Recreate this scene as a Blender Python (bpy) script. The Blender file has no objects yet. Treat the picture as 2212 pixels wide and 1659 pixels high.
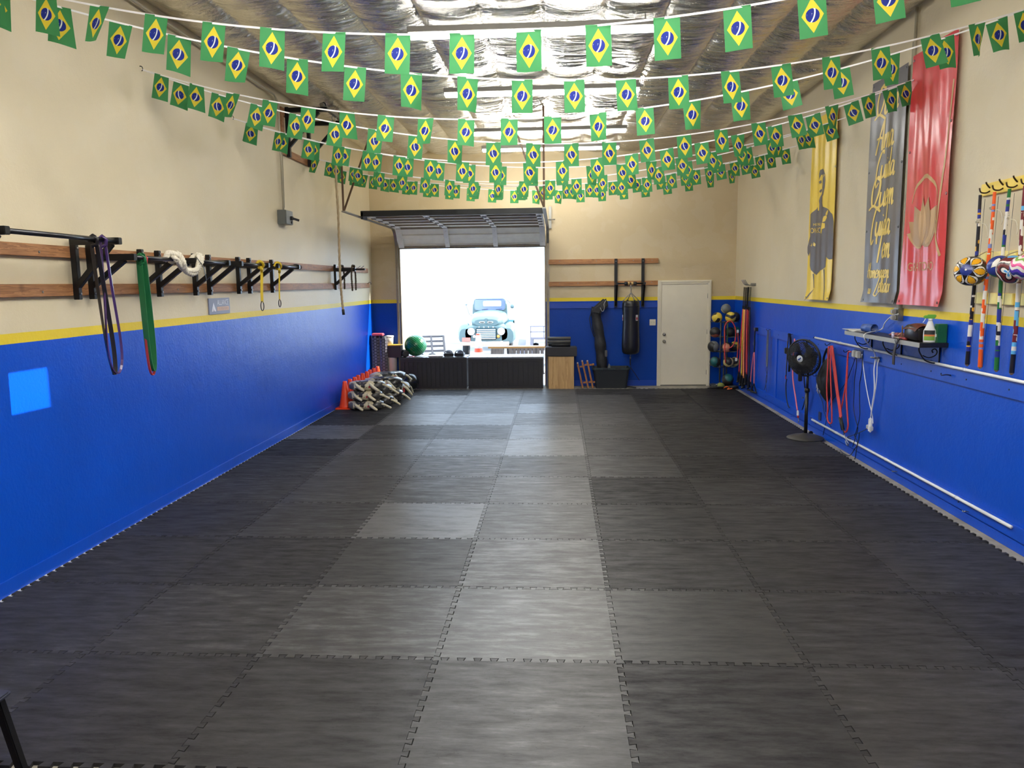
import bpy, bmesh, math, random
from mathutils import Vector, Matrix, noise
random.seed(11)
PI = math.pi
SC = bpy.context.scene
COL = SC.collection
# ------------------------------------------------------------------ camera
W_, H_, FPX = 2212.0, 1659.0, 1661.0
YAW, PITCH, ROLL = 0.0614, 0.1303, -0.0122
EYE = Vector((2.6775, -3.9598, 2.0397))
_c, _s = math.cos(YAW), math.sin(YAW)
FW = Vector((-_s*math.cos(PITCH), _c*math.cos(PITCH), -math.sin(PITCH)))
_rt = Vector((_c, _s, 0)); _up = _rt.cross(FW)
RT = _rt*math.cos(ROLL) + _up*math.sin(ROLL); UP = RT.cross(FW)
cam_d = bpy.data.cameras.new('camera'); cam = bpy.data.objects.new('camera', cam_d); COL.objects.link(cam)
cam.matrix_world = Matrix(((RT.x, UP.x, -FW.x, EYE.x), (RT.y, UP.y, -FW.y, EYE.y), (RT.z, UP.z, -FW.z, EYE.z), (0, 0, 0, 1)))
cam_d.sensor_width = 36.0; cam_d.lens = FPX/W_*36.0; cam_d.clip_start = 0.05; cam_d.clip_end = 300
SC.camera = cam
XL, XR, YB, ZC = -1.0509, 6.1221, 11.3912, 4.62     # left wall, right wall, back wall, ceiling
def _ray(px, py): return FW + RT*((px-W_/2)/FPX) - UP*((py-H_/2)/FPX)
def _pl(px, py, ax, val):
    d = _ray(px, py); return EYE + d*((val-EYE[ax])/d[ax])
def lw(px, py, x=XL): return _pl(px, py, 0, x)       # a measured point of the photo taken back to a plane x = const
def rw(px, py, x=XR): return _pl(px, py, 0, x)
def bw(px, py, y=YB): return _pl(px, py, 1, y)
def fl(px, py, z=0.0): return _pl(px, py, 2, z)
# ------------------------------------------------------------------ colours, materials
def lin(c): return tuple(((v/255.0)/12.92 if v/255.0 <= 0.04045 else ((v/255.0+0.055)/1.055)**2.4) for v in c)
MATS = {}
class NT:
    def __init__(self, name):
        self.m = bpy.data.materials.new(name); self.m.use_nodes = True
        self.t = self.m.node_tree; self.b = self.t.nodes['Principled BSDF']; self.out = self.t.nodes['Material Output']
    def n(self, typ, **kw):
        nd = self.t.nodes.new(typ)
        for k, v in kw.items():
            if k.startswith('i_'): 
                key = k[2:]
                nd.inputs[int(key) if key.isdigit() else key.replace('_', ' ')].default_value = v
            else: setattr(nd, k, v)
        return nd
    def l(self, a, b): self.t.links.new(a, b)
    def math(self, op, a, b=None, c=None):
        nd = self.t.nodes.new('ShaderNodeMath'); nd.operation = op
        for i, v in enumerate((a, b, c)):
            if v is None: continue
            if isinstance(v, (int, float)): nd.inputs[i].default_value = v
            else: self.l(v, nd.inputs[i])
        return nd.outputs[0]
    def mix(self, f, a, b):
        nd = self.t.nodes.new('ShaderNodeMix'); nd.data_type = 'RGBA'
        for idx, v in ((0, f), (6, a), (7, b)):
            if hasattr(v, 'is_output'): self.l(v, nd.inputs[idx])
            elif isinstance(v, (int, float)): nd.inputs[idx].default_value = v
            else: nd.inputs[idx].default_value = (*v, 1)
        return nd.outputs[2]
    def ramp(self, fac, stops):
        nd = self.t.nodes.new('ShaderNodeValToRGB'); e = nd.color_ramp.elements
        while len(e) < len(stops): e.new(0.5)
        for el, (p, c) in zip(e, stops):
            el.position = p; el.color = (*c, 1) if not isinstance(c, (int, float)) else (c, c, c, 1)
        self.l(fac, nd.inputs[0]); return nd.outputs[0]
    def noise(self, scale, vec=None, detail=3, rough=0.55):
        nd = self.n('ShaderNodeTexNoise', i_Scale=scale, i_Detail=detail, i_Roughness=rough)
        if vec is not None: self.l(vec, nd.inputs['Vector'])
        return nd.outputs[0]
    def coord(self, kind='Object', scale=None):
        tc = self.t.nodes.new('ShaderNodeTexCoord'); o = tc.outputs[kind]
        if scale:
            mp = self.t.nodes.new('ShaderNodeMapping'); mp.inputs['Scale'].default_value = scale; self.l(o, mp.inputs['Vector']); o = mp.outputs[0]
        return o
    def bump(self, h, strength=0.2, dist=0.01):
        nd = self.n('ShaderNodeBump', i_Strength=strength, i_Distance=dist); self.l(h, nd.inputs['Height']); self.l(nd.outputs[0], self.b.inputs['Normal'])
    def set(self, **kw):
        for k, v in kw.items():
            i = self.b.inputs[k.replace('_', ' ')]
            if hasattr(v, 'is_output'): self.l(v, i)
            else: i.default_value = (*v, 1) if isinstance(v, tuple) and len(v) == 3 else v
        return self
def P(name, rgb, rough=0.5, metal=0.0, var=0.12, vscale=6.0, bump=0.0, bscale=60.0, spec=0.5, coat=0.0, sss=None, trans=None):
    """a plain procedural surface: base colour broken by soft noise, optional bump"""
    if name in MATS: return MATS[name]
    t = NT(name); c = lin(rgb)
    co = t.coord('Object')
    f = t.noise(vscale, co)
    t.set(Base_Color=t.mix(f, tuple(v*(1-var) for v in c), tuple(min(1, v*(1+var)) for v in c)), Roughness=rough, Metallic=metal, Specular_IOR_Level=spec, Coat_Weight=coat)
    if bump: t.bump(t.noise(bscale, co), bump, 0.01)
    MATS[name] = t.m; return t.m
# ------------------------------------------------------------------ mesh builder
class MB:
    def __init__(self): self.v = []; self.f = []; self.mi = []; self.sm = []; self.uv = None
    def add(self, vs, fs, mi=0, smooth=False):
        b = len(self.v); self.v += [tuple(p) for p in vs]
        for k, f in enumerate(fs):
            self.f.append(tuple(b+i for i in f)); self.mi.append(mi[k] if isinstance(mi, list) else mi); self.sm.append(smooth)
        return self
    def box(self, x0, x1, y0, y1, z0, z1, mi=0):
        vs = [(x, y, z) for z in (z0, z1) for y in (y0, y1) for x in (x0, x1)]
        return self.add(vs, [(0, 2, 3, 1), (4, 5, 7, 6), (0, 1, 5, 4), (2, 6, 7, 3), (0, 4, 6, 2), (1, 3, 7, 5)], mi)
    def cbox(self, c, s, mi=0, rot=None):
        vs = [Vector((x*s[0]/2, y*s[1]/2, z*s[2]/2)) for z in (-1, 1) for y in (-1, 1) for x in (-1, 1)]
        if rot is not None: vs = [rot @ v for v in vs]
        c = Vector(c)
        return self.add([v+c for v in vs], [(0, 2, 3, 1), (4, 5, 7, 6), (0, 1, 5, 4), (2, 6, 7, 3), (0, 4, 6, 2), (1, 3, 7, 5)], mi)
    def beam(self, a, b, w, h, mi=0, up=(0, 0, 1)):
        a, b = Vector(a), Vector(b); d = (b-a).normalized(); u = Vector(up)
        if abs(d.dot(u)) > 0.95: u = Vector((0, 1, 0))
        s = d.cross(u).normalized(); u = s.cross(d)
        vs = []
        for p in (a, b):
            for i, j in ((-1, -1), (1, -1), (1, 1), (-1, 1)): vs.append(p + s*(i*w/2) + u*(j*h/2))
        return self.add(vs, [(3, 2, 1, 0), (4, 5, 6, 7), (0, 1, 5, 4), (1, 2, 6, 5), (2, 3, 7, 6), (3, 0, 4, 7)], mi)
    def tube(self, pts, r, seg=8, mi=0, closed=False, smooth=True, flat=None):
        """round (or flattened: flat=(w,t)) section swept along a polyline; r number or list"""
        pts = [Vector(p) for p in pts]; n = len(pts); rs = r if isinstance(r, (list, tuple)) else [r]*n
        vs = []; prev = None
        for i, p in enumerate(pts):
            if closed: d = pts[(i+1) % n] - pts[i-1]
            else: d = pts[min(i+1, n-1)] - pts[max(i-1, 0)]
            if d.length < 1e-9: d = Vector((0, 0, 1))
            d.normalize()
            if prev is None:
                ref = Vector((0, 0, 1)) if abs(d.z) < 0.9 else Vector((0, 1, 0))
                s = d.cross(ref).normalized()
            else:
                s = prev - d*prev.dot(d)
                if s.length < 1e-6: s = d.orthogonal()
                s.normalize()
            prev = s; u = s.cross(d)
            for k in range(seg):
                a = 2*PI*k/seg + (PI/4 if seg == 4 else 0)
                vs.append(p + s*(rs[i]*math.cos(a)) + u*(rs[i]*math.sin(a)))
        fs = []
        for i in range(n if closed else n-1):
            j = (i+1) % n
            for k in range(seg): fs.append((i*seg+k, i*seg+(k+1) % seg, j*seg+(k+1) % seg, j*seg+k))
        if not closed: fs += [tuple(range(seg-1, -1, -1)), tuple((n-1)*seg+k for k in range(seg))]
        return self.add(vs, fs, mi, smooth)
    def cyl(self, a, b, r, seg=16, mi=0, r2=None): return self.tube([a, b], [r, r if r2 is None else r2], seg, mi, smooth=seg > 6)
    def strap(self, pts, w, t, side, mi=0):
        """flat webbing: side = direction of its width (vector or list of vectors)"""
        pts = [Vector(p) for p in pts]; n = len(pts); vs = []
        for i, p in enumerate(pts):
            d = (pts[min(i+1, n-1)] - pts[max(i-1, 0)]).normalized()
            s = Vector(side[i] if isinstance(side, list) else side); s = (s - d*s.dot(d)).normalized(); u = s.cross(d)
            for a, b in ((-1, -1), (1, -1), (1, 1), (-1, 1)): vs.append(p + s*(a*w/2) + u*(b*t/2))
        fs = [(3, 2, 1, 0), tuple((n-1)*4+k for k in range(4))]
        for i in range(n-1):
            for k in range(4): fs.append((i*4+k, i*4+(k+1) % 4, i*4+4+(k+1) % 4, i*4+4+k))
        return self.add(vs, fs, mi, False)
    def lathe(self, prof, o=(0, 0, 0), seg=24, mi=0, axis=(0, 0, 1), smooth=True, mif=None):
        ax = Vector(axis).normalized(); s = ax.orthogonal().normalized(); u = ax.cross(s); o = Vector(o); vs = []; fs = []; ms = []
        for r, z in prof:
            for k in range(seg):
                a = 2*PI*k/seg; vs.append(o + ax*z + s*(r*math.cos(a)) + u*(r*math.sin(a)))
        for i in range(len(prof)-1):
            for k in range(seg):
                fs.append((i*seg+k, i*seg+(k+1) % seg, (i+1)*seg+(k+1) % seg, (i+1)*seg+k)); ms.append(mif(i, k) if mif else mi)
        if prof[0][0] > 1e-5: fs.append(tuple(range(seg-1, -1, -1))); ms.append(mi)
        if prof[-1][0] > 1e-5: fs.append(tuple((len(prof)-1)*seg+k for k in range(seg))); ms.append(mi)
        return self.add(vs, fs, ms, smooth)
    def ball(self, c, r, nu=24, nv=14, mi=0, axis=(0, 0, 1), scale=(1, 1, 1), mif=None, rf=None):
        """mif(theta, phi) gives the material of a face, rf(theta, phi) its relative radius"""
        ax = Vector(axis).normalized(); s = ax.orthogonal().normalized(); u = ax.cross(s); c = Vector(c); vs = []; fs = []; ms = []
        for j in range(nv+1):
            th = PI*j/nv
            for k in range(nu):
                ph = 2*PI*k/nu; q = r*(rf(th, ph) if rf else 1)
                d = ax*math.cos(th) + s*(math.sin(th)*math.cos(ph)) + u*(math.sin(th)*math.sin(ph))
                vs.append(c + Vector((d.x*scale[0], d.y*scale[1], d.z*scale[2]))*q)
        for j in range(nv):
            for k in range(nu):
                a, b, cc, d = j*nu+k, j*nu+(k+1) % nu, (j+1)*nu+(k+1) % nu, (j+1)*nu+k
                fs.append((a, d, cc) if j == 0 else ((a, d, b) if j == nv-1 else (a, d, cc, b)))
                ms.append(mif(PI*(j+.5)/nv, 2*PI*(k+.5)/nu) if mif else mi)
        return self.add(vs, fs, ms, True)
    def grid(self, fn, nu, nv, mi=0, smooth=True, mif=None):
        vs = [fn(i/nu, j/nv) for j in range(nv+1) for i in range(nu+1)]; fs = []; ms = []
        for j in range(nv):
            for i in range(nu):
                fs.append((j*(nu+1)+i, j*(nu+1)+i+1, (j+1)*(nu+1)+i+1, (j+1)*(nu+1)+i)); ms.append(mif((i+.5)/nu, (j+.5)/nv) if mif else mi)
        return self.add(vs, fs, ms, smooth)
    def prism(self, poly, o, u, v, depth, mi=0):
        """polygon (list of 2D points) in the plane o + a*u + b*v, thickened along u x v"""
        o, u, v = Vector(o), Vector(u), Vector(v); nrm = u.cross(v).normalized()*depth; n = len(poly)
        ar = sum(poly[i][0]*poly[(i+1) % n][1]-poly[(i+1) % n][0]*poly[i][1] for i in range(n))
        if ar < 0: poly = poly[::-1]
        vs = [o+u*a+v*b for a, b in poly] + [o+u*a+v*b+nrm for a, b in poly]
        fs = [tuple(range(n-1, -1, -1)), tuple(range(n, 2*n))] + [(i, (i+1) % n, n+(i+1) % n, n+i) for i in range(n)]
        return self.add(vs, fs, mi)
    def build(self, name, mats, parent=None, bevel=0.0, bseg=2, origin=None, mesh_only=False):
        me = bpy.data.meshes.new(name)
        vs = self.v
        if origin is not None: vs = [(p[0]-origin[0], p[1]-origin[1], p[2]-origin[2]) for p in vs]
        me.from_pydata(vs, [], self.f)
        for m in (mats if isinstance(mats, (list, tuple)) else [mats]): me.materials.append(m)
        me.polygons.foreach_set('material_index', self.mi); me.polygons.foreach_set('use_smooth', self.sm)
        bm = bmesh.new(); bm.from_mesh(me)
        bmesh.ops.recalc_face_normals(bm, faces=bm.faces)
        if bevel > 0:
            es = [e for e in bm.edges if e.is_manifold and e.calc_face_angle(0) > 0.6]
            if es: bmesh.ops.bevel(bm, geom=es, offset=bevel, segments=bseg, affect='EDGES', clamp_overlap=True)
        bm.to_mesh(me); bm.free(); me.update()
        if mesh_only: return me
        o = bpy.data.objects.new(name, me); COL.objects.link(o)
        if parent is not None: o.parent = parent
        if origin is not None: o.location = origin
        return o
def E(name, label, cat, group=None, loc=(0, 0, 0), rz=0.0):
    o = bpy.data.objects.new(name, None); COL.objects.link(o); o.empty_display_size = 0.1
    o.location = loc; o.rotation_euler = (0, 0, rz); return T(o, label, cat, group)
def T(o, label, cat, group=None, kind=None):
    if label: o['label'] = label
    if cat: o['category'] = cat
    if group: o['group'] = group
    if kind: o['kind'] = kind
    return o
def ST(o, label=None):
    o['kind'] = 'structure'
    if label: o['label'] = label
    return o
def dup(src, loc=None, rz=None, label=None, group=None, name=None):
    r = src.copy(); COL.objects.link(r)
    if name: r.name = name
    if loc is not None: r.location = loc
    if rz is not None: r.rotation_euler = (0, 0, rz)
    if label: r['label'] = label
    if group: r['group'] = group
    for ch in list(src.children):
        c = ch.copy(); COL.objects.link(c); c.parent = r
        for g in list(ch.children):
            d = g.copy(); COL.objects.link(d); d.parent = c
    return r
def crom(pts, n=6):
    """Catmull-Rom through the points"""
    p = [Vector(q) for q in pts]; out = []
    for i in range(len(p)-1):
        a, b, c, d = p[max(i-1, 0)], p[i], p[i+1], p[min(i+2, len(p)-1)]
        for k in range(n):
            t = k/n; out.append(0.5*((2*b)+(c-a)*t+(2*a-5*b+4*c-d)*t*t+(3*b-a-3*c+d)*t**3))
    out.append(p[-1]); return out
ORD = ['first', 'second', 'third', 'fourth', 'fifth', 'sixth', 'seventh', 'eighth', 'ninth', 'tenth', 'eleventh', 'twelfth', 'thirteenth']
_text_cache = {}
def text_mesh(txt, size):
    """outline polygons of a line of text as (verts2d, faces), centred"""
    k = (txt, size)
    if k in _text_cache: return _text_cache[k]
    cu = bpy.data.curves.new('text', 'FONT'); cu.body = txt; cu.size = size; cu.align_x = 'CENTER'; cu.align_y = 'CENTER'; cu.resolution_u = 3
    ob = bpy.data.objects.new('text', cu); COL.objects.link(ob)
    dg = bpy.context.evaluated_depsgraph_get(); me = bpy.data.meshes.new_from_object(ob.evaluated_get(dg))
    r = ([(v.co.x, v.co.y) for v in me.vertices], [tuple(p.vertices) for p in me.polygons])
    bpy.data.objects.remove(ob); bpy.data.curves.remove(cu); bpy.data.meshes.remove(me)
    _text_cache[k] = r; return r
def put_text(mb, txt, size, fn, mi=0, sx=1.0):
    """fn(a, b) -> 3D point of a text coordinate"""
    vs, fs = text_mesh(txt, size); mb.add([fn(a*sx, b) for a, b in vs], fs, mi)
# ------------------------------------------------------------------ surfaces of the room
def wall_mat(name, zb=1.67, zt=1.741, up=(212, 198, 166), blue=(0, 74, 192), seam=0.0):
    t = NT(name); geo = t.n('ShaderNodeNewGeometry'); sep = t.n('ShaderNodeSeparateXYZ'); t.l(geo.outputs['Position'], sep.inputs[0])
    z = sep.outputs['Z']
    n1 = t.noise(1.3, geo.outputs['Position'], 4); n2 = t.noise(9.0, geo.outputs['Position'], 5, 0.6)
    wob = t.math('MULTIPLY', t.math('SUBTRACT', n2, 0.5), 0.004)
    zz = t.math('ADD', z, wob)
    is_b = t.math('LESS_THAN', zz, zb); is_y = t.math('LESS_THAN', zz, zt)
    u = lin(up); b = lin(blue); y = lin((222, 196, 52))
    cu = t.mix(n1, tuple(v*0.93 for v in u), tuple(min(1, v*1.05) for v in u))
    # faint roller marks and patches on the upper paint
    patch = t.ramp(t.noise(2.3, geo.outputs['Position'], 2), [(0.52, 0.0), (0.56, 1.0)])
    cu = t.mix(t.math('MULTIPLY', patch, 0.10), cu, lin((214, 206, 188)))
    cb = t.mix(n1, tuple(v*0.85 for v in b), tuple(min(1, v*1.12) for v in b))
    scuff = t.ramp(t.noise(14.0, geo.outputs['Position'], 8, 0.7), [(0.66, 0.0), (0.72, 1.0)])
    cb = t.mix(t.math('MULTIPLY', scuff, 0.10), cb, lin((150, 170, 220)))
    col = t.mix(is_b, t.mix(is_y, cu, y), cb)
    t.set(Base_Color=col, Roughness=t.math('ADD', t.math('MULTIPLY', is_b, -0.16), 0.50), Specular_IOR_Level=0.26)
    nb = t.noise(38.0, geo.outputs['Position'], 6, 0.65); nf = t.noise(5.0, geo.outputs['Position'], 3)
    t.bump(t.math('ADD', nb, t.math('MULTIPLY', nf, 1.8)), 0.20, 0.012)
    return t.m
M_wall = wall_mat('painted_wall')
M_wallb = wall_mat('dimmed_back_wall', up=(192, 174, 140), blue=(0, 58, 150))  # side-wall paint darkened, the dimmer far end put into its colour
def concrete():
    t = NT('concrete_floor'); co = t.coord('Object'); a = t.noise(3.0, co, 6, 0.65); b = t.noise(40.0, co, 4)
    t.set(Base_Color=t.ramp(a, [(0.3, lin((120, 114, 104))), (0.7, lin((168, 162, 150)))]), Roughness=0.7); t.bump(b, 0.15, 0.005); return t.m
M_conc = concrete()
def mat_mat():
    t = NT('rubber_mat'); oi = t.n('ShaderNodeObjectInfo'); geo = t.n('ShaderNodeNewGeometry')
    rnd = oi.outputs['Random']; sc_ = t.n('ShaderNodeSeparateColor'); t.l(oi.outputs['Color'], sc_.inputs[0]); sheen = sc_.outputs[0]   # sheen of this mat, put partly into its base colour too
    mp = t.n('ShaderNodeMapping'); mp.inputs['Scale'].default_value = (1.7, 8.0, 1); t.l(geo.outputs['Position'], mp.inputs['Vector'])
    off = t.n('ShaderNodeVectorMath', operation='ADD'); t.l(mp.outputs[0], off.inputs[0]); t.l(t.math('MULTIPLY', rnd, 37.0), off.inputs[1])
    st = t.noise(2.2, off.outputs[0], 8, 0.70)                       # streaks of wear along the grain
    mp2 = t.n('ShaderNodeMapping'); mp2.inputs['Scale'].default_value = (5, 60, 1); t.l(geo.outputs['Position'], mp2.inputs['Vector'])
    fine = t.noise(3.0, mp2.outputs[0], 5, 0.7)
    blot = t.noise(6.0, geo.outputs['Position'], 6, 0.7)
    scn = t.noise(2.6, off.outputs[0], 2); ln = t.math('ABSOLUTE', t.math('SUBTRACT', t.math('FRACT', t.math('MULTIPLY', scn, 9.0)), 0.5))
    lines = t.ramp(ln, [(0.0, 1.0), (0.03, 0.0)]); gate = t.ramp(t.noise(4.5, geo.outputs['Position'], 3), [(0.50, 0.0), (0.56, 1.0)])
    lines = t.math('MULTIPLY', lines, gate)                          # dark curved scuffs
    tone = t.math('ADD', t.math('ADD', t.math('MULTIPLY', sheen, 0.25), t.math('MULTIPLY', rnd, 0.22)), t.math('ADD', t.math('MULTIPLY', st, 0.75), t.math('MULTIPLY', blot, 0.35)))
    base = t.ramp(tone, [(0.50, lin((38, 37, 38))), (0.85, lin((55, 54, 54))), (1.25, lin((80, 79, 79)))])
    base = t.mix(t.math('MULTIPLY', lines, 0.30), base, lin((22, 22, 23)))
    rough = t.math('ADD', t.math('SUBTRACT', 0.52, t.math('MULTIPLY', sheen, 0.10)), t.math('ADD', t.math('MULTIPLY', t.math('SUBTRACT', 0.5, st), 0.30), t.math('MULTIPLY', lines, 0.2)))
    spec = t.math('ADD', t.math('MULTIPLY', sheen, 0.72), t.math('ADD', 0.14, t.math('MULTIPLY', t.math('SUBTRACT', st, 0.5), 0.8)))
    t.set(Base_Color=base, Roughness=rough, Specular_IOR_Level=spec, Anisotropic=0.85)
    cx = t.n('ShaderNodeCombineXYZ'); cx.inputs[1].default_value = 1.0; t.l(cx.outputs[0], t.b.inputs['Tangent'])   # grain runs across the room
    t.bump(t.math('ADD', fine, t.math('MULTIPLY', st, 0.8)), 0.14, 0.004); return t.m
M_mat = mat_mat()
def foil():
    t = NT('crinkled_foil'); geo = t.n('ShaderNodeNewGeometry'); mp = t.n('ShaderNodeMapping'); mp.inputs['Scale'].default_value = (2.2, 30.0, 6.0); t.l(geo.outputs['Position'], mp.inputs['Vector'])
    a = t.noise(1.4, mp.outputs[0], 5, 0.62)
    mp3 = t.n('ShaderNodeMapping'); mp3.inputs['Scale'].default_value = (0.9, 7.0, 3.0); t.l(geo.outputs['Position'], mp3.inputs['Vector'])
    rg = t.n('ShaderNodeTexNoise', i_Scale=1.5, i_Detail=4.0, i_Roughness=0.5, noise_type='RIDGED_MULTIFRACTAL'); t.l(mp3.outputs[0], rg.inputs['Vector'])
    b = t.noise(3.0, geo.outputs['Position'], 3, 0.6)
    t.set(Base_Color=t.ramp(b, [(0.3, lin((238, 233, 222))), (0.7, lin((252, 248, 238)))]), Metallic=0.93, Roughness=t.ramp(a, [(0.3, 0.12), (0.7, 0.27)]))
    t.bump(t.math('ADD', t.math('MULTIPLY', a, 0.5), t.math('MULTIPLY', rg.outputs[0], 0.7)), 1.0, 0.07); return t.m
M_foil = foil()
M_steel_blk = P('black_powder_coated_steel', (22, 22, 24), 0.38, 0.3)
M_steel = P('brushed_steel', (150, 150, 150), 0.32, 1.0)
M_galv = P('galvanised_steel', (140, 138, 132), 0.45, 0.9, bump=0.1, bscale=30)
M_rusty = P('weathered_galvanised_steel', (150, 136, 116), 0.6, 0.6, var=0.35, vscale=12)
M_blackp = P('black_plastic', (20, 20, 22), 0.42)
M_blackr = P('black_rubber', (26, 26, 27), 0.6)
M_black_fab = P('black_nylon', (20, 20, 22), 0.75, bump=0.25, bscale=120)
M_whitep = P('white_plastic', (232, 232, 230), 0.4)
M_white = P('white_paint', (226, 224, 216), 0.5)
M_cream = P('cream_paint', (222, 214, 192), 0.45, var=0.05)
M_yellow_pt = P('yellow_paint', (232, 200, 60), 0.45)
M_blue_pt = P('blue_gloss_paint', (0, 74, 192), 0.36, bump=0.12, bscale=25)
M_blue_ptb = P('dimmed_blue_gloss_paint', (0, 60, 160), 0.36, bump=0.12, bscale=25)  # same blue gloss, darkened to match the dim far wall
M_red = P('red_elastic', (205, 62, 60), 0.55)
M_orange = P('orange_vinyl', (255, 74, 22), 0.42, var=0.06)
M_reflect = P('white_reflective_band', (225, 225, 225), 0.35)
M_dgreen = P('green_elastic', (20, 96, 52), 0.5)
M_hemp = P('hemp_rope', (165, 145, 112), 0.85, bump=0.5, bscale=90)
M_ropew = P('white_cotton_rope', (222, 214, 194), 0.85, bump=0.4, bscale=90)
M_dark = P('dark_rope', (70, 58, 44), 0.85, bump=0.4, bscale=90)
M_yellow_web = P('yellow_webbing', (205, 175, 38), 0.7)
def wood(name, c1, c2, axis=0, rough=0.6, knots=True, sc=1.0):
    if name in MATS: return MATS[name]
    t = NT(name); s = [14.0*sc]*3; s[axis] = 1.0*sc; co = t.coord('Object', tuple(s)); a = t.noise(1.2, co, 5, 0.6)
    d = t.math('FRACT', t.math('MULTIPLY', a, 6.0))
    base = t.ramp(t.math('ADD', t.math('MULTIPLY', d, 0.5), t.math('MULTIPLY', a, 0.5)), [(0.2, lin(c1)), (0.8, lin(c2))])
    if knots:
        k = t.n('ShaderNodeTexVoronoi', i_Scale=3.2); t.l(t.coord('Object'), k.inputs['Vector'])
        base = t.mix(t.math('MULTIPLY', t.ramp(k.outputs[0], [(0.0, 1.0), (0.13, 0.0)]), 0.6), base, lin(tuple(v*0.5 for v in c1)))
    t.set(Base_Color=base, Roughness=rough); t.bump(a, 0.1, 0.004); MATS[name] = t.m; return t.m
M_woody = wood('brown_stained_wood', (120, 78, 46), (168, 118, 74), 1)
M_woodx = wood('brown_stained_wood_across', (130, 84, 48), (176, 124, 76), 0)
M_ply = wood('plywood', (168, 132, 84), (204, 168, 116), 2, 0.65, False, 0.45)
M_wood_o = wood('oiled_wood', (128, 82, 44), (176, 118, 66), 2)
# ------------------------------------------------------------------ the shell
YF = -6.0; HT = 4.85
m = MB(); m.box(XL-0.15, XR+0.15, YF-0.15, YB+0.2, -0.12, -0.02); ST(m.build('floor', M_conc), 'bare concrete floor under the mats')
m = MB(); m.box(XL-0.2, XL, YF, YB+0.2, -0.1, HT); ST(m.build('wall_left', M_wall), 'left wall painted blue below a yellow stripe and beige above')
m = MB(); m.box(XR, XR+0.2, YF, YB+0.2, -0.1, HT); ST(m.build('wall_right', M_wall), 'right wall painted blue below a yellow stripe and beige above')
GX0, GX1, GZ = -0.49, 2.425, 2.98                    # roll-up door opening
m = MB(); y0, y1 = YB, YB+0.2
m.box(XL, GX0, y0, y1, -0.1, HT); m.box(GX1, XR, y0, y1, -0.1, HT); m.box(GX0, GX1, y0, y1, GZ, HT)
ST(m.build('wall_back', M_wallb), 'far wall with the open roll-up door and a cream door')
# front wall behind the viewer, with an added slot that shapes the light patch
WX0, WX1, WZ0, WZ1 = 2.50, 2.94, 1.28, 1.52
m = MB(); y0, y1 = YF-0.2, YF
m.box(XL-0.2, WX0, y0, y1, -0.1, HT); m.box(WX1, XR+0.2, y0, y1, -0.1, HT); m.box(WX0, WX1, y0, y1, -0.1, WZ0); m.box(WX0, WX1, y0, y1, WZ1, HT)
ST(m.build('wall_front', M_wall))
m = MB(); m.box(XL-0.2, XR+0.2, YF-0.2, YB+0.2, HT, HT+0.1); ST(m.build('roof_slab', P('roof_board', (90, 84, 76), 0.8)))
# foil insulation slung between rafters: sags between them and wrinkles across
BAY = 0.61; NBX = 22; nb = int(round((XR-XL)/BAY)); BAYW = (XR-XL)/nb
NX = nb*NBX; Y0c, Y1c = YF, YB-0.0
def foil_z(x, y):
    u = (x-XL)/BAYW; i = math.floor(u); fr = u-i; s = math.sin(PI*fr); q = i*7.31
    wp_ = 0.16*noise.noise(Vector((x*1.1, y*0.8, 5.0+q)))+0.05*s
    yy = y+wp_
    def rd(fx, fy, o): return 1-2.2*abs(noise.noise(Vector((x*fx+q, yy*fy, o+q))))
    W = 0.026*rd(0.5, 3.6, 1.0)+0.024*rd(0.8, 9.0, 4.0)+0.014*rd(1.3, 20.0, 9.0)
    pin = 0.6+0.4*abs(math.sin(PI*(y*0.9+math.sin(i*12.9898+1.3))))**0.5      # stapled every metre or so along each rafter
    crump = noise.noise(Vector((x*22, y*22, 2.0)))*0.016*(1-s)**4
    far = 0.25+0.75*min(1.0, max(0.0, (11.2-y)/4.0))
    edge = max(0.0, min(1.0, (x-XL)/0.25, (XR-x)/0.25))
    return ZC - (0.105*s**0.55*pin - W*(s**0.5)*far + crump*far)*(0.3+0.7*edge)
m = MB()
def foil_grid(ya, yb_, ny): m.grid(lambda a, b: (XL+(XR-XL)*a, ya+(yb_-ya)*b, foil_z(XL+(XR-XL)*a, ya+(yb_-ya)*b)), NX, ny)
foil_grid(Y0c, 2.2, 160); foil_grid(2.2, Y1c, 860)
ST(m.build('ceiling', M_foil), 'wrinkled silver foil insulation slung under the roof')
m = MB(); m.box(XL, XR, YF, -1.03, -0.02, -0.012); ST(m.build('trim_13', P('dark_brown_floor', (60, 48, 38), 0.6)))
# baseboards and boards screwed to the walls
m = MB(); m.box(XL, XL+0.012, YF, YB, -0.02, 0.095); ST(m.build('baseboard_left', M_blue_pt, bevel=0.003), 'blue baseboard along the left wall')
m = MB(); m.box(XL+0.012, XL+0.045, YF, YB, -0.02, -0.012); ST(m.build('trim_1', M_white))
def board_r(name, z0, z1, y0, y1, t=0.02):
    mm = MB(); mm.box(XR-t, XR, y0, y1, z0, z1)
    return ST(mm.build(name, M_blue_pt, bevel=0.003))
board_r('trim_2', 1.125, 1.255, -2.0, 9.75); board_r('trim_3', 0.075, 0.185, -2.0, 10.4); board_r('trim_4', -0.02, 0.06, -2.0, 11.35, 0.010)
for k, yy in enumerate((9.62, 8.4)): 
    mm = MB(); mm.box(XR-0.012, XR, yy-0.05, yy+0.05, 0.185, 1.125); ST(mm.build('trim_%d' % (5+k), M_blue_pt, bevel=0.002))
mm = MB(); mm.box(2.47, 4.63, YB-0.02, YB, 1.53, 1.635); ST(mm.build('trim_7', M_blue_ptb, bevel=0.003), 'blue board screwed across the far wall below the yellow stripe')
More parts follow.
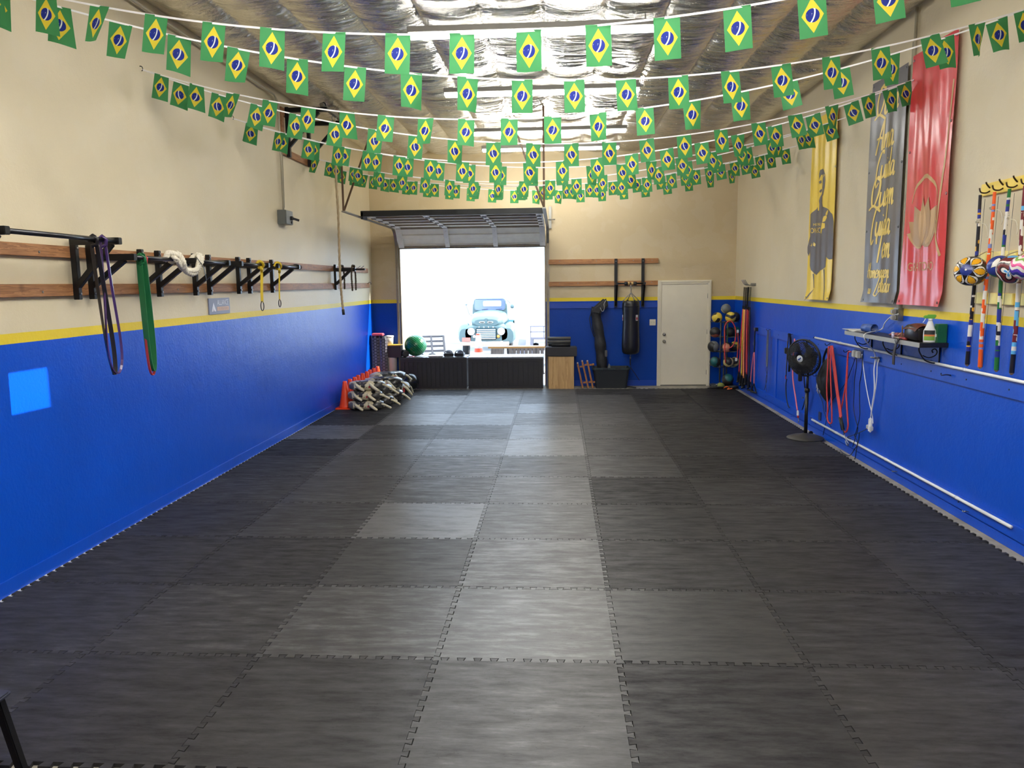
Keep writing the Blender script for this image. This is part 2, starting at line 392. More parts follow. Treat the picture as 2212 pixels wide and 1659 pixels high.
mm = MB(); mm.box(2.47, 4.63, YB-0.012, YB, -0.02, 0.09); ST(mm.build('baseboard_back', M_blue_ptb, bevel=0.003))
# screws in the right wall boards
mm = MB()
for k in range(16):
    yy = 9.5-k*0.62; mm.cyl((XR-0.0235, yy, 1.19), (XR-0.019, yy, 1.19), 0.007, 8)
    if k % 2: mm.cyl((XR-0.0235, yy, 0.13), (XR-0.019, yy, 0.13), 0.007, 8)
ST(mm.build('trim_8', M_steel_blk), 'dark screw heads in the boards of the right wall')
# ------------------------------------------------------------------ puzzle mats: one object each
TP = 1.0/11; TD = 0.0165; GAP = 0.0048
def seam(n, shrink):
    """tooth line of a seam: list of (along, across); shrink>0 is the side whose teeth point to +across"""
    out = []; g = GAP if shrink else 0.0
    for k in range(n):
        t0 = k*TP
        out += [(t0+0.31*TP+g, -TD-g*0.4), (t0+0.22*TP+g, TD-g), (t0+0.78*TP-g, TD-g), (t0+0.69*TP-g, -TD-g*0.4)]
    return out
def mat_mesh(x0, y0, lx, ly):
    nx, ny = int(round(lx/TP)), int(round(ly/TP)); e = 0.0; poly = []
    # bottom edge (+x), right edge (+y), top edge (-x), left edge (-y); local origin at the corner
    poly.append((0.001, -TD+0.0)); poly += [(a, c) for a, c in seam(nx, False)]
    poly.append((lx-TD-0.001, -TD)); poly += [(lx+c, a) for a, c in seam(ny, True)]
    poly.append((lx-TD-0.001, ly-TD-0.001)); poly += [(a, ly+c) for a, c in reversed(seam(nx, True))]
    poly.append((-TD, ly-TD-0.001)); poly += [(c, a) for a, c in reversed(seam(ny, False))]
    poly[0] = (-TD, -TD)
    q = []
    for p in poly:
        if not q or (abs(p[0]-q[-1][0])+abs(p[1]-q[-1][1])) > 1e-5: q.append(p)
    mb = MB(); n = len(q)
    top = [(a, b, 0.0) for a, b in q]; bot = [(a, b, -0.0195) for a, b in q]
    mb.add(top+bot, [tuple(range(n)), tuple(range(2*n-1, n-1, -1))]+[(n+i, n+(i+1) % n, (i+1) % n, i) for i in range(n)])
    return mb.build('puzzle_mat', M_mat, mesh_only=True)
full = mat_mesh(0, 0, 1, 1); cut = mat_mesh(0, 0, 1, 9*TP)
MAT_SHEEN = {(1, 2): .62, (1, 3): .75, (1, 4): .5, (2, 3): .55, (2, 2): .35, (3, 2): .95, (3, 3): .5, (3, 1): .3, (4, 1): .5, (4, 2): .4, (4, 3): .5, (5, 1): .6, (5, 2): .5, (5, 3): .5, (6, 1): .85, (6, 2): .8, (6, 3): .95, (7, 3): .95, (7, 2): .45, (7, 1): .3, (7, 0): .7, (8, 1): .9, (8, 2): .9, (8, 3): .6, (9, 3): .9, (9, 2): .6, (9, 1): .7, (10, 1): .7, (10, 2): .6, (10, 3): .45, (11, 2): .6, (11, 3): .5, (0, 3): .35, (0, 2): .2, (8, 4): .45, (7, 4): .45, (9, 4): .45, (6, 4): .4, (5, 4): .35, (10, 4): .4}
for r in range(12):
    for c in range(7):
        o = bpy.data.objects.new('puzzle_mat', cut if r == 11 else full); COL.objects.link(o)
        o.location = (-1.0+c, -1.0+r, random.uniform(-0.0006, 0.0006)); o.rotation_euler = (random.uniform(-.0009, .0009), random.uniform(-.0009, .0009), random.uniform(-.0012, .0012))
        wv = MAT_SHEEN.get((r, c), random.uniform(0.02, 0.22)); o.color = (wv, wv, wv, 1)
        side = 'against the left wall' if c == 0 else ('against the right wall' if c == 6 else ORD[c]+' from the left wall')
        row = 'in the front row' if r == 0 else ('in the row along the far wall' if r == 11 else ORD[r]+' row from the front')
        T(o, 'grey rubber puzzle mat, %s, %s' % (side, row), 'floor mat', 'grey puzzle mats on the floor')
# ------------------------------------------------------------------ fluorescent strip lights
def emis(name, rgb, s):
    t = NT(name); t.set(Base_Color=(0.9, 0.9, 0.9), Emission_Color=rgb, Emission_Strength=s); return t.m
TUBE_STRENGTH = 66.0
M_tube = emis('lit_fluorescent_tube', (0.98, 0.98, 0.95), TUBE_STRENGTH)
M_fix = P('grey_enamel_fixture', (120, 116, 108), 0.5)
def strip_light(yc, x0, x1, label, z=4.40, mt=None):
    t = E('strip_light', label, 'light', 'fluorescent strip lights under the ceiling', ((x0+x1)/2, yc, z)); L = x1-x0
    mb = MB(); mb.box(-L/2, L/2, -0.055, 0.055, 0.0, 0.055); mb.box(-L/2, L/2, -0.03, 0.03, -0.012, 0.0)
    for sx in (-0.42, 0.42): mb.cyl((sx*L, 0, 0.05), (sx*L, 0, 0.13), 0.006, 6)
    mb.build('housing', M_fix, t, 0.004)
    for sy in (-0.032, 0.032):
        b = MB(); b.tube([(-L/2+0.02, sy, -0.026), (L/2-0.02, sy, -0.026)], 0.019, 10); b.build('tube', mt or M_tube, t)
    for sx in (-1, 1):
        b = MB(); b.cbox((sx*(L/2-0.004), 0, -0.012), (0.012, 0.10, 0.03)); b.build('lamp_holder', M_fix, t, 0.003)
strip_light(3.65, 1.26, 3.69, 'fluorescent strip light nearest the camera, hung under the foil')
strip_light(5.97, 1.26, 3.69, 'second fluorescent strip light from the camera, behind the bunting')
strip_light(8.52, 1.32, 3.75, 'third fluorescent strip light from the camera, above the roll-up door')
strip_light(10.05, 1.33, 3.76, 'fluorescent strip light nearest the far wall')
for k, yy in enumerate((1.9, 1.1, 0.2, -0.7, -1.6, -2.6, -3.6, -4.6)): strip_light(yy, 1.26, 3.69, 'unseen fluorescent strip light added overhead before the view begins, %s row' % ORD[k])  # a lamp overhead is inferred; this many rows are added to brighten the near walls
# ------------------------------------------------------------------ bunting
def flag_mat():
    t = NT('printed_flag'); uv = t.n('ShaderNodeUVMap'); sep = t.n('ShaderNodeSeparateXYZ'); t.l(uv.outputs[0], sep.inputs[0])
    u, v = sep.outputs[0], sep.outputs[1]                 # metres from the flag's centre (uv carries them shifted by 0.5)
    x = t.math('SUBTRACT', u, 0.5); y = t.math('SUBTRACT', v, 0.5)
    rh = t.math('LESS_THAN', t.math('ADD', t.math('DIVIDE', t.math('ABSOLUTE', x), 0.055), t.math('DIVIDE', t.math('ABSOLUTE', y), 0.0865)), 1.0)
    r = t.math('SQRT', t.math('ADD', t.math('MULTIPLY', x, x), t.math('MULTIPLY', y, y)))
    disc = t.math('LESS_THAN', r, 0.0345)
    # the curved white band: a ring about a point off to the left
    bx = t.math('ADD', x, 0.066); by = t.math('SUBTRACT', y, 0.022)
    rb = t.math('SQRT', t.math('ADD', t.math('MULTIPLY', bx, bx), t.math('MULTIPLY', by, by)))
    band = t.math('LESS_THAN', t.math('ABSOLUTE', t.math('SUBTRACT', rb, 0.078)), 0.0036)
    vo = t.n('ShaderNodeTexVoronoi', i_Scale=95.0); t.l(uv.outputs[0], vo.inputs['Vector'])
    star = t.math('MULTIPLY', t.math('LESS_THAN', vo.outputs[0], 0.16), t.math('LESS_THAN', rb, 0.074))
    g, ye, bl, w = lin((66, 136, 82)), lin((220, 198, 60)), lin((30, 44, 128)), (0.75, 0.8, 0.78)
    inner = t.mix(t.math('MAXIMUM', band, star), bl, w)
    col = t.mix(disc, t.mix(rh, g, ye), inner)
    hem = t.math('GREATER_THAN', y, 0.1035); col = t.mix(t.math('MULTIPLY', hem, 0.25), col, (0.2, 0.3, 0.22))
    t.set(Base_Color=col, Roughness=0.6, Specular_IOR_Level=0.25)
    tl = t.n('ShaderNodeBsdfTranslucent'); t.l(col, tl.inputs['Color'])
    mx = t.n('ShaderNodeMixShader'); mx.inputs[0].default_value = 0.42
    t.l(t.b.outputs[0], mx.inputs[1]); t.l(tl.outputs[0], mx.inputs[2]); t.l(mx.outputs[0], t.out.inputs[0]); return t.m
M_flag = flag_mat(); M_ribbon = P('white_ribbon', (232, 228, 226), 0.6)
FWD, FHT = 0.139, 0.213
def flag_mesh(seed, mirror, curl=0.0):
    rnd = random.Random(seed); a1, a2, p1 = rnd.uniform(.002, .007), rnd.uniform(-.006, .008), rnd.uniform(0, 6)
    nx, ny = 6, 8; vs = []; uvs = []
    for j in range(ny+1):
        for i in range(nx+1):
            a, b = i/nx-0.5, -j/ny
            dy = a1*math.sin(a*5+p1)*(-b) + a2*b*b + curl*(a+0.5)**2*(-b)
            vs.append((a*FWD*(1-abs(curl)*1.2*(-b)), dy, b*FHT)); uvs.append((0.5+(-a if mirror else a)*FWD, 0.5+(b+0.5)*FHT))
    fs = [(j*(nx+1)+i, (j+1)*(nx+1)+i, (j+1)*(nx+1)+i+1, j*(nx+1)+i+1) for j in range(ny) for i in range(nx)]
    me = bpy.data.meshes.new('flag'); me.from_pydata(vs, [], fs); me.materials.append(M_flag)
    ul = me.uv_layers.new(name='UVMap')
    for lp in me.loops: ul.data[lp.index].uv = uvs[lp.vertex_index]
    me.polygons.foreach_set('use_smooth', [True]*len(fs)); me.update(); return me
FL = {m_: [flag_mesh(7*k+m_, bool(m_), (0, 0, 0, .05, -.05, 0.10)[k]) for k in range(6)] for m_ in (0, 1)}
# per string: y on left wall, y on right wall, z left, z right, sag, first flag (arc fraction), mirrored, label
STR = [(0.745, 0.075, 3.96, 3.96, 0.568, 0.1471, 0, 'flag bunting string nearest the camera, along the top of the view'),
       (0.745, 1.970, 3.95, 3.95, 0.578, 0.1427, 0, 'second flag bunting string from the camera'),
       (3.013, 1.990, 3.975, 3.955, 0.598, 0.1260, 0, 'third flag bunting string, from the left wall hook towards the near right'),
       (3.013, 3.920, 3.972, 3.930, 0.622, 0.1466, 1, 'fourth flag bunting string, ending at the top of the red banner'),
       (4.956, 3.920, 3.948, 3.925, 0.625, 0.0829, 1, 'fifth flag bunting string, sagging between left wall and red banner'),
       (4.956, 5.767, 3.948, 3.950, 0.563, 0.1778, 1, 'sixth flag bunting string, ending above the yellow banner'),
       (7.560, 5.767, 3.937, 3.950, 0.540, 0.2136, 1, 'seventh flag bunting string, from the climbing rope frame to the yellow banner'),
       (7.560, 7.664, 3.937, 3.947, 0.480, 0.2000, 1, 'eighth flag bunting string, third from the far wall'),
       (9.009, 7.664, 3.963, 3.947, 0.417, 0.0478, 1, 'ninth flag bunting string, second from the far wall'),
       (9.009, 9.240, 3.963, 3.959, 0.403, 0.0682, 1, 'tenth flag bunting string, lowest and nearest the far wall')]
for si, (ya, yb, za, zb_, sag, t0, mir, lab) in enumerate(STR):
    A, B = Vector((XL+0.02, ya, za)), Vector((XR-0.02, yb, zb_))
    def pt(t): 
        p = A.lerp(B, t); p.z -= 4*sag*t*(1-t); return p
    n = 240; pts = [pt(k/n) for k in range(n+1)]; arc = [0.0]
    for k in range(n): arc.append(arc[-1]+(pts[k+1]-pts[k]).length)
    root = E('flag_bunting', lab, 'bunting', 'zigzag strings of flag bunting', A)
    mb = MB(); side = Vector((0, 0, 1)); mb.strap([p-A for p in pts[::4]], 0.011, 0.0015, side); mb.build('ribbon', M_ribbon, root)
    hk = MB(); 
    hk.tube(crom([Vector((-0.02, 0, 0.03)), Vector((0.0, 0, 0.025)), Vector((0.008, 0, 0.0)), Vector((-0.004, 0, -0.012))], 4), 0.003, 6); hk.build('wall_hook', M_steel_blk, root)
    s0 = t0*arc[-1]
    while s0 > 0.36+0.13: s0 -= 0.36
    k = 0; s = s0; rnd = random.Random(si*31+5)
    while s < arc[-1]-0.11:
        i = max(j for j in range(n) if arc[j] <= s); f = (s-arc[i])/(arc[i+1]-arc[i]); p = pts[i].lerp(pts[i+1], f); d = (pts[i+1]-pts[i]).normalized()
        fo = bpy.data.objects.new('flag', FL[mir][rnd.choice((0, 1, 2, 0, 1, 2, 3, 4, 5) if 2 < k < 17 else (3, 4, 5, 5))]); COL.objects.link(fo); fo.parent = root
        yaw = math.atan2(d.y, d.x); slope = math.asin(d.z)
        m3 = Matrix.Rotation(yaw+rnd.gauss(0, .10), 4, 'Z') @ Matrix.Rotation(-slope*0.9, 4, 'Y') @ Matrix.Rotation(rnd.gauss(0, .05), 4, 'X')
        fo.matrix_local = Matrix.Translation(p-A+Vector((0, 0, 0.004))) @ m3
        k += 1; s += 0.36+rnd.gauss(0, .006)
# ------------------------------------------------------------------ roll-up sectional door, open
gd = E('roll_up_door', 'open metal roll-up door on ceiling tracks in the far doorway', 'garage door', None, (0.97, YB, 0))
gx = lambda x: x-0.97
def gy(y): return y-YB
DX0, DX1 = -0.47, 2.42
M_door = P('dull_white_door_steel', (240, 234, 216), 0.5, 0.0, var=0.18, vscale=5)
def section(p0, p1, name='door_section'):
    """one horizontal section from edge p0=(y,z) to p1=(y,z), ribbed, inside face towards the room and floor"""
    a = Vector((0, gy(p0[0]), p0[1])); b = Vector((0, gy(p1[0]), p1[1])); d = b-a; L = d.length; d.normalize(); nrm = Vector((0, d.z, -d.y))
    if nrm.z > 0: nrm = -nrm
    mb = MB(); prof = [(0, 0), (0.06, 0), (0.075, 0.012), (0.20, 0.012), (0.215, 0), (0.30, 0), (0.315, 0.012), (0.44, 0.012), (0.455, 0), (L, 0)]
    prof = [(min(u, L), h) for u, h in prof]
    vs = []; fs = []
    for u, h in prof:
        for x in (gx(DX0), gx(DX1)): vs.append(a+d*u-nrm*h+Vector((x, 0, 0)))
    for k in range(len(prof)-1): fs.append((2*k, 2*k+1, 2*k+3, 2*k+2))
    nb_ = len(vs); 
    for u in (0, L):
        for x in (gx(DX0), gx(DX1)): vs.append(a+d*u-nrm*0.045+Vector((x, 0, 0)))
    fs += [(nb_, nb_+2, nb_+3, nb_+1), (0, nb_, nb_+1, 1), (2*len(prof)-2, 2*len(prof)-1, nb_+3, nb_+2)]
    mb.add(vs, fs); so = mb.build(name, M_door, gd)
    for x in (DX0+0.05, 0.50, 1.45, DX1-0.05):
        st = MB(); st.beam(a+d*0.01+nrm*0.012+Vector((gx(x), 0, 0)), a+d*(L-0.01)+nrm*0.012+Vector((gx(x), 0, 0)), 0.09 if 0 < x < 2 else 0.11, 0.022, up=nrm)
        for u in (0.12, 0.26, 0.40): st.cyl(a+d*u+nrm*0.023+Vector((gx(x), 0, 0)), a+d*u+nrm*0.028+Vector((gx(x), 0, 0)), 0.009, 8)
        q = st.build('stile', M_white, so, 0.002)
    for u in (0.02, L-0.02):
        rl = MB(); rl.beam(a+d*u+nrm*0.012+Vector((gx(DX0), 0, 0)), a+d*u+nrm*0.012+Vector((gx(DX1), 0, 0)), 0.02, 0.02, up=nrm); rl.build('rail', M_rusty, so, 0.002)
    for x in (0.50, 1.45, DX0+0.06, DX1-0.06):
        hg = MB(); hg.cbox(a+d*L+nrm*0.028+Vector((gx(x), 0, 0)), (0.07, 0.08, 0.012)); hg.cyl(a+d*L+nrm*0.034+Vector((gx(x)-0.04, 0, 0)), a+d*L+nrm*0.034+Vector((gx(x)+0.04, 0, 0)), 0.008, 8); hg.build('hinge', M_galv, so, 0.002)
edges = [(11.36, 2.765), (11.02, 3.13), (10.52, 3.145), (10.02, 3.155), (9.52, 3.16), (9.02, 3.165), (8.52, 3.17)]
for a_, b_ in zip(edges, edges[1:]): section(a_, b_)
mb = MB(); mb.box(gx(DX0-0.02), gx(DX1+0.02), gy(8.47), gy(8.52), 3.13, 3.22); mb.box(gx(DX0-0.02), gx(DX0+0.02), gy(8.47), gy(8.75), 3.09, 3.2); mb.build('strut', M_steel_blk, gd, 0.003)
mb = MB(); mb.box(gx(DX0), gx(DX1), gy(11.35), gy(11.385), 2.735, 2.77); mb.build('bottom_seal', P('grey_rubber_seal', (120, 116, 108), 0.7), gd, 0.004)
for x, nm in ((DX0-0.06, 'track'), (DX1+0.05, 'track')):
    pts = [(gx(x), gy(11.365), -0.015), (gx(x), gy(11.365), 2.72)] + [(gx(x), gy(11.365-0.36*(1-math.cos(a))), 2.72+0.40*math.sin(a)) for a in [PI/2*k/8 for k in range(1, 9)]] + [(gx(x), gy(7.6), 3.135)]
    mb = MB(); mb.strap(pts, 0.055, 0.02, (1, 0, 0)); mb.build(nm, M_galv, gd, 0.002)
    mb = MB(); mb.box(gx(x)-0.015, gx(x)+0.015, gy(11.345), gy(11.39), -0.015, 3.05); mb.build('track_angle', M_rusty, gd, 0.002)
    for a, b in (((x, 7.62, 3.14), (x, 7.62, 4.6)), ((x, 7.64, 3.14), (x, 9.5 if x < 0 else 8.9, 4.6))):
        if x > 2 and b[1] > 8: b = (x-0.52, 8.6, 4.6)
        h = MB(); h.beam((gx(a[0]), gy(a[1]), a[2]), (gx(b[0]), gy(b[1]), b[2]), 0.03, 0.012); h.build('hanger_strap', P('rusty_steel', (92, 70, 50), 0.7, 0.3), gd, 0.001)
mb = MB(); mb.cbox((gx(DX1+0.10), gy(YB-0.03), 3.30), (0.05, 0.05, 0.42)); mb.cyl((gx(DX1+0.06), gy(YB-0.07), 3.26), (gx(DX1+0.20), gy(YB-0.07), 3.26), 0.010, 8); mb.build('spring_bracket', M_galv, gd, 0.003)
# jambs of the opening
for i, (xa, xb) in enumerate(((GX0-0.002, GX0+0.022), (GX1-0.022, GX1+0.002))):
    mb = MB(); mb.box(xa, xb, YB-0.01, YB+0.21, -0.02, GZ); ST(mb.build('trim_%d' % (9+i), M_rusty, bevel=0.003))
# ------------------------------------------------------------------ outside
def pave():
    t = NT('sunlit_paving'); co = t.coord('Object'); a = t.noise(0.7, co, 5, 0.6); b = t.noise(25, co, 3)
    t.set(Base_Color=t.ramp(a, [(0.35, lin((104, 103, 104))), (0.65, lin((132, 131, 131)))]), Roughness=0.85); t.bump(b, 0.2, 0.01); return t.m
m = MB(); nn = 24
def gz(y): return -0.03 - 0.44*min(1.0, max(0.0, (y-12.5)/8.0))
m.grid(lambda a, b: (-28+60*a, YB+0.2+60*b**2, gz(YB+0.2+60*b**2)), 4, nn); g = m.build('ground', pave()); ST(g, 'sunlit pale driveway outside the roll-up door')
m = MB(); m.box(-28, 32, 29.0, 29.3, -0.6, 2.35); ST(m.build('wall_backdrop', P('white_backdrop', (240, 240, 238), 0.8, bump=0.2)), 'white wall added beyond the parked truck as a bright backdrop')  # added wall that keeps the view past the truck glaring white
# old pickup truck
tk = E('pickup_truck', 'old pale blue pickup truck parked outside facing the doorway', 'truck', None, (0.23, 22.0, gz(22)))
M_teal = P('faded_blue_truck_paint', (78, 97, 98), 0.35, 0.0, var=0.15, vscale=3)
M_chr = P('dull_chrome', (200, 200, 198), 0.3, 0.8); M_lens = P('headlamp_glass', (235, 235, 230), 0.15); M_amber = P('amber_lens', (235, 150, 60), 0.25)
M_glassd = P('truck_window_glass', (92, 104, 150), 0.1, 0.0, spec=0.6); M_tyre = P('tyre_rubber', (30, 30, 32), 0.8)
def loft(mb, secs, mi=0, cap=True, n=20, ex=3.0):
    """superellipse sections (y, xc, zc, halfwidth, halfheight) joined front to back"""
    vs = []; fs = []
    for y, xc, zc, hw, hh in secs:
        for k in range(n):
            a = 2*PI*k/n; c, s = math.cos(a), math.sin(a)
            vs.append((xc+hw*math.copysign(abs(c)**(2/ex), c), y, zc+hh*math.copysign(abs(s)**(2/ex), s)))
    for i in range(len(secs)-1):
        for k in range(n): fs.append((i*n+k, i*n+(k+1) % n, (i+1)*n+(k+1) % n, (i+1)*n+k))
    mb.add(vs, fs, mi, True)
    if cap: mb.add(vs[:n], [tuple(range(n))], mi); mb.add(vs[-n:], [tuple(range(n-1, -1, -1))], mi)
mb = MB(); loft(mb, [(0.02, 0, 1.20, 0.40, 0.11), (0.10, 0, 1.21, 0.50, 0.19), (0.5, 0, 1.25, 0.56, 0.25), (1.1, 0, 1.29, 0.60, 0.27), (1.5, 0, 1.31, 0.62, 0.27)]); mb.build('hood', M_teal, tk)
mb = MB(); loft(mb, [(0.0, 0, 0.82, 0.72, 0.25), (0.08, 0, 0.84, 0.80, 0.29), (0.45, 0, 0.86, 0.70, 0.31)], ex=4); mb.build('nose_panel', M_teal, tk)
for s in (-1, 1):
    mb = MB(); loft(mb, [(0.0, s*0.72, 0.74, 0.20, 0.26), (0.12, s*0.74, 0.80, 0.235, 0.33), (0.5, s*0.78, 0.86, 0.20, 0.34), (0.95, s*0.80, 0.82, 0.16, 0.28), (1.35, s*0.80, 0.66, 0.13, 0.18)], ex=2.6); mb.build('fender', M_teal, tk)
    mb = MB(); mb.lathe([(0.0, -0.02), (0.07, -0.015), (0.108, 0.0), (0.108, 0.05)], (s*0.51, -0.05, 0.90), 20, 0, (0, 1, 0)); h = mb.build('headlamp', M_lens, tk)
    r = MB(); r.tube([(s*0.51+0.115*math.cos(a), -0.045, 0.90+0.115*math.sin(a)) for a in [2*PI*k/20 for k in range(20)]], 0.014, 6, closed=True); r.build('rim', M_chr, h)
    mb = MB(); mb.lathe([(0.0, -0.01), (0.05, 0.0), (0.05, 0.04)], (s*0.41, -0.05, 0.735), 14, 0, (0, 1, 0)); mb.build('parking_lamp', M_lens if s < 0 else M_amber, tk)
    mb = MB(); mb.lathe([(0.2, -0.1), (0.34, -0.09), (0.36, -0.04), (0.36, 0.04), (0.34, 0.09), (0.2, 0.1)], (s*0.76, 0.62, 0.36), 20, 0, (1, 0, 0)); mb.build('wheel', M_tyre, tk)
    mb = MB(); mb.tube([(-0.62, 1.45, 1.36), (-0.72, 1.35, 1.42), (-0.83, 1.2, 1.82)] if s < 0 else [(0.64, 1.45, 1.90), (0.70, 1.35, 1.86), (0.80, 1.2, 1.72)], 0.010, 6); a_ = mb.build('mirror_arm', M_steel_blk, tk)
    mb = MB(); mb.lathe([(0.0, 0.0), (0.07, 0.004), (0.075, 0.02), (0.03, 0.05)], (s*0.82, 1.17, 1.82 if s < 0 else 1.70), 14, 0, (0, 1, 0)); mb.build('mirror', M_chr if s < 0 else M_teal, a_)
# cab with a windscreen opening look: frame, glass, pale panel painting in daylight from the rear window
mb = MB(); loft(mb, [(1.50, 0, 1.50, 0.62, 0.46), (1.60, 0, 1.52, 0.64, 0.485), (2.0, 0, 1.53, 0.65, 0.49), (2.7, 0, 1.52, 0.65, 0.48), (2.95, 0, 1.45, 0.62, 0.45)], ex=4.0); mb.build('cab', M_teal, tk)
def rrect(hw, hh, r, n=5):
    return [(cx+r*math.cos(a), cz+r*math.sin(a)) for cx, cz, a0 in ((hw-r, hh-r, 0), (-hw+r, hh-r, PI/2), (-hw+r, -hh+r, PI), (hw-r, -hh+r, 1.5*PI)) for a in [a0+PI/2*k/n for k in range(n+1)]]
wsv = Vector((0, 0.06, 1)).normalized()
mb = MB(); mb.prism(rrect(0.545, 0.185, 0.09), (0, 1.485, 1.765), (1, 0, 0), wsv, 0.012); ws = mb.build('windscreen', M_glassd, tk)
mb = MB(); mb.prism(rrect(0.32, 0.095, 0.04), (0.09, 1.468, 1.80), (1, 0, 0), wsv, 0.006); mb.build('rear_daylight_panel', P('pale_rear_daylight', (235, 240, 245), 0.2), ws)
mb = MB(); ring = rrect(0.56, 0.20, 0.095); mb.tube([Vector((a, 1.475, 1.765))+wsv*b for a, b in ring], 0.014, 6, closed=True); mb.build('windscreen_seal', M_teal, ws)
for s in (-0.28, 0.22):
    mb = MB(); mb.tube([(s, 1.45, 1.585), (s+0.22, 1.45, 1.61)], 0.007, 6); mb.build('wiper', M_steel_blk, ws)
M_bed = P('truck_bed_paint', (104, 150, 158), 0.5)
mb = MB(); mb.box(-0.78, 0.78, 3.05, 3.10, 0.6, 1.15); mb.box(-0.78, -0.73, 3.05, 5.0, 0.6, 1.12); mb.box(0.73, 0.78, 3.05, 5.0, 0.6, 1.12); mb.box(-0.78, 0.78, 3.05, 5.0, 0.58, 0.64); mb.build('cargo_bed', M_bed, tk, 0.01)
mb = MB(); mb.box(-0.35, 0.35, -0.045, -0.005, 0.63, 1.02); gr = mb.build('grille', P('dark_grille_recess', (60, 90, 96), 0.6), tk, 0.02)
for k in range(6):
    b = MB(); b.box(-0.32, 0.32, -0.075, -0.04, 0.65+k*0.060, 0.682+k*0.060); b.build('grille_bar', M_chr, gr, 0.006)
for s in (-1, 1):
    mb = MB(); mb.prism([(s*0.05, 0.03), (s*0.2, 0.028), (s*0.25, 0.0), (s*0.2, -0.028), (s*0.05, -0.03)], (0, 0.03, 1.21), (1, 0, 0), (0, 0, 1), 0.03); n_ = mb.build('hood_nostril', M_white, tk, 0.004)
    b = MB(); b.prism([(s*0.07, 0.017), (s*0.19, 0.015), (s*0.22, 0.0), (s*0.19, -0.015), (s*0.07, -0.017)], (0, -0.012, 1.21), (1, 0, 0), (0, 0, 1), 0.015); b.build('slot', M_steel_blk, n_)
mb = MB(); mb.box(-0.06, 0.06, -0.01, 0.08, 1.14, 1.34); mb.build('hood_badge_plate', M_teal, tk, 0.02)
mb = MB(); mb.box(-0.88, 0.78, -0.22, -0.10, 0.44, 0.56); mb.build('bumper', P('weathered_wood_bumper', (170, 140, 124), 0.8, var=0.3), tk, 0.01)
mb = MB(); mb.box(-0.80, -0.52, -0.235, -0.215, 0.58, 0.71); mb.build('licence_plate', P('red_number_plate', (196, 104, 92), 0.6, var=0.3, vscale=20), tk, 0.004)
mb = MB()
for k, ch in enumerate('FORD'): put_text(mb, ch, 0.07, lambda a, b, k=k: (-0.24+0.16*k+a, -0.014, 1.045+b))
mb.build('nose_lettering', M_white, tk)
# things lying about outside
M_orange_f = P('outdoor_orange_vinyl', (196, 58, 26), 0.6)  # orange vinyl darkened to offset the strong light outside
def traffic_cone(loc, h, rb, label, bands, group=None, name='traffic_cone'):
    M_orange = M_orange_f if name == 'traffic_cone' else MATS['orange_vinyl']
    t = E(name, label, 'cone', group, loc)
    mb = MB(); s = rb*1.42
    mb.prism(rrect(s, s, s*0.28), (0, 0, 0.0), (1, 0, 0), (0, 1, 0), 0.018); mb.build('base', M_orange, t, 0.005)
    rt, z0 = rb*0.30, 0.018; prof = []; nz = 24
    for k in range(nz+1):
        z = z0+(h-z0)*k/nz; prof.append((rb+(rt-rb)*k/nz, z))
    prof = [(rb*1.08, 0.018)]+prof[1:]+[(rt*0.80, h), (rt*0.75, h-0.02)]
    mb = MB(); mb.lathe(prof, (0, 0, 0), 22); mb.build('cone_body', M_orange, t)
    for za, zb2 in bands:
        ra, rb2 = rb+(rt-rb)*(za-z0)/(h-z0)+0.002, rb+(rt-rb)*(zb2-z0)/(h-z0)+0.002
        b = MB(); b.lathe([(ra-0.002, za), (ra, za), (rb2, zb2), (rb2-0.002, zb2)], (0, 0, 0), 22); b.build('reflective_band', M_reflect, t)
    return t
traffic_cone((0.69, 15.0, gz(15)), 0.98, 0.17, 'tall orange traffic cone with white bands outside in front of the truck', [(0.36, 0.52), (0.62, 0.94)])
M_chair = P('pale_grey_chair_plastic', (92, 90, 92), 0.5)
t = E('slatted_chair', 'white slatted plastic chair outside behind the green ball', 'chair', None, (-0.2, 13.55, gz(13.5)), 0.25)
mb = MB(); mb.box(-0.28, 0.28, -0.25, 0.25, 0.40, 0.44); mb.build('seat', M_chair, t, 0.01)
mb = MB()
for x in (-0.29, 0.0, 0.29): mb.beam((x, 0.22, 0.42), (x-0.02, 0.36, 0.93), 0.05, 0.03)
for k in range(5): mb.beam((-0.29, 0.235+0.03*k, 0.47+0.11*k), (0.29, 0.235+0.03*k, 0.47+0.11*k), 0.025, 0.05)
mb.build('backrest', M_chair, t, 0.005)
for sx in (-1, 1):
    for sy in (-1, 1):
        b = MB(); b.beam((sx*0.25, sy*0.22, 0.41), (sx*0.28, sy*0.26, 0.0), 0.05, 0.05); b.build('leg', M_chair, t, 0.005)
t = E('plank_pallet', 'low grey slatted pallet crate outside to the right of the orange cone', 'pallet', None, (1.90, 14.6, gz(14.6)))
mb = MB(); M_grey_wood = wood('weathered_grey_wood', (66, 58, 52), (100, 90, 82), 2)
for k in range(9): mb.box(-0.42+k*0.095, -0.34+k*0.095, -0.2, -0.18, 0.0, 0.63)
mb.build('slats', M_grey_wood, t, 0.003)
mb = MB(); mb.box(-0.43, 0.44, -0.18, 0.25, 0.58, 0.63); mb.box(-0.43, 0.44, -0.18, 0.25, 0.0, 0.04); mb.build('deck', M_grey_wood, t, 0.003)
M_pine = wood('sunlit_pine', (128, 92, 48), (150, 112, 64), 0)
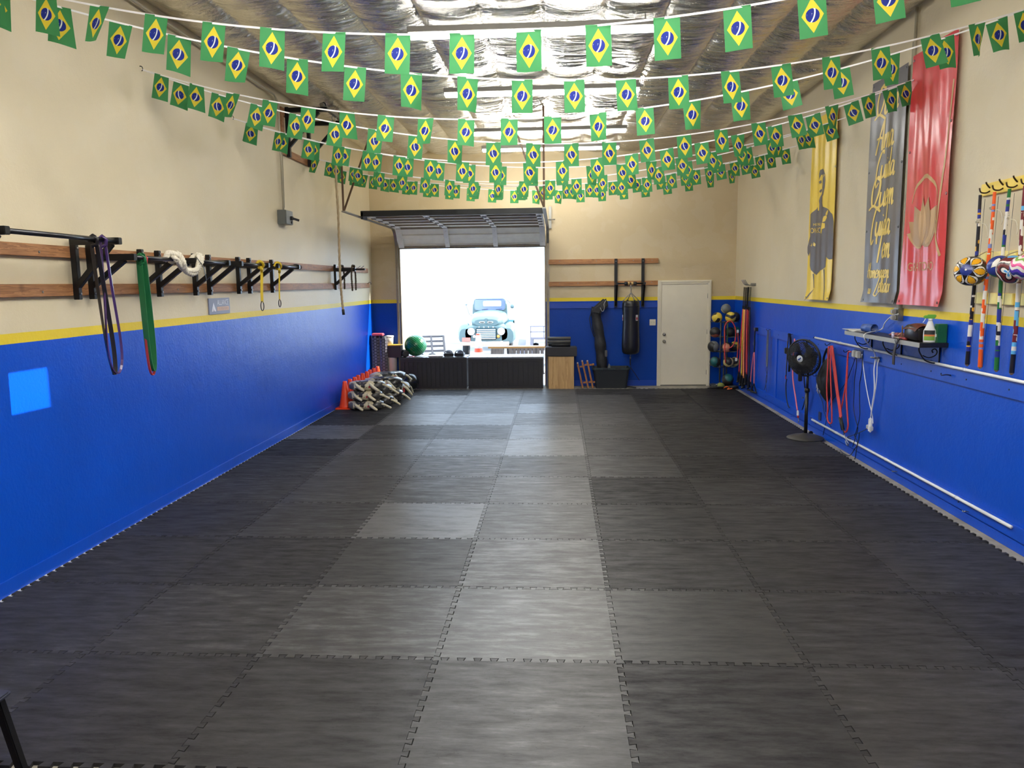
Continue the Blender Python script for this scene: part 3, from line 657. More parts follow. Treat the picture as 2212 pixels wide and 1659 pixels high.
for k, (x0, x1, y, zz, lab) in enumerate(((0.98, 2.34, 14.5, 0.632, 'pale pine plank lying on the grey pallet outside, front one'), (1.0, 2.36, 14.66, 0.632, 'pale pine plank lying on the grey pallet outside, rear one'))):
    mb = MB(); mb.box(x0, x1, y-0.07, y+0.07, gz(14.6)+zz, gz(14.6)+zz+0.045); T(mb.build('pine_plank', M_pine, bevel=0.004), lab, 'plank', 'planks outside')
mb = MB(); mb.beam((1.20, 14.55, gz(14.6)), (1.20, 14.55, gz(14.6)+0.63), 0.3, 0.35); T(mb.build('timber_block', M_grey_wood, bevel=0.006), 'weathered timber block holding up the pine planks outside', 'block')
mb = MB(); mb.prism([(-0.16, 0), (0.12, 0), (0.16, 0.72), (-0.06, 0.74)], (1.50, 19.0, gz(19)), (1, 0.1, 0), (0.05, 0.3, 1), 0.08); T(mb.build('leaning_board', P('pale_board', (128, 128, 142), 0.6), bevel=0.005), 'pale board leaning beside the truck outside', 'board')
t = E('small_trailer', 'pale metal trailer with rails at the right edge of the doorway view', 'trailer', None, (2.35, 18.6, gz(18.6)))
mb = MB(); mb.box(-0.5, 0.7, -0.3, 0.8, 0.78, 0.84); mb.build('deck', P('grey_trailer_metal', (112, 108, 116), 0.5), t, 0.005)
mb = MB()
for x in (-0.48, -0.1, 0.3, 0.68): mb.beam((x, -0.28, 0.84), (x, -0.28, 1.16), 0.03, 0.03)
mb.beam((-0.5, -0.28, 1.16), (0.7, -0.28, 1.16), 0.03, 0.03); mb.beam((-0.5, -0.28, 1.0), (0.7, -0.28, 1.0), 0.03, 0.03); mb.build('side_rail', P('grey_trailer_metal', (112, 108, 116), 0.5), t, 0.003)
for s in (0, 1):
    mb = MB(); mb.lathe([(0.1, -0.08), (0.3, -0.08), (0.32, 0), (0.3, 0.08), (0.1, 0.08)], (-0.35+0.9*s, 0.3, 0.32), 18, 0, (1, 0, 0)); mb.build('wheel', M_tyre, t)
mb = MB(); mb.box(-0.5, -0.42, -0.3, 0.8, 0.30, 0.78); mb.box(0.6, 0.68, -0.3, 0.8, 0.30, 0.78); mb.build('axle_frame', P('grey_trailer_metal', (112, 108, 116), 0.5), t)
mb = MB(); mb.lathe([(0.0, 0.0), (0.11, 0.0), (0.15, 0.34), (0.16, 0.34), (0.16, 0.30), (0.145, 0.30), (0.12, 0.05), (0.0, 0.03)], (1.98, 18.0, gz(18)), 18); T(mb.build('plant_pot', P('dark_grey_pot', (70, 70, 80), 0.7)), 'dark plant pot standing outside near the trailer', 'pot')
t = E('yellow_barrow', 'yellow curved tub outside behind the green ball', 'wheelbarrow', None, (-1.52, 18.0, gz(18)))
M_yb = P('yellow_enamel', (245, 196, 96), 0.5)
mb = MB(); mb.ball((0, 0, 0.72), 0.42, 18, 10, scale=(1, 0.8, 0.62)); mb.build('tub', M_yb, t)
mb = MB(); mb.lathe([(0.08, -0.04), (0.19, -0.04), (0.2, 0), (0.19, 0.04), (0.08, 0.04)], (0.55, 0, 0.2), 16, 0, (0, 1, 0)); mb.build('wheel', M_tyre, t)
mb = MB()
for s in (-1, 1): mb.tube([(0.55, s*0.06, 0.2), (0.0, s*0.22, 0.47), (-0.8, s*0.3, 0.62)], 0.018, 6); mb.tube([(-0.2, s*0.2, 0.5), (-0.25, s*0.24, 0.0)], 0.016, 6)
mb.build('frame', M_steel_blk, t)
# ------------------------------------------------------------------ left wall: timber rails and pull-up brackets
def rail_board(name, a, b, mat, label, group):
    mb = MB(); mb.box(*[v for p in zip(a, b) for v in p]); o = mb.build(name, mat, bevel=0.003); return T(o, label, 'board', group)
r1 = rail_board('timber_rail', (XL, -2.2, 2.270), (XL+0.038, 10.95, 2.357), M_woody, 'brown timber rail along the left wall, upper of the two', 'timber rails on the walls')
r2 = rail_board('timber_rail', (XL, -2.2, 1.985), (XL+0.038, 11.02, 2.075), M_woody, 'brown timber rail along the left wall, lower of the two', 'timber rails on the walls')
for rr, zz in ((r1, 2.313), (r2, 2.03)):
    mb = MB()
    for k in range(18):
        y = -0.6+k*0.66; mb.lathe([(0.0, 0.004), (0.008, 0.003), (0.010, 0.0)], (XL+0.0385, y, zz+0.012*((k*7) % 3-1)), 6, 0, (1, 0, 0), smooth=False)
    mb.build('lag_bolt', M_galv, rr)
def pullup(y0, y1, zb, label):
    t = E('pull_up_bar', label, 'pull-up bar', 'black pull-up bars on the left wall', (XL+0.038, y0, 0))
    xa = 0.39; bar = MB(); bar.cyl((xa-0.03, 0.0, zb), (xa-0.03, y1-y0, zb), 0.017, 12); bar.build('bar', P('worn_steel_bar', (70, 70, 72), 0.28, 0.9), t)
    for yy in (0.0, y1-y0):
        mb = MB(); mb.box(0, 0.045, yy-0.022, yy+0.022, 1.955, 2.375); p = mb.build('wall_post', M_steel_blk, t, 0.003)
        for z in (2.345, 2.00):
            b = MB(); b.lathe([(0.0, 0.007), (0.009, 0.006), (0.011, 0.0)], (0.045, yy, z), 6, 0, (1, 0, 0), smooth=False); b.build('bolt', M_steel, p)
        mb = MB(); mb.box(0.045 if zb < 2.36 else 0.0, xa, yy-0.025, yy+0.025, zb-0.026, zb+0.026); mb.build('arm', M_steel_blk, t, 0.004)
        mb = MB(); mb.beam((0.03, yy, 2.055), (0.30 if zb < 2.36 else 0.32, yy, zb-0.02), 0.042, 0.042); mb.build('brace', M_steel_blk, t, 0.003)
    return t
pullup(0.55, 1.751, 2.392, 'black pull-up bar on the left wall nearest the camera, holding the purple band')
pullup(1.945, 2.682, 2.278, 'black pull-up bar holding the green and red bands, second along the left wall')
pullup(2.977, 3.689, 2.278, 'black pull-up bar third along the left wall, past the white rope')
pullup(4.005, 4.758, 2.278, 'black pull-up bar fourth along the left wall, with the wide yellow strap')
pullup(5.073, 5.803, 2.278, 'black pull-up bar fifth along the left wall, with the narrow yellow strap')
# one more unit nearer the viewer carries straps whose shadows fall on the blue wall
pullup(-0.85, 0.40, 2.392, 'black pull-up bar on the left wall beside the camera')
t = E('rope_bracket', 'single black steel bracket at the far end of the left wall rails', 'bracket', None, (XL+0.038, 8.645, 0))
mb = MB(); mb.box(0, 0.04, -0.022, 0.022, 1.965, 2.38); mb.build('wall_post', M_steel_blk, t, 0.003)
mb = MB(); mb.box(0.0, 0.36, -0.03, 0.03, 2.265, 2.325); mb.box(0.36, 0.52, -0.012, 0.012, 2.28, 2.31); mb.build('arm', M_steel_blk, t, 0.003)
mb = MB(); mb.beam((0.03, 0, 2.06), (0.27, 0, 2.28), 0.045, 0.045); mb.build('brace', M_steel_blk, t, 0.003)
mb = MB()
for x in (0.40, 0.46): mb.cyl((x, -0.03, 2.31), (x+0.03, 0.05, 2.35), 0.006, 6)
mb.build('peg', M_steel, t)
def braided(mb, pts, r, mi=0, turns=28):
    """two-strand twisted rope along a polyline"""
    P_ = crom(pts, 8)
    for s in (0, 1, 2):
        q = []
        for i, p in enumerate(P_):
            d = (P_[min(i+1, len(P_)-1)]-P_[max(i-1, 0)]).normalized(); a = d.orthogonal().normalized(); b = d.cross(a); ph = 2*PI*turns*i/len(P_)+s*2*PI/3
            q.append(p+a*(r*0.5*math.cos(ph))+b*(r*0.5*math.sin(ph)))
        mb.tube(q, r*0.62, 6, mi)
for k, (xo, yy, zb2, lab, mt) in enumerate(((0.14, 8.60, 1.95, 'dark knotted rope loop hanging on the single bracket, nearer the wall', M_dark), (0.33, 8.60, 1.93, 'dark knotted rope loop hanging on the single bracket, at its outer arm', M_dark))):
    x = XL+0.038+xo; mb = MB(); braided(mb, [(x-0.012, yy-0.03, zb2+0.02), (x-0.016, yy-0.045, 2.2), (x, yy-0.04, 2.345), (x, yy+0.05, 2.350), (x, yy+0.09, 2.345), (x+0.012, yy+0.10, 2.2), (x+0.014, yy+0.09, zb2+0.03)], 0.017, turns=22)
    T(mb.build('rope_loop', mt), lab, 'rope', 'rope loops on the single bracket')
# elastic bands over the bars
def band(pts, w, th, side, mat): 
    mb = MB(); mb.strap(crom(pts, 8), w, th, side); return mb
yb = 1.60; xb = XL+0.038+0.36; zt = 2.392+0.020
def hang_loop(name, mat, x, y, ztop, zbot, wbot, w, th, label, twist=0.35, lean=0.0, grp='exercise bands on the left wall'):
    """closed rubber loop lying over a bar and pinched at the top, opening towards its lower bend"""
    pts = []; sides = []; n = 40; Lh = ztop-zbot
    for k in range(n+1):
        a = 2*PI*k/n; c = math.cos(a); s = math.sin(a); z = zbot+Lh*(1+c)/2; f = (1-c)/2
        wd = 0.016 + wbot*(f**2.2)*(1.15 - 0.25*f)
        pts.append((x+0.018*math.copysign(1, s)*(1-f)*abs(s)**0.3, y+s*wd+lean*f, z)); ph = twist*f*(1 if s > 0 else -1); sides.append(Vector((math.cos(ph), math.sin(ph), 0)))
    mb = MB(); mb.strap(pts, w, th, sides)
    tp = MB(); tp.tube([(x-0.024, y-0.03, ztop-0.035), (x-0.03, y, ztop-0.02), (x, y, ztop+0.004), (x+0.03, y, ztop-0.022), (x+0.02, y+0.01, ztop-0.06), (x-0.01, y-0.01, ztop-0.075)], 0.013, 6)
    o = mb.build(name, mat); k_ = tp.build('knot', mat, o); return T(o, label, 'exercise band', grp)
M_purple = P('purple_rubber_band', (66, 44, 96), 0.35); M_lilac = P('lilac_rubber_band', (70, 50, 100), 0.22)
hang_loop('resistance_band', P('black_rubber_band', (22, 20, 26), 0.4), xb-0.01, 1.47, 2.415, 1.395, 0.055, 0.030, 0.005, 'black rubber band hanging from the nearest pull-up bar beside the purple one', 0.9, 0.13)
hang_loop('resistance_band', M_lilac, xb+0.005, 1.56, 2.415, 1.40, 0.150, 0.018, 0.007, 'purple rubber band hanging from the nearest pull-up bar in an open loop', 0.7, 0.06)
hang_loop('resistance_band', M_dgreen, xb-0.005, 2.09, 2.300, 1.36, 0.045, 0.050, 0.006, 'wide green rubber band hanging from the second pull-up bar', 0.25, 0.05)
hang_loop('resistance_band', P('red_rubber_band', (176, 56, 56), 0.5), xb-0.012, 2.13, 2.300, 1.325, 0.088, 0.020, 0.006, 'red rubber band hanging behind the wide green band', 0.2, 0.02)
# straps out of view on the nearest unit, seen only by their shadow
hang_loop('resistance_band', M_blackr, xb, 0.0, 2.415, 1.05, 0.09, 0.03, 0.006, 'black rubber band on the pull-up bar beside the camera', 0.6, 0.0, None)
mb = MB(); mb.strap([(xb-0.01, 0.20, 2.40), (xb-0.01, 0.21, 1.6), (xb-0.01, 0.20, 1.02)], 0.07, 0.01, (0.5, 1, 0)); T(mb.build('hanging_strap', M_black_fab), 'wide black strap on the pull-up bar beside the camera', 'strap')
# white braided rope draped over the second and third brackets
x = XL+0.038
mb = MB(); braided(mb, [(x+0.34, 2.50, 2.27), (x+0.36, 2.52, 2.33), (x+0.40, 2.58, 2.31), (x+0.33, 2.62, 2.26), (x+0.38, 2.64, 2.33), (x+0.43, 2.63, 2.26), (x+0.40, 2.72, 2.19), (x+0.40, 2.86, 2.16), (x+0.40, 2.98, 2.22), (x+0.40, 3.05, 2.31), (x+0.34, 3.06, 2.33), (x+0.30, 3.0, 2.26)], 0.026, turns=16)
braided(mb, [(x+0.33, 2.56, 2.33), (x+0.41, 2.55, 2.28), (x+0.40, 2.66, 2.21), (x+0.41, 2.8, 2.185), (x+0.41, 2.93, 2.21), (x+0.38, 3.03, 2.33)], 0.024, turns=14)
wr = mb.build('braided_rope', M_ropew); T(wr, 'thick white braided rope knotted round the second and third brackets', 'rope')
mb = MB(); mb.strap([(x+0.41, 2.93, 2.31), (x+0.44, 3.0, 2.22), (x+0.43, 3.06, 2.10)], 0.010, 0.003, (0, 1, 0)); mb.build('tie', M_steel_blk, wr)
def ring_strap(y, zb2, w, label, ringr):
    x0 = XL+0.038+0.36; mb = MB(); mb.strap(crom([(x0, y, 2.30), (x0+0.012, y+0.01, 2.2), (x0+0.006, y+0.0, 2.0), (x0+0.004, y, zb2)], 6), w, 0.004, [Vector((0.25, 1, 0))]*19)
    o = mb.build('ring_strap', M_yellow_web)
    mb = MB(); mb.tube(crom([(x0-0.025, y-0.05, 2.27), (x0, y-0.03, 2.315), (x0+0.03, y, 2.30), (x0+0.02, y+0.045, 2.26), (x0-0.02, y+0.02, 2.245), (x0+0.03, y-0.03, 2.235), (x0+0.01, y+0.02, 2.20)], 5), 0.016, 6); mb.build('knot', M_yellow_web, o)
    mb = MB(); R_ = ringr; mb.tube([(x0+0.004+0.2*R_*math.sin(a)*0, y+R_*math.sin(a)*(1 if ringr > .03 else .5), zb2-R_*0.9+R_*1.15*math.cos(a)) for a in [2*PI*k/20 for k in range(20)]], 0.0055, 6, closed=True); mb.build('ring', M_steel_blk, o)
    return T(o, label, 'strap', 'yellow straps on the left wall')
ring_strap(4.55, 1.86, 0.045, 'wide yellow strap with a black ring hanging from the fourth pull-up bar', 0.045)
ring_strap(5.10, 1.87, 0.024, 'narrow yellow strap with a ring hanging from the fifth pull-up bar', 0.038)
mb = MB(); mb.tube(crom([(x, 6.70, 2.33), (x+0.03, 6.72, 2.335), (x+0.06, 6.82, 2.32), (x+0.05, 6.88, 2.29), (x+0.03, 6.84, 2.27)], 5), 0.006, 6); T(mb.build('rail_hook', M_steel_blk), 'small black hook in the upper rail between the yellow straps and climbing rope', 'hook')
mb = MB(); mb.tube(crom([(x, 10.86, 2.06), (x+0.03, 10.87, 2.09), (x+0.05, 10.92, 2.08), (x+0.04, 10.96, 2.05)], 5), 0.006, 6); T(mb.build('rail_hook', M_steel_blk), 'small hook at the far end of the lower left rail', 'hook')
# sign on the left wall
t = E('wall_sign', 'small grey sign with white triangle emblem and ALLIANCE lettering on left wall', 'sign', None, (XL, 4.06, 1.745))
mb = MB(); mb.box(0, 0.012, 0, 0.525, 0, 0.173); mb.build('plate', P('grey_sign_plate', (116, 118, 138), 0.45), t, 0.002)
mb = MB(); put_text(mb, 'ALLIANCE', 0.085, lambda a, b: (0.0135, 0.345+a, 0.122+b), 0, 0.72); mb.prism([(0.06, 0.03), (0.11, 0.128), (0.165, 0.03), (0.135, 0.03), (0.113, 0.09), (0.092, 0.03)], (0.012, 0, 0), (0, 1, 0), (0, 0, 1), 0.0015); mb.cbox((0.0128, 0.118, 0.055), (0.0015, 0.014, 0.045)); mb.build('lettering', P('pale_lettering', (222, 222, 232), 0.5), t)
mb = MB(); mb.box(0.012, 0.0135, 0.195, 0.495, 0.035, 0.078); st = mb.build('tan_strip', P('tan_strip', (206, 168, 142), 0.5), t)
mb = MB(); put_text(mb, 'JIU JITSU TEAM', 0.036, lambda a, b: (0.0142, 0.345+a, 0.0565+b), 0, 0.95); mb.build('small_lettering', P('grey_lettering', (150, 130, 128), 0.5), st)
# electrical switch box with conduit
t = E('switch_box', 'grey electrical switch box with lever on the left wall', 'switch box', None, (XL, 6.26, 2.86))
mb = MB(); mb.box(0, 0.115, 0.0, 0.27, 0.0, 0.185); mb.build('box', P('grey_enamel', (96, 100, 98), 0.45), t, 0.005)
mb = MB(); mb.box(0.115, 0.122, 0.01, 0.262, 0.005, 0.180); mb.build('cover', P('grey_enamel_light', (132, 134, 130), 0.45), t, 0.002)
mb = MB(); mb.cbox((0.138, 0.17, 0.085), (0.03, 0.05, 0.05)); mb.beam((0.14, 0.19, 0.085), (0.21, 0.25, 0.06), 0.02, 0.03); mb.cyl((0.125, 0.19, 0.03), (0.135, 0.19, 0.03), 0.02, 10); mb.build('lever', M_steel_blk, t, 0.002)
mb = MB(); mb.tube([(XL+0.04, 6.40, 3.045), (XL+0.04, 6.40, 4.2), (XL+0.05, 6.38, 4.42), (XL+0.06, 6.2, 4.50), (XL+0.06, -2.0, 4.52)], 0.013, 8); T(mb.build('conduit_pipe', P('painted_conduit', (178, 170, 148), 0.5)), 'thin conduit pipe rising from the grey switch box along the left ceiling edge', 'pipe')
mb = MB(); mb.tube([(XL+0.04, 6.47, 3.9), (XL+0.03, 6.47, 3.1), (XL+0.02, 6.40, 2.98)], 0.006, 6); T(mb.build('wall_cable', P('beige_cable', (150, 142, 120), 0.6)), 'thin cable hanging beside the conduit on the left wall', 'cable')
# steel frame for the climbing rope
t = E('climbing_rig', 'black steel rope rig bolted to timber boards high on the left wall', 'bracket', None, (XL, 6.5, 3.8))
mb = MB(); mb.box(0, 0.04, 0.0, 1.18, 0.52, 0.62); mb.box(0, 0.04, 0.0, 1.18, 0.0, 0.09); mb.box(0, 0.04, 0.0, 0.09, 0.09, 0.52); mb.build('backing_board', M_woody, t, 0.003)
for yy in (0.16, 1.05):
    mb = MB(); mb.box(0.04, 0.09, yy-0.03, yy+0.03, -0.02, 0.64); mb.build('wall_post', M_steel_blk, t, 0.004)
    mb = MB(); mb.box(0.04, 0.62, yy-0.028, yy+0.028, 0.57, 0.63); a_ = mb.build('arm', M_steel_blk, t, 0.004)
    b = MB(); b.tube([(0.57+0.03*math.cos(a), yy, 0.645+0.045*math.sin(a)) for a in [PI*k/8 for k in range(9)]], 0.008, 6); b.build('eye', M_steel_blk, a_)
    mb = MB(); mb.beam((0.07, yy, 0.12), (0.50, yy, 0.57), 0.045, 0.045); mb.build('brace', M_steel_blk, t, 0.003)
mb = MB(); mb.beam((0.56, 0.10, 0.65), (0.56, 1.12, 0.65), 0.05, 0.05); mb.build('cross_beam', P('grey_galvanised_beam', (120, 116, 104), 0.5, 0.6), t, 0.004)
t = E('climbing_rope', 'long twisted climbing rope hanging from the frame on the left', 'rope', None, (XL+0.56, 7.18, 0))
mb = MB(); braided(mb, [(0, 0, 4.36), (0.0, 0, 4.2), (-0.005, 0, 3.6), (0.004, 0, 3.0), (-0.004, 0.0, 2.4), (0.0, 0, 2.0), (0.018, 0.0, 1.68)], 0.018, turns=60); mb.build('rope', M_hemp, t)
mb = MB(); mb.cyl((0.018, 0, 1.69), (0.024, 0, 1.61), 0.021, 10); mb.build('taped_end', M_blackr, t)
mb = MB(); mb.tube([(0.03*math.cos(a), 0, 4.39+0.04*math.sin(a)) for a in [2*PI*k/14 for k in range(14)]], 0.006, 6, closed=True); mb.build('carabiner', M_steel, t)
# ------------------------------------------------------------------ far left corner
for k in range(9):
    yy = 8.56+k*0.285; bands = [(0.20, 0.335)] if k in (4, 5) else []
    if k == 0: lab = 'orange training cone at the near end of the row on the left'
    elif k == 8: lab = 'orange training cone at the far end of the row, by the textured rollers'
    elif k == 4: lab = 'orange training cone with a white band, nearer of the two banded ones'
    elif k == 5: lab = 'orange training cone with a white band, farther of the two banded ones'
    else: lab = '%s orange training cone from the near end of the row' % ORD[k]
    traffic_cone((-0.885+0.008*(k % 3), yy, 0.0), 0.455, 0.105, lab, bands, 'training cones by the left wall', 'training_cone')
# floor is the mats there
def camo():
    t = NT('camouflage_vinyl'); co = t.coord('Object', (5, 5, 6.5)); v = t.n('ShaderNodeTexVoronoi', i_Scale=1.5, feature='F1'); 
    w = t.n('ShaderNodeVectorMath', operation='ADD'); nz_ = t.n('ShaderNodeTexNoise', i_Scale=2.2, i_Detail=3.0); t.l(co, nz_.inputs['Vector'])
    sc = t.n('ShaderNodeVectorMath', operation='SCALE'); sc.inputs['Scale'].default_value = 1.7; t.l(nz_.outputs['Color'], sc.inputs[0]); t.l(co, w.inputs[0]); t.l(sc.outputs[0], w.inputs[1]); t.l(w.outputs[0], v.inputs['Vector'])
    r = t.n('ShaderNodeSeparateColor'); t.l(v.outputs['Color'], r.inputs[0])
    rp = t.n('ShaderNodeValToRGB'); rp.color_ramp.interpolation = 'CONSTANT'; e = rp.color_ramp.elements
    for _ in range(2): e.new(.5)
    for el, (p, c) in zip(e, ((0, (24, 23, 24)), (0.46, (112, 108, 102)), (0.58, (206, 194, 162)), (0.88, (60, 58, 58)))): el.position = p; el.color = (*lin(c), 1)
    t.l(r.outputs[0], rp.inputs[0]); t.set(Base_Color=rp.outputs[0], Roughness=0.3); t.bump(t.noise(9, t.coord('Object'), 3), 0.35, 0.02); return t.m
M_camo = camo(); M_hand = P('cream_webbing_handle', (212, 200, 168), 0.5); M_redtab = P('red_webbing', (176, 40, 48), 0.6)
def sandbag(loc, rz, L, Hh, D, label, ends=True, up=False, flop=1.0):
    t = E('sandbag', label, 'sandbag', 'camouflage training sandbags by the cones', loc, rz)
    def rf(th, ph): return 1.0 + 0.05*math.sin(5*ph+3*th)+0.03*math.sin(9*th)
    mb = MB(); n = 22; secs = []
    for k in range(n+1):
        u = -1+2*k/n; pr = max(0.0, 1-abs(u)**3.2)**0.5; pr = max(pr, 0.28)
        wv = 1+0.05*math.sin(9*u+1)
        secs.append((u*L/2, pr*wv))
    vs = []; fs = []; seg = 18
    for x_, pr in secs:
        for k in range(seg):
            a = 2*PI*k/seg; c, s = math.cos(a), math.sin(a); s2 = s if s > 0 else max(s, -0.88)
            vs.append((x_, D/2*pr*math.copysign(abs(c)**0.8, c)*(1+0.04*math.sin(3*a+x_*20)), Hh/2+Hh/2*(0.45+0.55*pr)*math.copysign(abs(s2)**0.85, s2)))
    for i in range(n):
        for k in range(seg): fs.append((i*seg+k, i*seg+(k+1) % seg, (i+1)*seg+(k+1) % seg, (i+1)*seg+k))
    fs += [tuple(range(seg)), tuple(n*seg+k for k in range(seg-1, -1, -1))]; mb.add(vs, fs, 0, True); mb.build('bag', M_camo, t)
    # padded handles drooping from the front side
    for s in (-1, 1):
        h = MB(); x0 = s*L*0.20; y0 = -D/2*0.93
        pts = crom([(x0-0.05, y0+0.03, Hh*0.72), (x0-0.02, y0-0.035*flop, Hh*0.62), (x0+0.05, y0-0.055*flop, Hh*0.30), (x0+0.10, y0-0.05*flop, Hh*0.10)], 6); nn_ = len(pts)
        h.tube(pts, [0.017+0.008*math.sin(PI*min(1, 1.05*i/nn_)) for i in range(nn_)], 8); o = h.build('handle', M_hand, t)
        h = MB(); h.strap([(x0-0.06, y0+0.045, Hh*0.80), (x0-0.055, y0+0.00, Hh*0.66), (x0-0.05, y0-0.012, Hh*0.35)], 0.035, 0.004, (1, 0, 0)); h.build('webbing', M_redtab if s > 0 else M_hand, o)
    eh = MB(); x1 = L/2-0.02; eh.tube(crom([(x1-0.05, -0.05, Hh*0.6), (x1+0.03, -0.06, Hh*0.55), (x1+0.10, -0.02, Hh*0.28), (x1+0.14, 0.0, 0.02)], 6), 0.017, 8); eh.build('end_handle', M_hand, t)
    return t
# near pile of three, middle pair, rear large ones
sandbag((-0.50, 8.42, 0.0), 0.05, 0.58, 0.165, 0.30, 'camouflage sandbag at the bottom of the nearest pile')
sandbag((-0.51, 8.42, 0.160), 0.02, 0.56, 0.165, 0.30, 'camouflage sandbag in the middle of the nearest pile')
sandbag((-0.48, 8.44, 0.318), 0.08, 0.58, 0.165, 0.30, 'camouflage sandbag on top of the nearest pile')
sandbag((-0.44, 8.84, 0.0), -0.10, 0.62, 0.19, 0.34, 'camouflage sandbag on the floor in the second pile')
sandbag((-0.46, 8.86, 0.185), -0.05, 0.60, 0.19, 0.34, 'camouflage sandbag on top of the second pile, with yellow cords')
sandbag((-0.40, 9.32, 0.0), 0.15, 0.66, 0.22, 0.36, 'large camouflage sandbag on the floor in the third pile')
sandbag((-0.41, 9.34, 0.215), 0.10, 0.66, 0.22, 0.36, 'large camouflage sandbag on top of the third pile')
sandbag((-0.36, 9.84, 0.0), 0.9, 0.72, 0.28, 0.42, 'large camouflage sandbag on the floor, farthest from the camera')
sandbag((-0.44, 9.82, 0.275), 0.5, 0.66, 0.20, 0.36, 'camouflage sandbag with upright handles on top of the farthest pile', flop=-0.6)
t = E('medicine_ball', 'shiny black medicine ball on the mat in front of the left deck box', 'ball', None, (-0.19, 10.62, 0.0))
mb = MB(); mb.ball((0, 0, 0.172), 0.172, 28, 18, mif=lambda th, ph: 0); mb.build('ball', P('glossy_black_vinyl', (24, 26, 28), 0.22), t)
mb = MB(); mb.lathe([(0.105, 0.035), (0.173, 0.16), (0.176, 0.16), (0.108, 0.032)], (0, 0, 0), 28); 
mb2 = MB(); mb2.lathe([(0.06, 0.008), (0.12, 0.044), (0.123, 0.041), (0.062, 0.004)], (0, 0, 0), 28); mb2.build('grey_panel', P('grey_rubber', (108, 110, 112), 0.6), t)
mb = MB(); mb.strap(crom([(-0.17, -0.10, 0.25), (-0.12, -0.14, 0.22), (-0.09, -0.155, 0.17), (-0.06, -0.165, 0.13)], 5), 0.03, 0.005, (1, 0.4, 0.6)); mb.build('tag', P('lime_green_tag', (146, 190, 92), 0.5), t)
# textured foam rollers standing in the corner
def long_roller(loc, h, r, label, seed):
    t = E('foam_roller', label, 'foam roller', 'tall textured foam rollers in the corner', loc)
    mb = MB(); mb.cyl((0, 0, 0), (0, 0, h), r*0.90, 20); mb.build('core', M_blackr, t)
    mb = MB(); nc, nr = 9, 17
    for i in range(nc):
        a = 2*PI*i/nc
        for j in range(nr):
            z = h*(j+0.55+(0.5 if i % 2 else 0))/(nr+0.6); rot = Matrix.Rotation(a, 3, 'Z')
            mb.cbox((r*0.93*math.cos(a), r*0.93*math.sin(a), z), (0.024, 0.042, 0.048), 0, rot)
    mb.build('grid_blocks', P('grey_foam_blocks', (112, 108, 116), 0.7), t, 0.004); return t
long_roller((-0.955, 11.10, -0.02), 1.06, 0.075, 'tall textured grey foam roller standing in the corner, nearer the left wall', 1)
long_roller((-0.800, 11.12, -0.02), 1.05, 0.075, 'tall textured grey foam roller standing in the corner, beside the white bin', 2)
mb = MB(); mb.cbox((-0.90, 11.10, 1.065), (0.24, 0.17, 0.045)); T(mb.build('folded_cloth', P('pink_cloth', (220, 96, 104), 0.8), bevel=0.018), 'pink folded cloth lying on top of the tall foam rollers', 'cloth')
t = E('waste_bin', 'tall white cylindrical bin in the corner under the dark crate', 'bin', None, (-0.66, 11.24, -0.02))
mb = MB(); mb.lathe([(0.0, 0.0), (0.085, 0.0), (0.10, 0.60), (0.105, 0.62), (0.095, 0.62), (0.085, 0.03), (0.0, 0.02)], (0, 0, 0), 24); mb.build('shell', P('off_white_plastic', (196, 190, 182), 0.4), t)
t = E('storage_crate', 'dark crate with a yellow top edge beside the green exercise ball', 'crate', None, (-0.645, 11.22, 0.603))
mb = MB(); mb.box(-0.19, 0.19, -0.10, 0.11, 0, 0.02); mb.box(-0.19, 0.19, -0.10, -0.085, 0.02, 0.23); mb.box(-0.19, 0.19, 0.095, 0.11, 0.02, 0.23); mb.box(-0.19, -0.175, -0.085, 0.095, 0.02, 0.23); mb.build('body', P('dark_brown_plastic', (46, 34, 34), 0.5), t, 0.003)
mb = MB()
for k in range(6): mb.box(0.176, 0.19, -0.08+k*0.032, -0.066+k*0.032, 0.02, 0.23)
mb.build('slatted_end', P('dark_brown_plastic', (46, 34, 34), 0.5), t, 0.002)
mb = MB(); mb.box(-0.195, 0.195, -0.105, 0.115, 0.23, 0.25); mb.build('lid', P('yellow_lid', (220, 176, 60), 0.5), t, 0.006)
t = E('waste_tub', 'white lidded tub standing on the dark crate in the corner', 'tub', None, (-0.72, 11.25, 0.853))
mb = MB(); mb.lathe([(0.0, 0.0), (0.085, 0.0), (0.095, 0.15), (0.0, 0.15)], (0, 0, 0), 20); mb.build('tub', P('off_white_plastic', (222, 214, 200), 0.4), t)
mb = MB(); mb.lathe([(0.10, 0.145), (0.102, 0.175), (0.0, 0.185)], (0, 0, 0), 20); mb.build('lid', M_whitep, t)
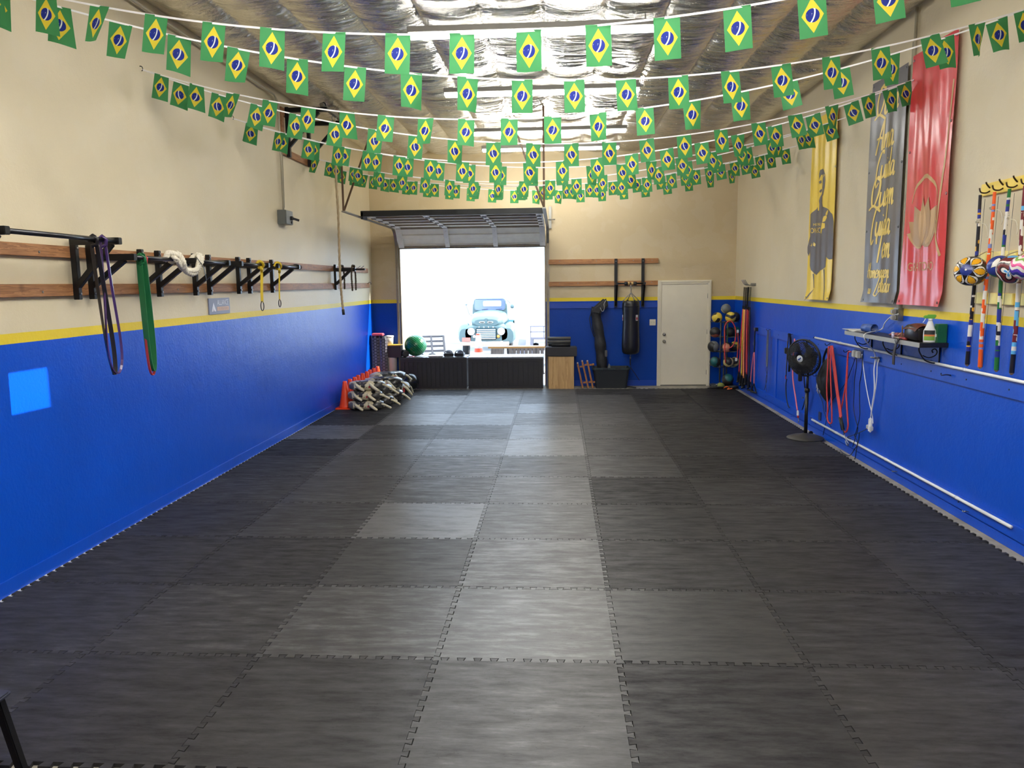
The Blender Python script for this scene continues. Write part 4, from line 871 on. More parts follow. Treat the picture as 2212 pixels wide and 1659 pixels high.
# deck boxes in the doorway
M_resin = P('dark_resin', (34, 33, 38), 0.55, bump=0.1, bscale=40); M_lid = P('grey_resin_lid', (96, 98, 102), 0.5)
M_lidtop = P('sunlit_resin_lid_top', (196, 202, 208), 0.45)  # sunshine on the right lid put into a paler colour
def deckbox(x0, x1, label, mlid, top=False):
    t = E('deck_box', label, 'deck box', 'deck boxes across the doorway', (x0, 11.02, -0.02)); L = x1-x0; D = 0.62
    mb = MB(); mb.box(0.02, L-0.02, 0.02, D-0.02, 0.0, 0.585)
    mb.build('body', M_resin, t, 0.004)
    fr = MB(); fr.box(0, L, 0, 0.02, 0, 0.045); fr.box(0, L, 0, 0.02, 0.53, 0.59); fr.box(0, 0.085, 0, 0.02, 0.045, 0.53); fr.box(L-0.085, L, 0, 0.02, 0.045, 0.53); fr.build('frame', M_resin, t, 0.004)
    pl = MB(); n = 13; w = (L-0.17)/n
    for k in range(n): pl.box(0.085+k*w+0.006, 0.085+(k+1)*w-0.006, 0.006, 0.022, 0.045, 0.53)
    pl.build('plank_panel', M_resin, t, 0.004)
    li = MB(); li.box(-0.012, L+0.012, -0.015, D+0.01, 0.59, 0.625)
    lo = li.build('lid', mlid, t, 0.012)
    rb = MB()
    for k in range(14): rb.box(0.07+k*(L-0.14)/13.5, 0.07+k*(L-0.14)/13.5+0.02, 0.02, D-0.05, 0.6245, 0.629)
    rb.build('lid_slats', mlid, lo, 0.002)
    if top:
        tp = MB(); tp.box(0.03, L-0.03, 0.0, D-0.02, 0.6245, 0.6275); tp.build('sunlit_lid_top', M_lidtop, lo, 0.001)
    return t
deckbox(-0.455, 0.862, 'black panelled deck box in the left half of the doorway', P('dark_resin_lid', (52, 52, 56), 0.5))
deckbox(0.895, 2.372, 'black panelled deck box with a sunlit lid in the right half of the doorway', M_lid, True)
ZB = 0.612
def ballm():
    t = NT('green_exercise_ball'); co = t.coord('Object'); w = t.n('ShaderNodeTexWave', i_Scale=9.0, i_Distortion=0.3); mp = t.n('ShaderNodeMapping'); mp.inputs['Rotation'].default_value = (0.5, 0.9, 0.0); t.l(co, mp.inputs['Vector']); t.l(mp.outputs[0], w.inputs['Vector'])
    t.set(Base_Color=t.mix(w.outputs[1], lin((14, 92, 54)), lin((20, 108, 63))), Roughness=0.28); t.bump(w.outputs[1], 0.25, 0.006); return t.m
t = E('exercise_ball', 'large green exercise ball resting on the left deck box', 'ball', None, (-0.185, 11.28, ZB))
mb = MB(); mb.ball((0, 0, 0.218), 0.221, 36, 24, axis=(0.6, -0.5, 0.6), scale=(1, 1, 0.985)); mb.build('ball', ballm(), t)
mb = MB(); mb.ball((0.10, -0.13, 0.36), 0.012, 10, 6, scale=(1, 1, .6)); mb.build('plug', M_whitep, t)
t = E('short_foam_roller', 'short black ribbed foam roller lying on the left deck box', 'foam roller', None, (-0.385, 11.17, ZB+0.068), 0.35)
mb = MB(); mb.lathe([(0.045, -0.12), (0.062, -0.12), (0.066, -0.115), (0.066, 0.12), (0.045, 0.12)], (0, 0, 0), 20, 0, (0, 1, 0)); mb.build('core', M_blackp, t)
mb = MB()
for k in range(12):
    a = 2*PI*k/12; mb.cbox((0.066*math.cos(a), 0, 0.066*math.sin(a)), (0.012, 0.23, 0.018), 0, Matrix.Rotation(-a, 3, 'Y'))
mb.build('ribs', M_blackp, t, 0.002)
mb = MB(); mb.prism([(-0.10, -0.05), (0.10, -0.06), (0.12, 0.05), (-0.08, 0.06)], (-0.30, 11.12, ZB+0.004), (1, 0, 0), (0, 1, 0), 0.012); T(mb.build('booklet', P('pink_white_booklet', (206, 150, 160), 0.6)), 'pink and white booklet lying flat between short roller and green ball', 'booklet')
t = E('magazine', 'flat magazine with dark edge lying between green ball and black mitts', 'magazine', None, (0.24, 11.14, ZB), 0.05)
mb = MB(); mb.box(-0.14, 0.14, -0.09, 0.11, 0.003, 0.02); mb.build('pages', P('magazine_pages', (190, 184, 176), 0.6), t, 0.002)
mb = MB(); mb.box(-0.142, 0.142, -0.092, 0.112, 0.02, 0.024); mb.build('cover', P('violet_cover', (120, 108, 150), 0.5), t, 0.001)
def mitt(loc, rz, label):
    t = E('focus_mitt', label, 'focus mitt', 'black focus mitts on the left deck box', loc, rz)
    mb = MB(); mb.prism(rrect(0.098, 0.085, 0.03), (0, 0, 0.004), (1, 0, 0), (0, 1, 0), 0.07); mb.build('pad', M_blackp, t, 0.012)
    mb = MB(); mb.strap([(0.075*math.cos(a), -0.03+0.02*math.cos(a), 0.068+0.058*math.sin(a)) for a in [PI*k/14 for k in range(15)]], 0.05, 0.010, (0, 1, 0)); mb.build('hand_strap', M_black_fab, t)
    mb = MB(); mb.ball((0.0, 0.06, 0.085), 0.05, 14, 8, scale=(1.3, 0.7, 0.6)); mb.build('cuff', P('blue_grey_padding', (70, 76, 96), 0.5), t); return t
mitt((0.50, 11.14, ZB), 0.06, 'black focus mitt with strap on the deck box, left of the pair')
mitt((0.715, 11.15, ZB), -0.10, 'black focus mitt with strap on the deck box, right of the pair')
# stool at the lower left edge of the picture
t = E('stool', 'black metal stool cut off at the lower left corner', 'stool', None, (0.315, -1.36, -0.02))
mb = MB(); mb.prism(rrect(0.172, 0.172, 0.02), (0, 0, 0.452), (1, 0, 0), (0, 1, 0), 0.018); mb.build('seat', P('black_seat_pad', (44, 46, 58), 0.45), t, 0.006)
mb = MB(); mb.box(-0.15, 0.15, 0.13, 0.15, 0.40, 0.452); mb.box(-0.15, 0.15, -0.15, -0.13, 0.40, 0.452); mb.box(-0.15, -0.13, -0.15, 0.15, 0.40, 0.452); mb.box(0.13, 0.15, -0.15, 0.15, 0.40, 0.452); mb.build('apron', M_steel_blk, t, 0.004)
for sx in (-1, 1):
    for sy in (-1, 1):
        b = MB(); b.beam((sx*0.135, sy*0.135, 0.45), (sx*0.165, sy*0.215, 0.0), 0.034, 0.034); b.build('leg', M_steel_blk, t, 0.004)
# ------------------------------------------------------------------ far wall
for z0, z1, lab in ((2.395, 2.490, 'upper'), (1.968, 2.058, 'lower')):
    o = rail_board('timber_rail', (2.475, YB-0.038, z0), (4.625, YB, z1), M_woodx, 'brown timber rail on the far wall right of the doorway, %s of the two' % lab, 'timber rails on the walls')
    mb = MB()
    for k in range(6):
        mb.lathe([(0.0, 0.004), (0.008, 0.003), (0.010, 0.0)], (2.7+k*0.36, YB-0.0385, (z0+z1)/2+0.01), 6, 0, (0, -1, 0), smooth=False)
    mb.build('lag_bolt', M_galv, o)
# bag hanger
t = E('bag_hanger', 'black steel wall bracket holding the punching bag', 'bracket', None, (4.06, YB-0.038, 0))
for s, xx in ((-1, -0.26), (1, 0.265)):
    mb = MB(); mb.box(xx-0.03, xx+0.03, -0.03, 0.0, 1.55, 2.49); p = mb.build('upright', M_steel_blk, t, 0.003)
    for z in (2.44, 1.60):
        b = MB(); b.lathe([(0.0, 0.006), (0.008, 0.005), (0.010, 0.0)], (xx, -0.03, z), 6, 0, (0, -1, 0), smooth=False); b.build('bolt', M_steel, p)
    mb = MB(); mb.box(xx-0.025, xx+0.025, -0.34, -0.03, 1.985, 2.03); mb.build('arm', M_steel_blk, t, 0.003)
    mb = MB(); mb.beam((xx, -0.32, 1.99), (xx, -0.02, 1.58), 0.035, 0.03); mb.build('brace', M_steel_blk, t, 0.003)
mb = MB(); mb.cyl((-0.285, -0.32, 2.007), (0.29, -0.32, 2.007), 0.016, 12); cb = mb.build('cross_bar', M_steel_blk, t)
for s in (-1, 1):
    mb = MB(); mb.lathe([(0.02, -0.035), (0.036, -0.03), (0.036, 0.03), (0.02, 0.035)], (s*0.085, -0.32, 2.007), 14, 0, (1, 0, 0)); mb.build('rubber_collar', M_blackr, t)
    mb = MB(); mb.lathe([(0.018, -0.022), (0.033, -0.02), (0.033, 0.02), (0.018, 0.022)], (s*0.035, -0.32, 2.007), 14, 0, (1, 0, 0)); mb.build('tape_wrap', P('tan_tape', (172, 140, 90), 0.7), t)
def chain(mb, a, b, link=0.034, r=0.0035):
    a, b = Vector(a), Vector(b); d = b-a; n = max(2, int(d.length/(link*0.72))); d.normalize(); s = d.orthogonal().normalized(); u = d.cross(s)
    for k in range(n):
        c = a+(b-a)*((k+0.5)/n); w = s if k % 2 else u
        mb.tube([c+d*(link/2*math.cos(q))+w*(link*0.28*math.sin(q)) for q in [2*PI*i/10 for i in range(10)]], r, 5, closed=True)
BY = YB-0.038-0.32
t = E('punching_bag', 'long black leather punching bag hanging from chains on the far wall', 'punching bag', None, (4.07, BY, 0))
prof = [(0.0, 0.645), (0.10, 0.648), (0.145, 0.665), (0.165, 0.70), (0.172, 0.80), (0.168, 1.0), (0.160, 1.2), (0.158, 1.35), (0.166, 1.5), (0.165, 1.60), (0.160, 1.655), (0.145, 1.672), (0.10, 1.678), (0.0, 1.68)]
def leather():
    tt = NT('black_leather'); co = tt.coord('Object'); tt.set(Base_Color=lin((24, 24, 25)), Roughness=0.34); tt.bump(tt.noise(16, co, 4), 0.22, 0.01); return tt.m
mb = MB(); mb.lathe(prof, (0, 0, 0), 36); mb.build('bag', leather(), t)
mb = MB(); mb.lathe([(0.1665, 1.56), (0.1695, 1.565), (0.1695, 1.585), (0.1665, 1.59)], (0, 0, 0), 36); mb.build('seam_band', leather(), t)
for a in (0.35, 1.92, 3.49, 5.06):
    mb = MB(); c, s = math.cos(a), math.sin(a)
    mb.tube([(0.158*c+0.0*s+q*-s*0.022, 0.158*s+q*c*0.022, 1.665+0.028*hh) for q, hh in ((-1, 0), (-0.8, .7), (0, 1), (0.8, .7), (1, 0))], 0.005, 6); mb.build('d_ring', M_steel, t)
    mb = MB(); chain(mb, (0.155*c, 0.155*s, 1.69), (0.0, 0, 1.83)); mb.build('chain', M_steel, t)
    mb = MB(); mb.strap([(0.168*c, 0.168*s, 1.50), (0.170*c, 0.170*s, 1.64), (0.150*c, 0.150*s, 1.685)], 0.05, 0.004, (-s, c, 0)); mb.build('tab', leather(), t)
mb = MB(); chain(mb, (0, 0, 1.83), (0, 0, 1.965), 0.04, 0.004); mb.tube([(0.02*math.cos(a), 0, 1.975+0.032*math.sin(a)) for a in [2*PI*k/12 for k in range(12)]], 0.004, 6, closed=True); mb.build('main_chain', M_steel, t)
for a in (PI+0.15, PI*1.72):
    mb = MB(); mb.grid(lambda u, v: (0.1635*math.cos(a+(u-.5)*0.36), 0.1635*math.sin(a+(u-.5)*0.36), 1.30+0.11*v), 6, 1); lbm = mb.build('label', P('white_label', (206, 204, 206), 0.5), t)
    mb = MB(); mb.grid(lambda u, v: (0.1645*math.cos(a+(u-.5)*0.26), 0.1645*math.sin(a+(u-.5)*0.26), 1.315+0.05*v), 6, 1); mb.build('red_mark', P('red_print', (170, 60, 66), 0.5), lbm)
mb = MB(); chain(mb, (0, 0, 0.645), (-0.005, 0, 0.585)); mb.lathe([(0.012, -0.02), (0.018, 0), (0.012, 0.02)], (-0.004, 0, 0.575), 10); mb.build('lower_ring', M_steel, t)
mb = MB(); mb.strap([(-0.004, 0, 0.565), (-0.006, 0, 0.47), (0.0, 0, 0.43)], 0.022, 0.004, (1, 0, 0)); mb.tube([(0.0, 0, 0.44), (0.01, 0, 0.41), (0.0, 0, 0.38)], 0.006, 6); mb.build('lower_strap', M_black_fab, t)
mb = MB(); mb.strap([(0.0, 0.0, 0.39), (0.10, 0.05, 0.25), (0.185, 0.10, 0.12)], 0.016, 0.004, (1, 0, 0.6)); mb.build('loose_strap', P('navy_webbing', (16, 20, 60), 0.7), t)
# door
d = MB(); d.box(4.69, 5.585, YB-0.035, YB+0.0, 0.0, 1.985); do = d.build('door_1', M_cream, bevel=0.003); ST(do, 'closed cream door in the far wall')
mb = MB(); mb.box(4.62, 4.69, YB-0.05, YB, -0.02, 2.06); mb.box(5.585, 5.655, YB-0.05, YB, -0.02, 2.06); mb.box(4.69, 5.585, YB-0.05, YB, 1.985, 2.06)
mb.box(4.635, 4.66, YB-0.058, YB-0.05, -0.02, 2.045); mb.box(5.615, 5.64, YB-0.058, YB-0.05, -0.02, 2.045); mb.box(4.66, 5.615, YB-0.058, YB-0.05, 2.02, 2.045)
ST(mb.build('trim_11', M_cream, bevel=0.004), 'cream casing round the far door')
for z, nm in ((1.00, 'deadbolt'), (0.865, 'door_knob')):
    mb = MB(); mb.lathe([(0.0, 0.035 if z > .9 else 0.065), (0.022, 0.032 if z > .9 else 0.06), (0.028, 0.02 if z > .9 else 0.045), (0.012, 0.012), (0.032, 0.006), (0.033, 0.0)], (4.755, YB-0.035, z), 18, 0, (0, -1, 0)); mb.build(nm, M_steel, do)
for z in (0.25, 1.05, 1.75):
    mb = MB(); mb.cyl((5.588, YB-0.042, z-0.045), (5.588, YB-0.042, z+0.045), 0.007, 8); mb.build('hinge', M_galv, do)
mb = MB(); mb.box(4.69, 5.585, YB-0.06, YB, -0.02, -0.005); ST(mb.build('trim_12', M_galv))
t = E('light_switch', 'cream double light switch plate left of the far door', 'switch', None, (4.53, YB, 1.24))
mb = MB(); mb.box(-0.06, 0.06, -0.008, 0, -0.06, 0.06); mb.build('plate', M_cream, t, 0.003)
for x in (-0.024, 0.024):
    mb = MB(); mb.cbox((x, -0.013, 0.004), (0.011, 0.016, 0.022), 0, Matrix.Rotation(0.4, 3, 'X')); mb.build('toggle', P('ivory_toggle', (208, 198, 172), 0.4), t, 0.002)
# plywood box, foam block and rolls
t = E('plyometric_box', 'plywood box standing right of the doorway', 'box', None, (2.725, 11.14, -0.02))
mb = MB(); mb.box(-0.245, 0.245, -0.18, 0.18, 0, 0.63); mb.build('box_panels', M_ply, t, 0.003)
mb = MB(); mb.box(-0.2465, -0.227, -0.1815, 0.1815, 0.0, 0.63); mb.box(0.227, 0.2465, -0.1815, 0.1815, 0.0, 0.63); mb.build('side_panel', M_ply, t, 0.002)
mb = MB(); mb.grid(lambda a, b: (2.43+0.59*a, 0, 0), 1, 1)
mb = MB(); n = 12
def slab(x0, x1, y0, y1, z0, z1, sagr=0.012):
    m2 = MB()
    for zz, sgn in ((z0, 0), (z1, 1)): pass
    vs = []; fs = []
    for k in range(n+1):
        u = k/n; x = x0+(x1-x0)*u; w = sagr*(-(u*1.0)) - 0.006*math.sin(PI*u)
        vs += [(x, y0, z0+w), (x, y1, z0+w), (x, y1, z1+w*0.6), (x, y0, z1+w*0.6)]
    for k in range(n):
        for j in range(4): fs.append((k*4+j, k*4+(j+1) % 4, k*4+4+(j+1) % 4, k*4+4+j))
    fs += [(3, 2, 1, 0), (n*4, n*4+1, n*4+2, n*4+3)]; m2.add(vs, fs); return m2
T(slab(2.42, 3.03, 10.95, 11.33, 0.628, 0.80).build('foam_block', P('charcoal_foam', (52, 51, 54), 0.8, bump=0.15, bscale=80), bevel=0.012), 'thick charcoal foam block lying on the plywood box', 'foam block')
M_rollmat = P('grey_rolled_mat', (84, 83, 80), 0.7)
def rolled(y, z, r, x0, x1, label, mat):
    t = E('rolled_mat', label, 'rolled mat', 'rolled exercise mats on the foam block', ((x0+x1)/2, y, z)); L = x1-x0
    mb = MB(); mb.cyl((-L/2, 0, 0), (L/2, 0, 0), r, 20); mb.build('roll', mat, t)
    mb = MB(); 
    for s in (-1, 1): mb.tube([(s*(L/2+0.002), (0.1+0.9*q/30)*r*0.95*math.cos(q*0.6), (0.1+0.9*q/30)*r*0.95*math.sin(q*0.6)) for q in range(31)], 0.003, 4)
    mb.build('spiral_edge', M_blackr, t); return t
rolled(11.06, 0.832, 0.034, 2.54, 2.90, 'small black rolled mat at the bottom of the rolls on the foam block', M_blackr)
rolled(11.17, 0.836, 0.036, 2.48, 2.86, 'black rolled mat behind, at the bottom of the rolls on the foam block', M_blackr)
rolled(11.085, 0.894, 0.030, 2.465, 2.905, 'grey rolled mat in the middle of the rolls on the foam block', M_rollmat)
rolled(11.10, 0.958, 0.033, 2.465, 2.91, 'grey rolled mat on top of the rolls on the foam block', M_rollmat)
# wooden push-up handle frames leaning together
def wframe(x, lean, label, zt):
    t = E('wooden_frame', label, 'wooden frame', 'small wooden frames between box and bin', (x, 11.15, -0.02))
    dx = lean
    mb = MB()
    mb.beam((dx, -0.10, 0), (0, -0.10, zt), 0.032, 0.022); mb.beam((dx, 0.10, 0), (0, 0.10, zt), 0.032, 0.022); mb.build('side_rail', M_wood_o, t, 0.003)
    for f in (0.22, 0.86):
        z = zt*f; xx = dx*(1-f); mb = MB(); mb.beam((xx-0.005, -0.12, z), (xx-0.005, 0.12, z), 0.03, 0.02); mb.beam((xx+0.03, -0.09, z), (xx+0.10, -0.09, z+0.01), 0.05, 0.03); mb.lathe([(0, -0.018), (0.026, -0.012), (0.026, 0.012), (0, 0.018)], (xx+0.095, -0.09, z+0.008), 10, 0, (0, 1, 0)); mb.build('grip_peg', M_wood_o, t, 0.003)
    mb = MB(); mb.lathe([(0.012, -0.012), (0.016, 0.0), (0.012, 0.014)], (0, -0.10, zt+0.006), 8); mb.build('cap', P('pale_cap', (206, 198, 190), 0.5), t)
wframe(3.045, 0.10, 'small wooden peg frame leaning against the plywood box', 0.49)
wframe(3.135, 0.12, 'small wooden peg frame leaning in the middle of the three', 0.53)
wframe(3.235, 0.11, 'small wooden peg frame leaning nearest the black bin', 0.53)
# black storage bin
t = E('storage_bin', 'open black plastic storage bin on the floor under the tall fabric bag', 'bin', None, (3.70, 11.18, -0.02))
def tub(mb, w0, d0, w1, d1, h, th=0.008):
    a = rrect(w0/2, d0/2, 0.04); b = rrect(w1/2, d1/2, 0.045); ai = rrect(w0/2-th, d0/2-th, 0.035); bi = rrect(w1/2-th, d1/2-th, 0.04); k = len(a)
    vs = [(x, y, 0) for x, y in a]+[(x, y, h) for x, y in b]+[(x, y, h) for x, y in bi]+[(x, y, 0.012) for x, y in ai]
    fs = [tuple(range(k-1, -1, -1)), tuple(range(3*k, 4*k))]
    for s in range(3): fs += [(s*k+i, s*k+(i+1) % k, (s+1)*k+(i+1) % k, (s+1)*k+i) for i in range(k)]
    mb.add(vs, fs)
M_bin = P('navy_black_plastic', (20, 26, 32), 0.5)
mb = MB(); tub(mb, 0.60, 0.34, 0.70, 0.39, 0.395); mb.build('body', M_bin, t, 0.002)
mb = MB(); a = rrect(0.37, 0.205, 0.055); b = rrect(0.345, 0.19, 0.045); k = len(a)
vs = [(x, y, 0.365) for x, y in a]+[(x, y, 0.405) for x, y in a]+[(x, y, 0.405) for x, y in b]+[(x, y, 0.365) for x, y in b]; fs = []
for s in range(4): fs += [(s*k+i, s*k+(i+1) % k, ((s+1) % 4)*k+(i+1) % k, ((s+1) % 4)*k+i) for i in range(k)]
mb.add(vs, fs); rim = mb.build('rim', P('dark_teal_plastic', (34, 48, 52), 0.45), t, 0.004)
for s in (-1, 1):
    mb = MB(); mb.box(s*0.12-0.05, s*0.12+0.05, -0.215, -0.20, 0.355, 0.40); mb.build('latch', M_bin, rim, 0.004)
# tall fabric bag standing in the bin
t = E('kit_bag', 'tall slim black fabric bag with a folded top standing in the bin', 'bag', None, (3.52, 11.24, 0.03))
path = crom([(0.06, 0, 0.0), (0.02, 0, 0.3), (-0.01, 0.0, 0.6), (-0.035, 0.01, 0.9), (-0.085, 0.02, 1.2), (-0.115, 0.03, 1.42), (-0.105, 0.03, 1.52)], 6); nn_ = len(path)
def bagm():
    tt = NT('black_bag_fabric'); co = tt.coord('Object', (1, 1, 0.6)); a = tt.noise(7, co, 5, 0.6); tt.set(Base_Color=tt.ramp(a, [(.3, lin((22, 22, 24))), (.7, lin((40, 40, 42)))]), Roughness=0.6); tt.bump(a, 0.8, 0.03); return tt.m
mb = MB(); mb.tube(path, [0.108+0.006*math.sin(i*0.9)-0.002*abs(i-16)*0.5 for i in range(nn_)], 18); bagb = mb.build('bag', bagm(), t)
mb = MB(); mb.prism([(-0.20, 1.40), (-0.19, 1.50), (-0.10, 1.575), (-0.01, 1.655), (0.055, 1.71), (0.115, 1.665), (0.125, 1.56), (0.10, 1.50), (0.05, 1.475), (0.0, 1.44), (-0.03, 1.37)], (0, 0.07, 0), (1, 0, 0), (0, 0, 1), 0.17); fo = mb.build('folded_top', bagm(), t, 0.035, 3)
mb = MB(); mb.tube(crom([(-0.035, -0.104, 1.52), (0.0, -0.106, 1.45), (0.03, -0.106, 1.455), (0.045, -0.106, 1.52), (0.04, -0.106, 1.59), (0.075, -0.104, 1.66)], 6), 0.005, 6); mb.build('piping', P('pale_piping', (170, 170, 170), 0.5), fo)
mb = MB(); mb.tube(crom([(-0.20, -0.03, 1.42), (-0.235, -0.05, 1.3), (-0.20, -0.07, 1.1), (-0.15, -0.08, 0.95)], 6), 0.008, 6); mb.build('drawstring', M_black_fab, t)
mb = MB(); mb.cbox((0.085, -0.06, 0.62), (0.05, 0.03, 0.13)); mb.build('tag', P('grey_tag', (80, 80, 84), 0.6), t, 0.006)
mb = MB(); mb.strap(crom([(0.09, -0.03, 0.55), (0.125, -0.03, 0.45), (0.13, -0.03, 0.35)], 5), 0.03, 0.006, (0, 1, 0)); mb.build('strap', M_black_fab, t)
mb = MB(); mb.prism([(-0.035, 0), (0.03, 0), (0.025, 0.12), (0.0, 0.16), (-0.02, 0.10)], (3.66, 11.13, 0.30), (1, 0, 0), (0, 0, 1), 0.01); T(mb.build('grey_paddle', P('grey_paddle', (108, 112, 112), 0.6), bevel=0.003), 'grey rounded paddle sticking out of the black bin', 'paddle')
mb = MB(); mb.beam((4.02, 11.10, 0.005), (4.16, 10.90, 0.005), 0.035, 0.012); T(mb.build('floor_strap', M_black_fab), 'short dark strap lying on the floor right of the black bin', 'strap')
for k, (x0, x1, y) in enumerate(((4.20, 4.40, 10.90), (4.52, 4.60, 10.90))):
    mb = MB(); mb.box(x0, x1, y-0.02, y+0.03, -0.0195, -0.013); T(mb.build('paper_scrap', M_white), ('long' if k == 0 else 'short')+' white paper strip on the floor before the far door', 'paper')
# medicine ball tower
t = E('ball_rack', 'grey steel tower rack holding the medicine balls right of the door', 'rack', None, (5.84, 10.98, -0.02))
M_rk = P('grey_rack_steel', (88, 92, 92), 0.4, 0.4)
for k, a in enumerate((2.5, 4.6, 0.4)):
    mb = MB(); mb.tube([(0.07*math.cos(a), 0.07*math.sin(a), 0.05), (0.07*math.cos(a), 0.07*math.sin(a), 1.30)], 0.016, 8); mb.build('pole', M_rk, t)
for zz in (0.05, 0.42, 0.71, 0.99, 1.27):
    for a0 in (PI*0.75, PI*1.28, PI*1.75, PI*0.25):
        mb = MB(); c, s = math.cos(a0), math.sin(a0); w = 0.055; r1 = 0.27
        mb.tube([(0.05*c-w*s, 0.05*s+w*c, zz), (r1*c-w*s, r1*s+w*c, zz+0.012), (r1*c+w*s, r1*s-w*c, zz+0.012), (0.05*c+w*s, 0.05*s-w*c, zz)], 0.008, 6); mb.build('cradle_arm', M_rk, t)
for a in (2.6, 3.9, 5.2, 0.5):
    mb = MB(); mb.tube([(0.05*math.cos(a), 0.05*math.sin(a), 0.10), (0.16*math.cos(a), 0.16*math.sin(a), 0.03), (0.25*math.cos(a), 0.25*math.sin(a), 0.02)], 0.02, 8); mb.build('foot', M_rk, t)
mb = MB(); mb.lathe([(0.24, 0.005), (0.26, 0.03), (0.24, 0.05), (0.22, 0.03)], (0, 0, 0), 28); mb.build('base_ring', P('dark_base', (30, 30, 32), 0.5), t)
def medball(loc, r, base, trim, label, ax=(0.2, -1, 0.3), kind=0):
    o = E('medicine_ball', label, 'ball', 'medicine balls on the tower rack', loc)
    def mf(th, ph):
        if kind == 0: return 1 if math.cos(th) + 0.45*math.sin(2*ph) > 0.42 else 0
        if kind == 1: return 1 if abs(math.cos(th)+0.5*math.sin(ph*2)*math.sin(th)) < 0.34 else 0
        if kind == 2: return 1 if math.cos(th) < -0.35 + 0.2*math.sin(ph*2) else 0
        return 1 if (math.sin(3*ph)*math.sin(th) > 0.25 and abs(math.cos(th)) < 0.8) else 0
    mb = MB(); mb.ball((0, 0, 0), r, 40, 24, axis=ax, mif=mf); mb.build('ball', [base, trim], o); return o
C_y = P('yellow_ball_rubber', (224, 196, 72), 0.5); C_k = P('black_ball_rubber', (34, 34, 34), 0.5); C_g = P('grey_ball_rubber', (108, 112, 112), 0.5); C_t = P('teal_ball_rubber', (26, 92, 92), 0.5); C_r = P('rust_ball_rubber', (150, 80, 60), 0.5); C_c = P('cream_ball_rubber', (206, 190, 128), 0.5); C_p = P('salmon_ball_rubber', (196, 128, 104), 0.5)
X0, Y0, Zf = 5.84, 10.98, -0.02
for (dx, dy, zz, r, b, tr, ax, kd, lab) in (
    (-0.17, -0.15, 1.37, 0.098, C_y, C_k, (0.3, -0.8, 0.5), 3, 'yellow medicine ball with black patches, top shelf left'),
    (0.07, -0.20, 1.375, 0.100, C_y, C_k, (0.1, -0.5, -0.85), 1, 'yellow medicine ball with a black wave, top shelf centre'),
    (0.02, -0.02, 1.53, 0.092, C_g, C_c, (0.0, 0.3, -1), 0, 'grey and cream medicine ball perched on top of the rack'),
    (0.20, 0.02, 1.37, 0.095, C_t, C_k, (0.5, -0.8, 0.0), 0, 'teal and black medicine ball, top shelf right'),
    (-0.20, -0.15, 1.09, 0.100, C_k, C_r, (0, -0.2, 1), 2, 'black medicine ball with a rust underside, second shelf left'),
    (0.09, -0.08, 1.09, 0.092, C_k, C_t, (0.4, -0.9, 0.2), 2, 'black medicine ball behind the red tube loop, second shelf centre'),
    (0.22, 0.0, 1.09, 0.095, C_t, C_k, (0.2, -0.9, -0.4), 1, 'dark teal medicine ball, second shelf right'),
    (-0.23, -0.16, 0.82, 0.108, C_k, C_g, (0.5, -0.6, 0.5), 0, 'black medicine ball with a grey top, third shelf left'),
    (0.01, -0.20, 0.81, 0.098, C_k, C_p, (-0.3, -0.8, -0.5), 0, 'black medicine ball with a salmon patch, third shelf centre'),
    (0.20, -0.02, 0.81, 0.095, C_k, C_y, (0.6, -0.5, 0.5), 0, 'black medicine ball with a yellow patch, third shelf right'),
    (-0.19, -0.15, 0.53, 0.100, C_k, C_t, (-0.5, -0.8, -0.4), 0, 'black medicine ball with a teal side, fourth shelf left'),
    (0.05, -0.20, 0.525, 0.095, C_c, C_k, (-0.3, -0.5, 0.8), 0, 'cream medicine ball with a black and red panel, fourth shelf centre'),
    (0.21, -0.02, 0.515, 0.090, C_c, C_k, (-0.8, -0.4, 0.3), 0, 'cream and black medicine ball, fourth shelf right'),
    (0.06, -0.14, 0.185, 0.110, C_k, C_t, (0.1, -0.2, 1), 0, 'black medicine ball with a teal cap at the foot of the rack')):
    medball((X0+dx, Y0+dy, Zf+zz), r, b, tr, lab, ax, kd)
for pts, mt, lab in (([(5.83, 10.74, 1.26), (5.79, 10.71, 1.15), (5.80, 10.70, 0.85), (5.80, 10.70, 0.68), (5.82, 10.70, 0.50)], M_red, 'red resistance tube hanging straight down from the ball rack'),
                     ([(5.83, 10.72, 1.26), (5.90, 10.70, 1.29), (5.98, 10.69, 1.16), (5.99, 10.69, 0.95), (5.92, 10.69, 0.80), (5.80, 10.70, 0.78)], M_red, 'red resistance tube looped in front of the ball rack'),
                     ([(6.04, 10.74, 1.09), (6.05, 10.72, 0.9), (6.04, 10.72, 0.62), (6.02, 10.72, 0.56)], M_red, 'thin red resistance tube with white ends at the right of the ball rack'),
                     ([(5.86, 10.74, 1.27), (5.85, 10.715, 1.0), (5.855, 10.715, 0.8)], M_dgreen, 'thin green resistance tube hanging inside the red loop')):
    mb = MB(); mb.tube(crom(pts, 6), 0.010 if mt is M_red else 0.006, 8); o = T(mb.build('resistance_tube', mt), lab, 'resistance tube', 'resistance tubes on the ball rack')
    if 'white ends' in lab:
        for p in (pts[0], pts[-1]):
            b = MB(); b.cbox(p, (0.035, 0.03, 0.06)); b.build('handle_end', M_whitep, o, 0.006)
mb = MB(); mb.tube(crom([(5.80, 10.72, 0.02), (5.85, 10.68, 0.05), (5.90, 10.70, 0.03), (5.86, 10.66, 0.0), (5.95, 10.66, 0.02)], 5), 0.012, 6); T(mb.build('resistance_tube', P('orange_elastic', (224, 112, 50), 0.5)), 'short orange tube tangled on the floor at the foot of the rack', 'resistance tube')
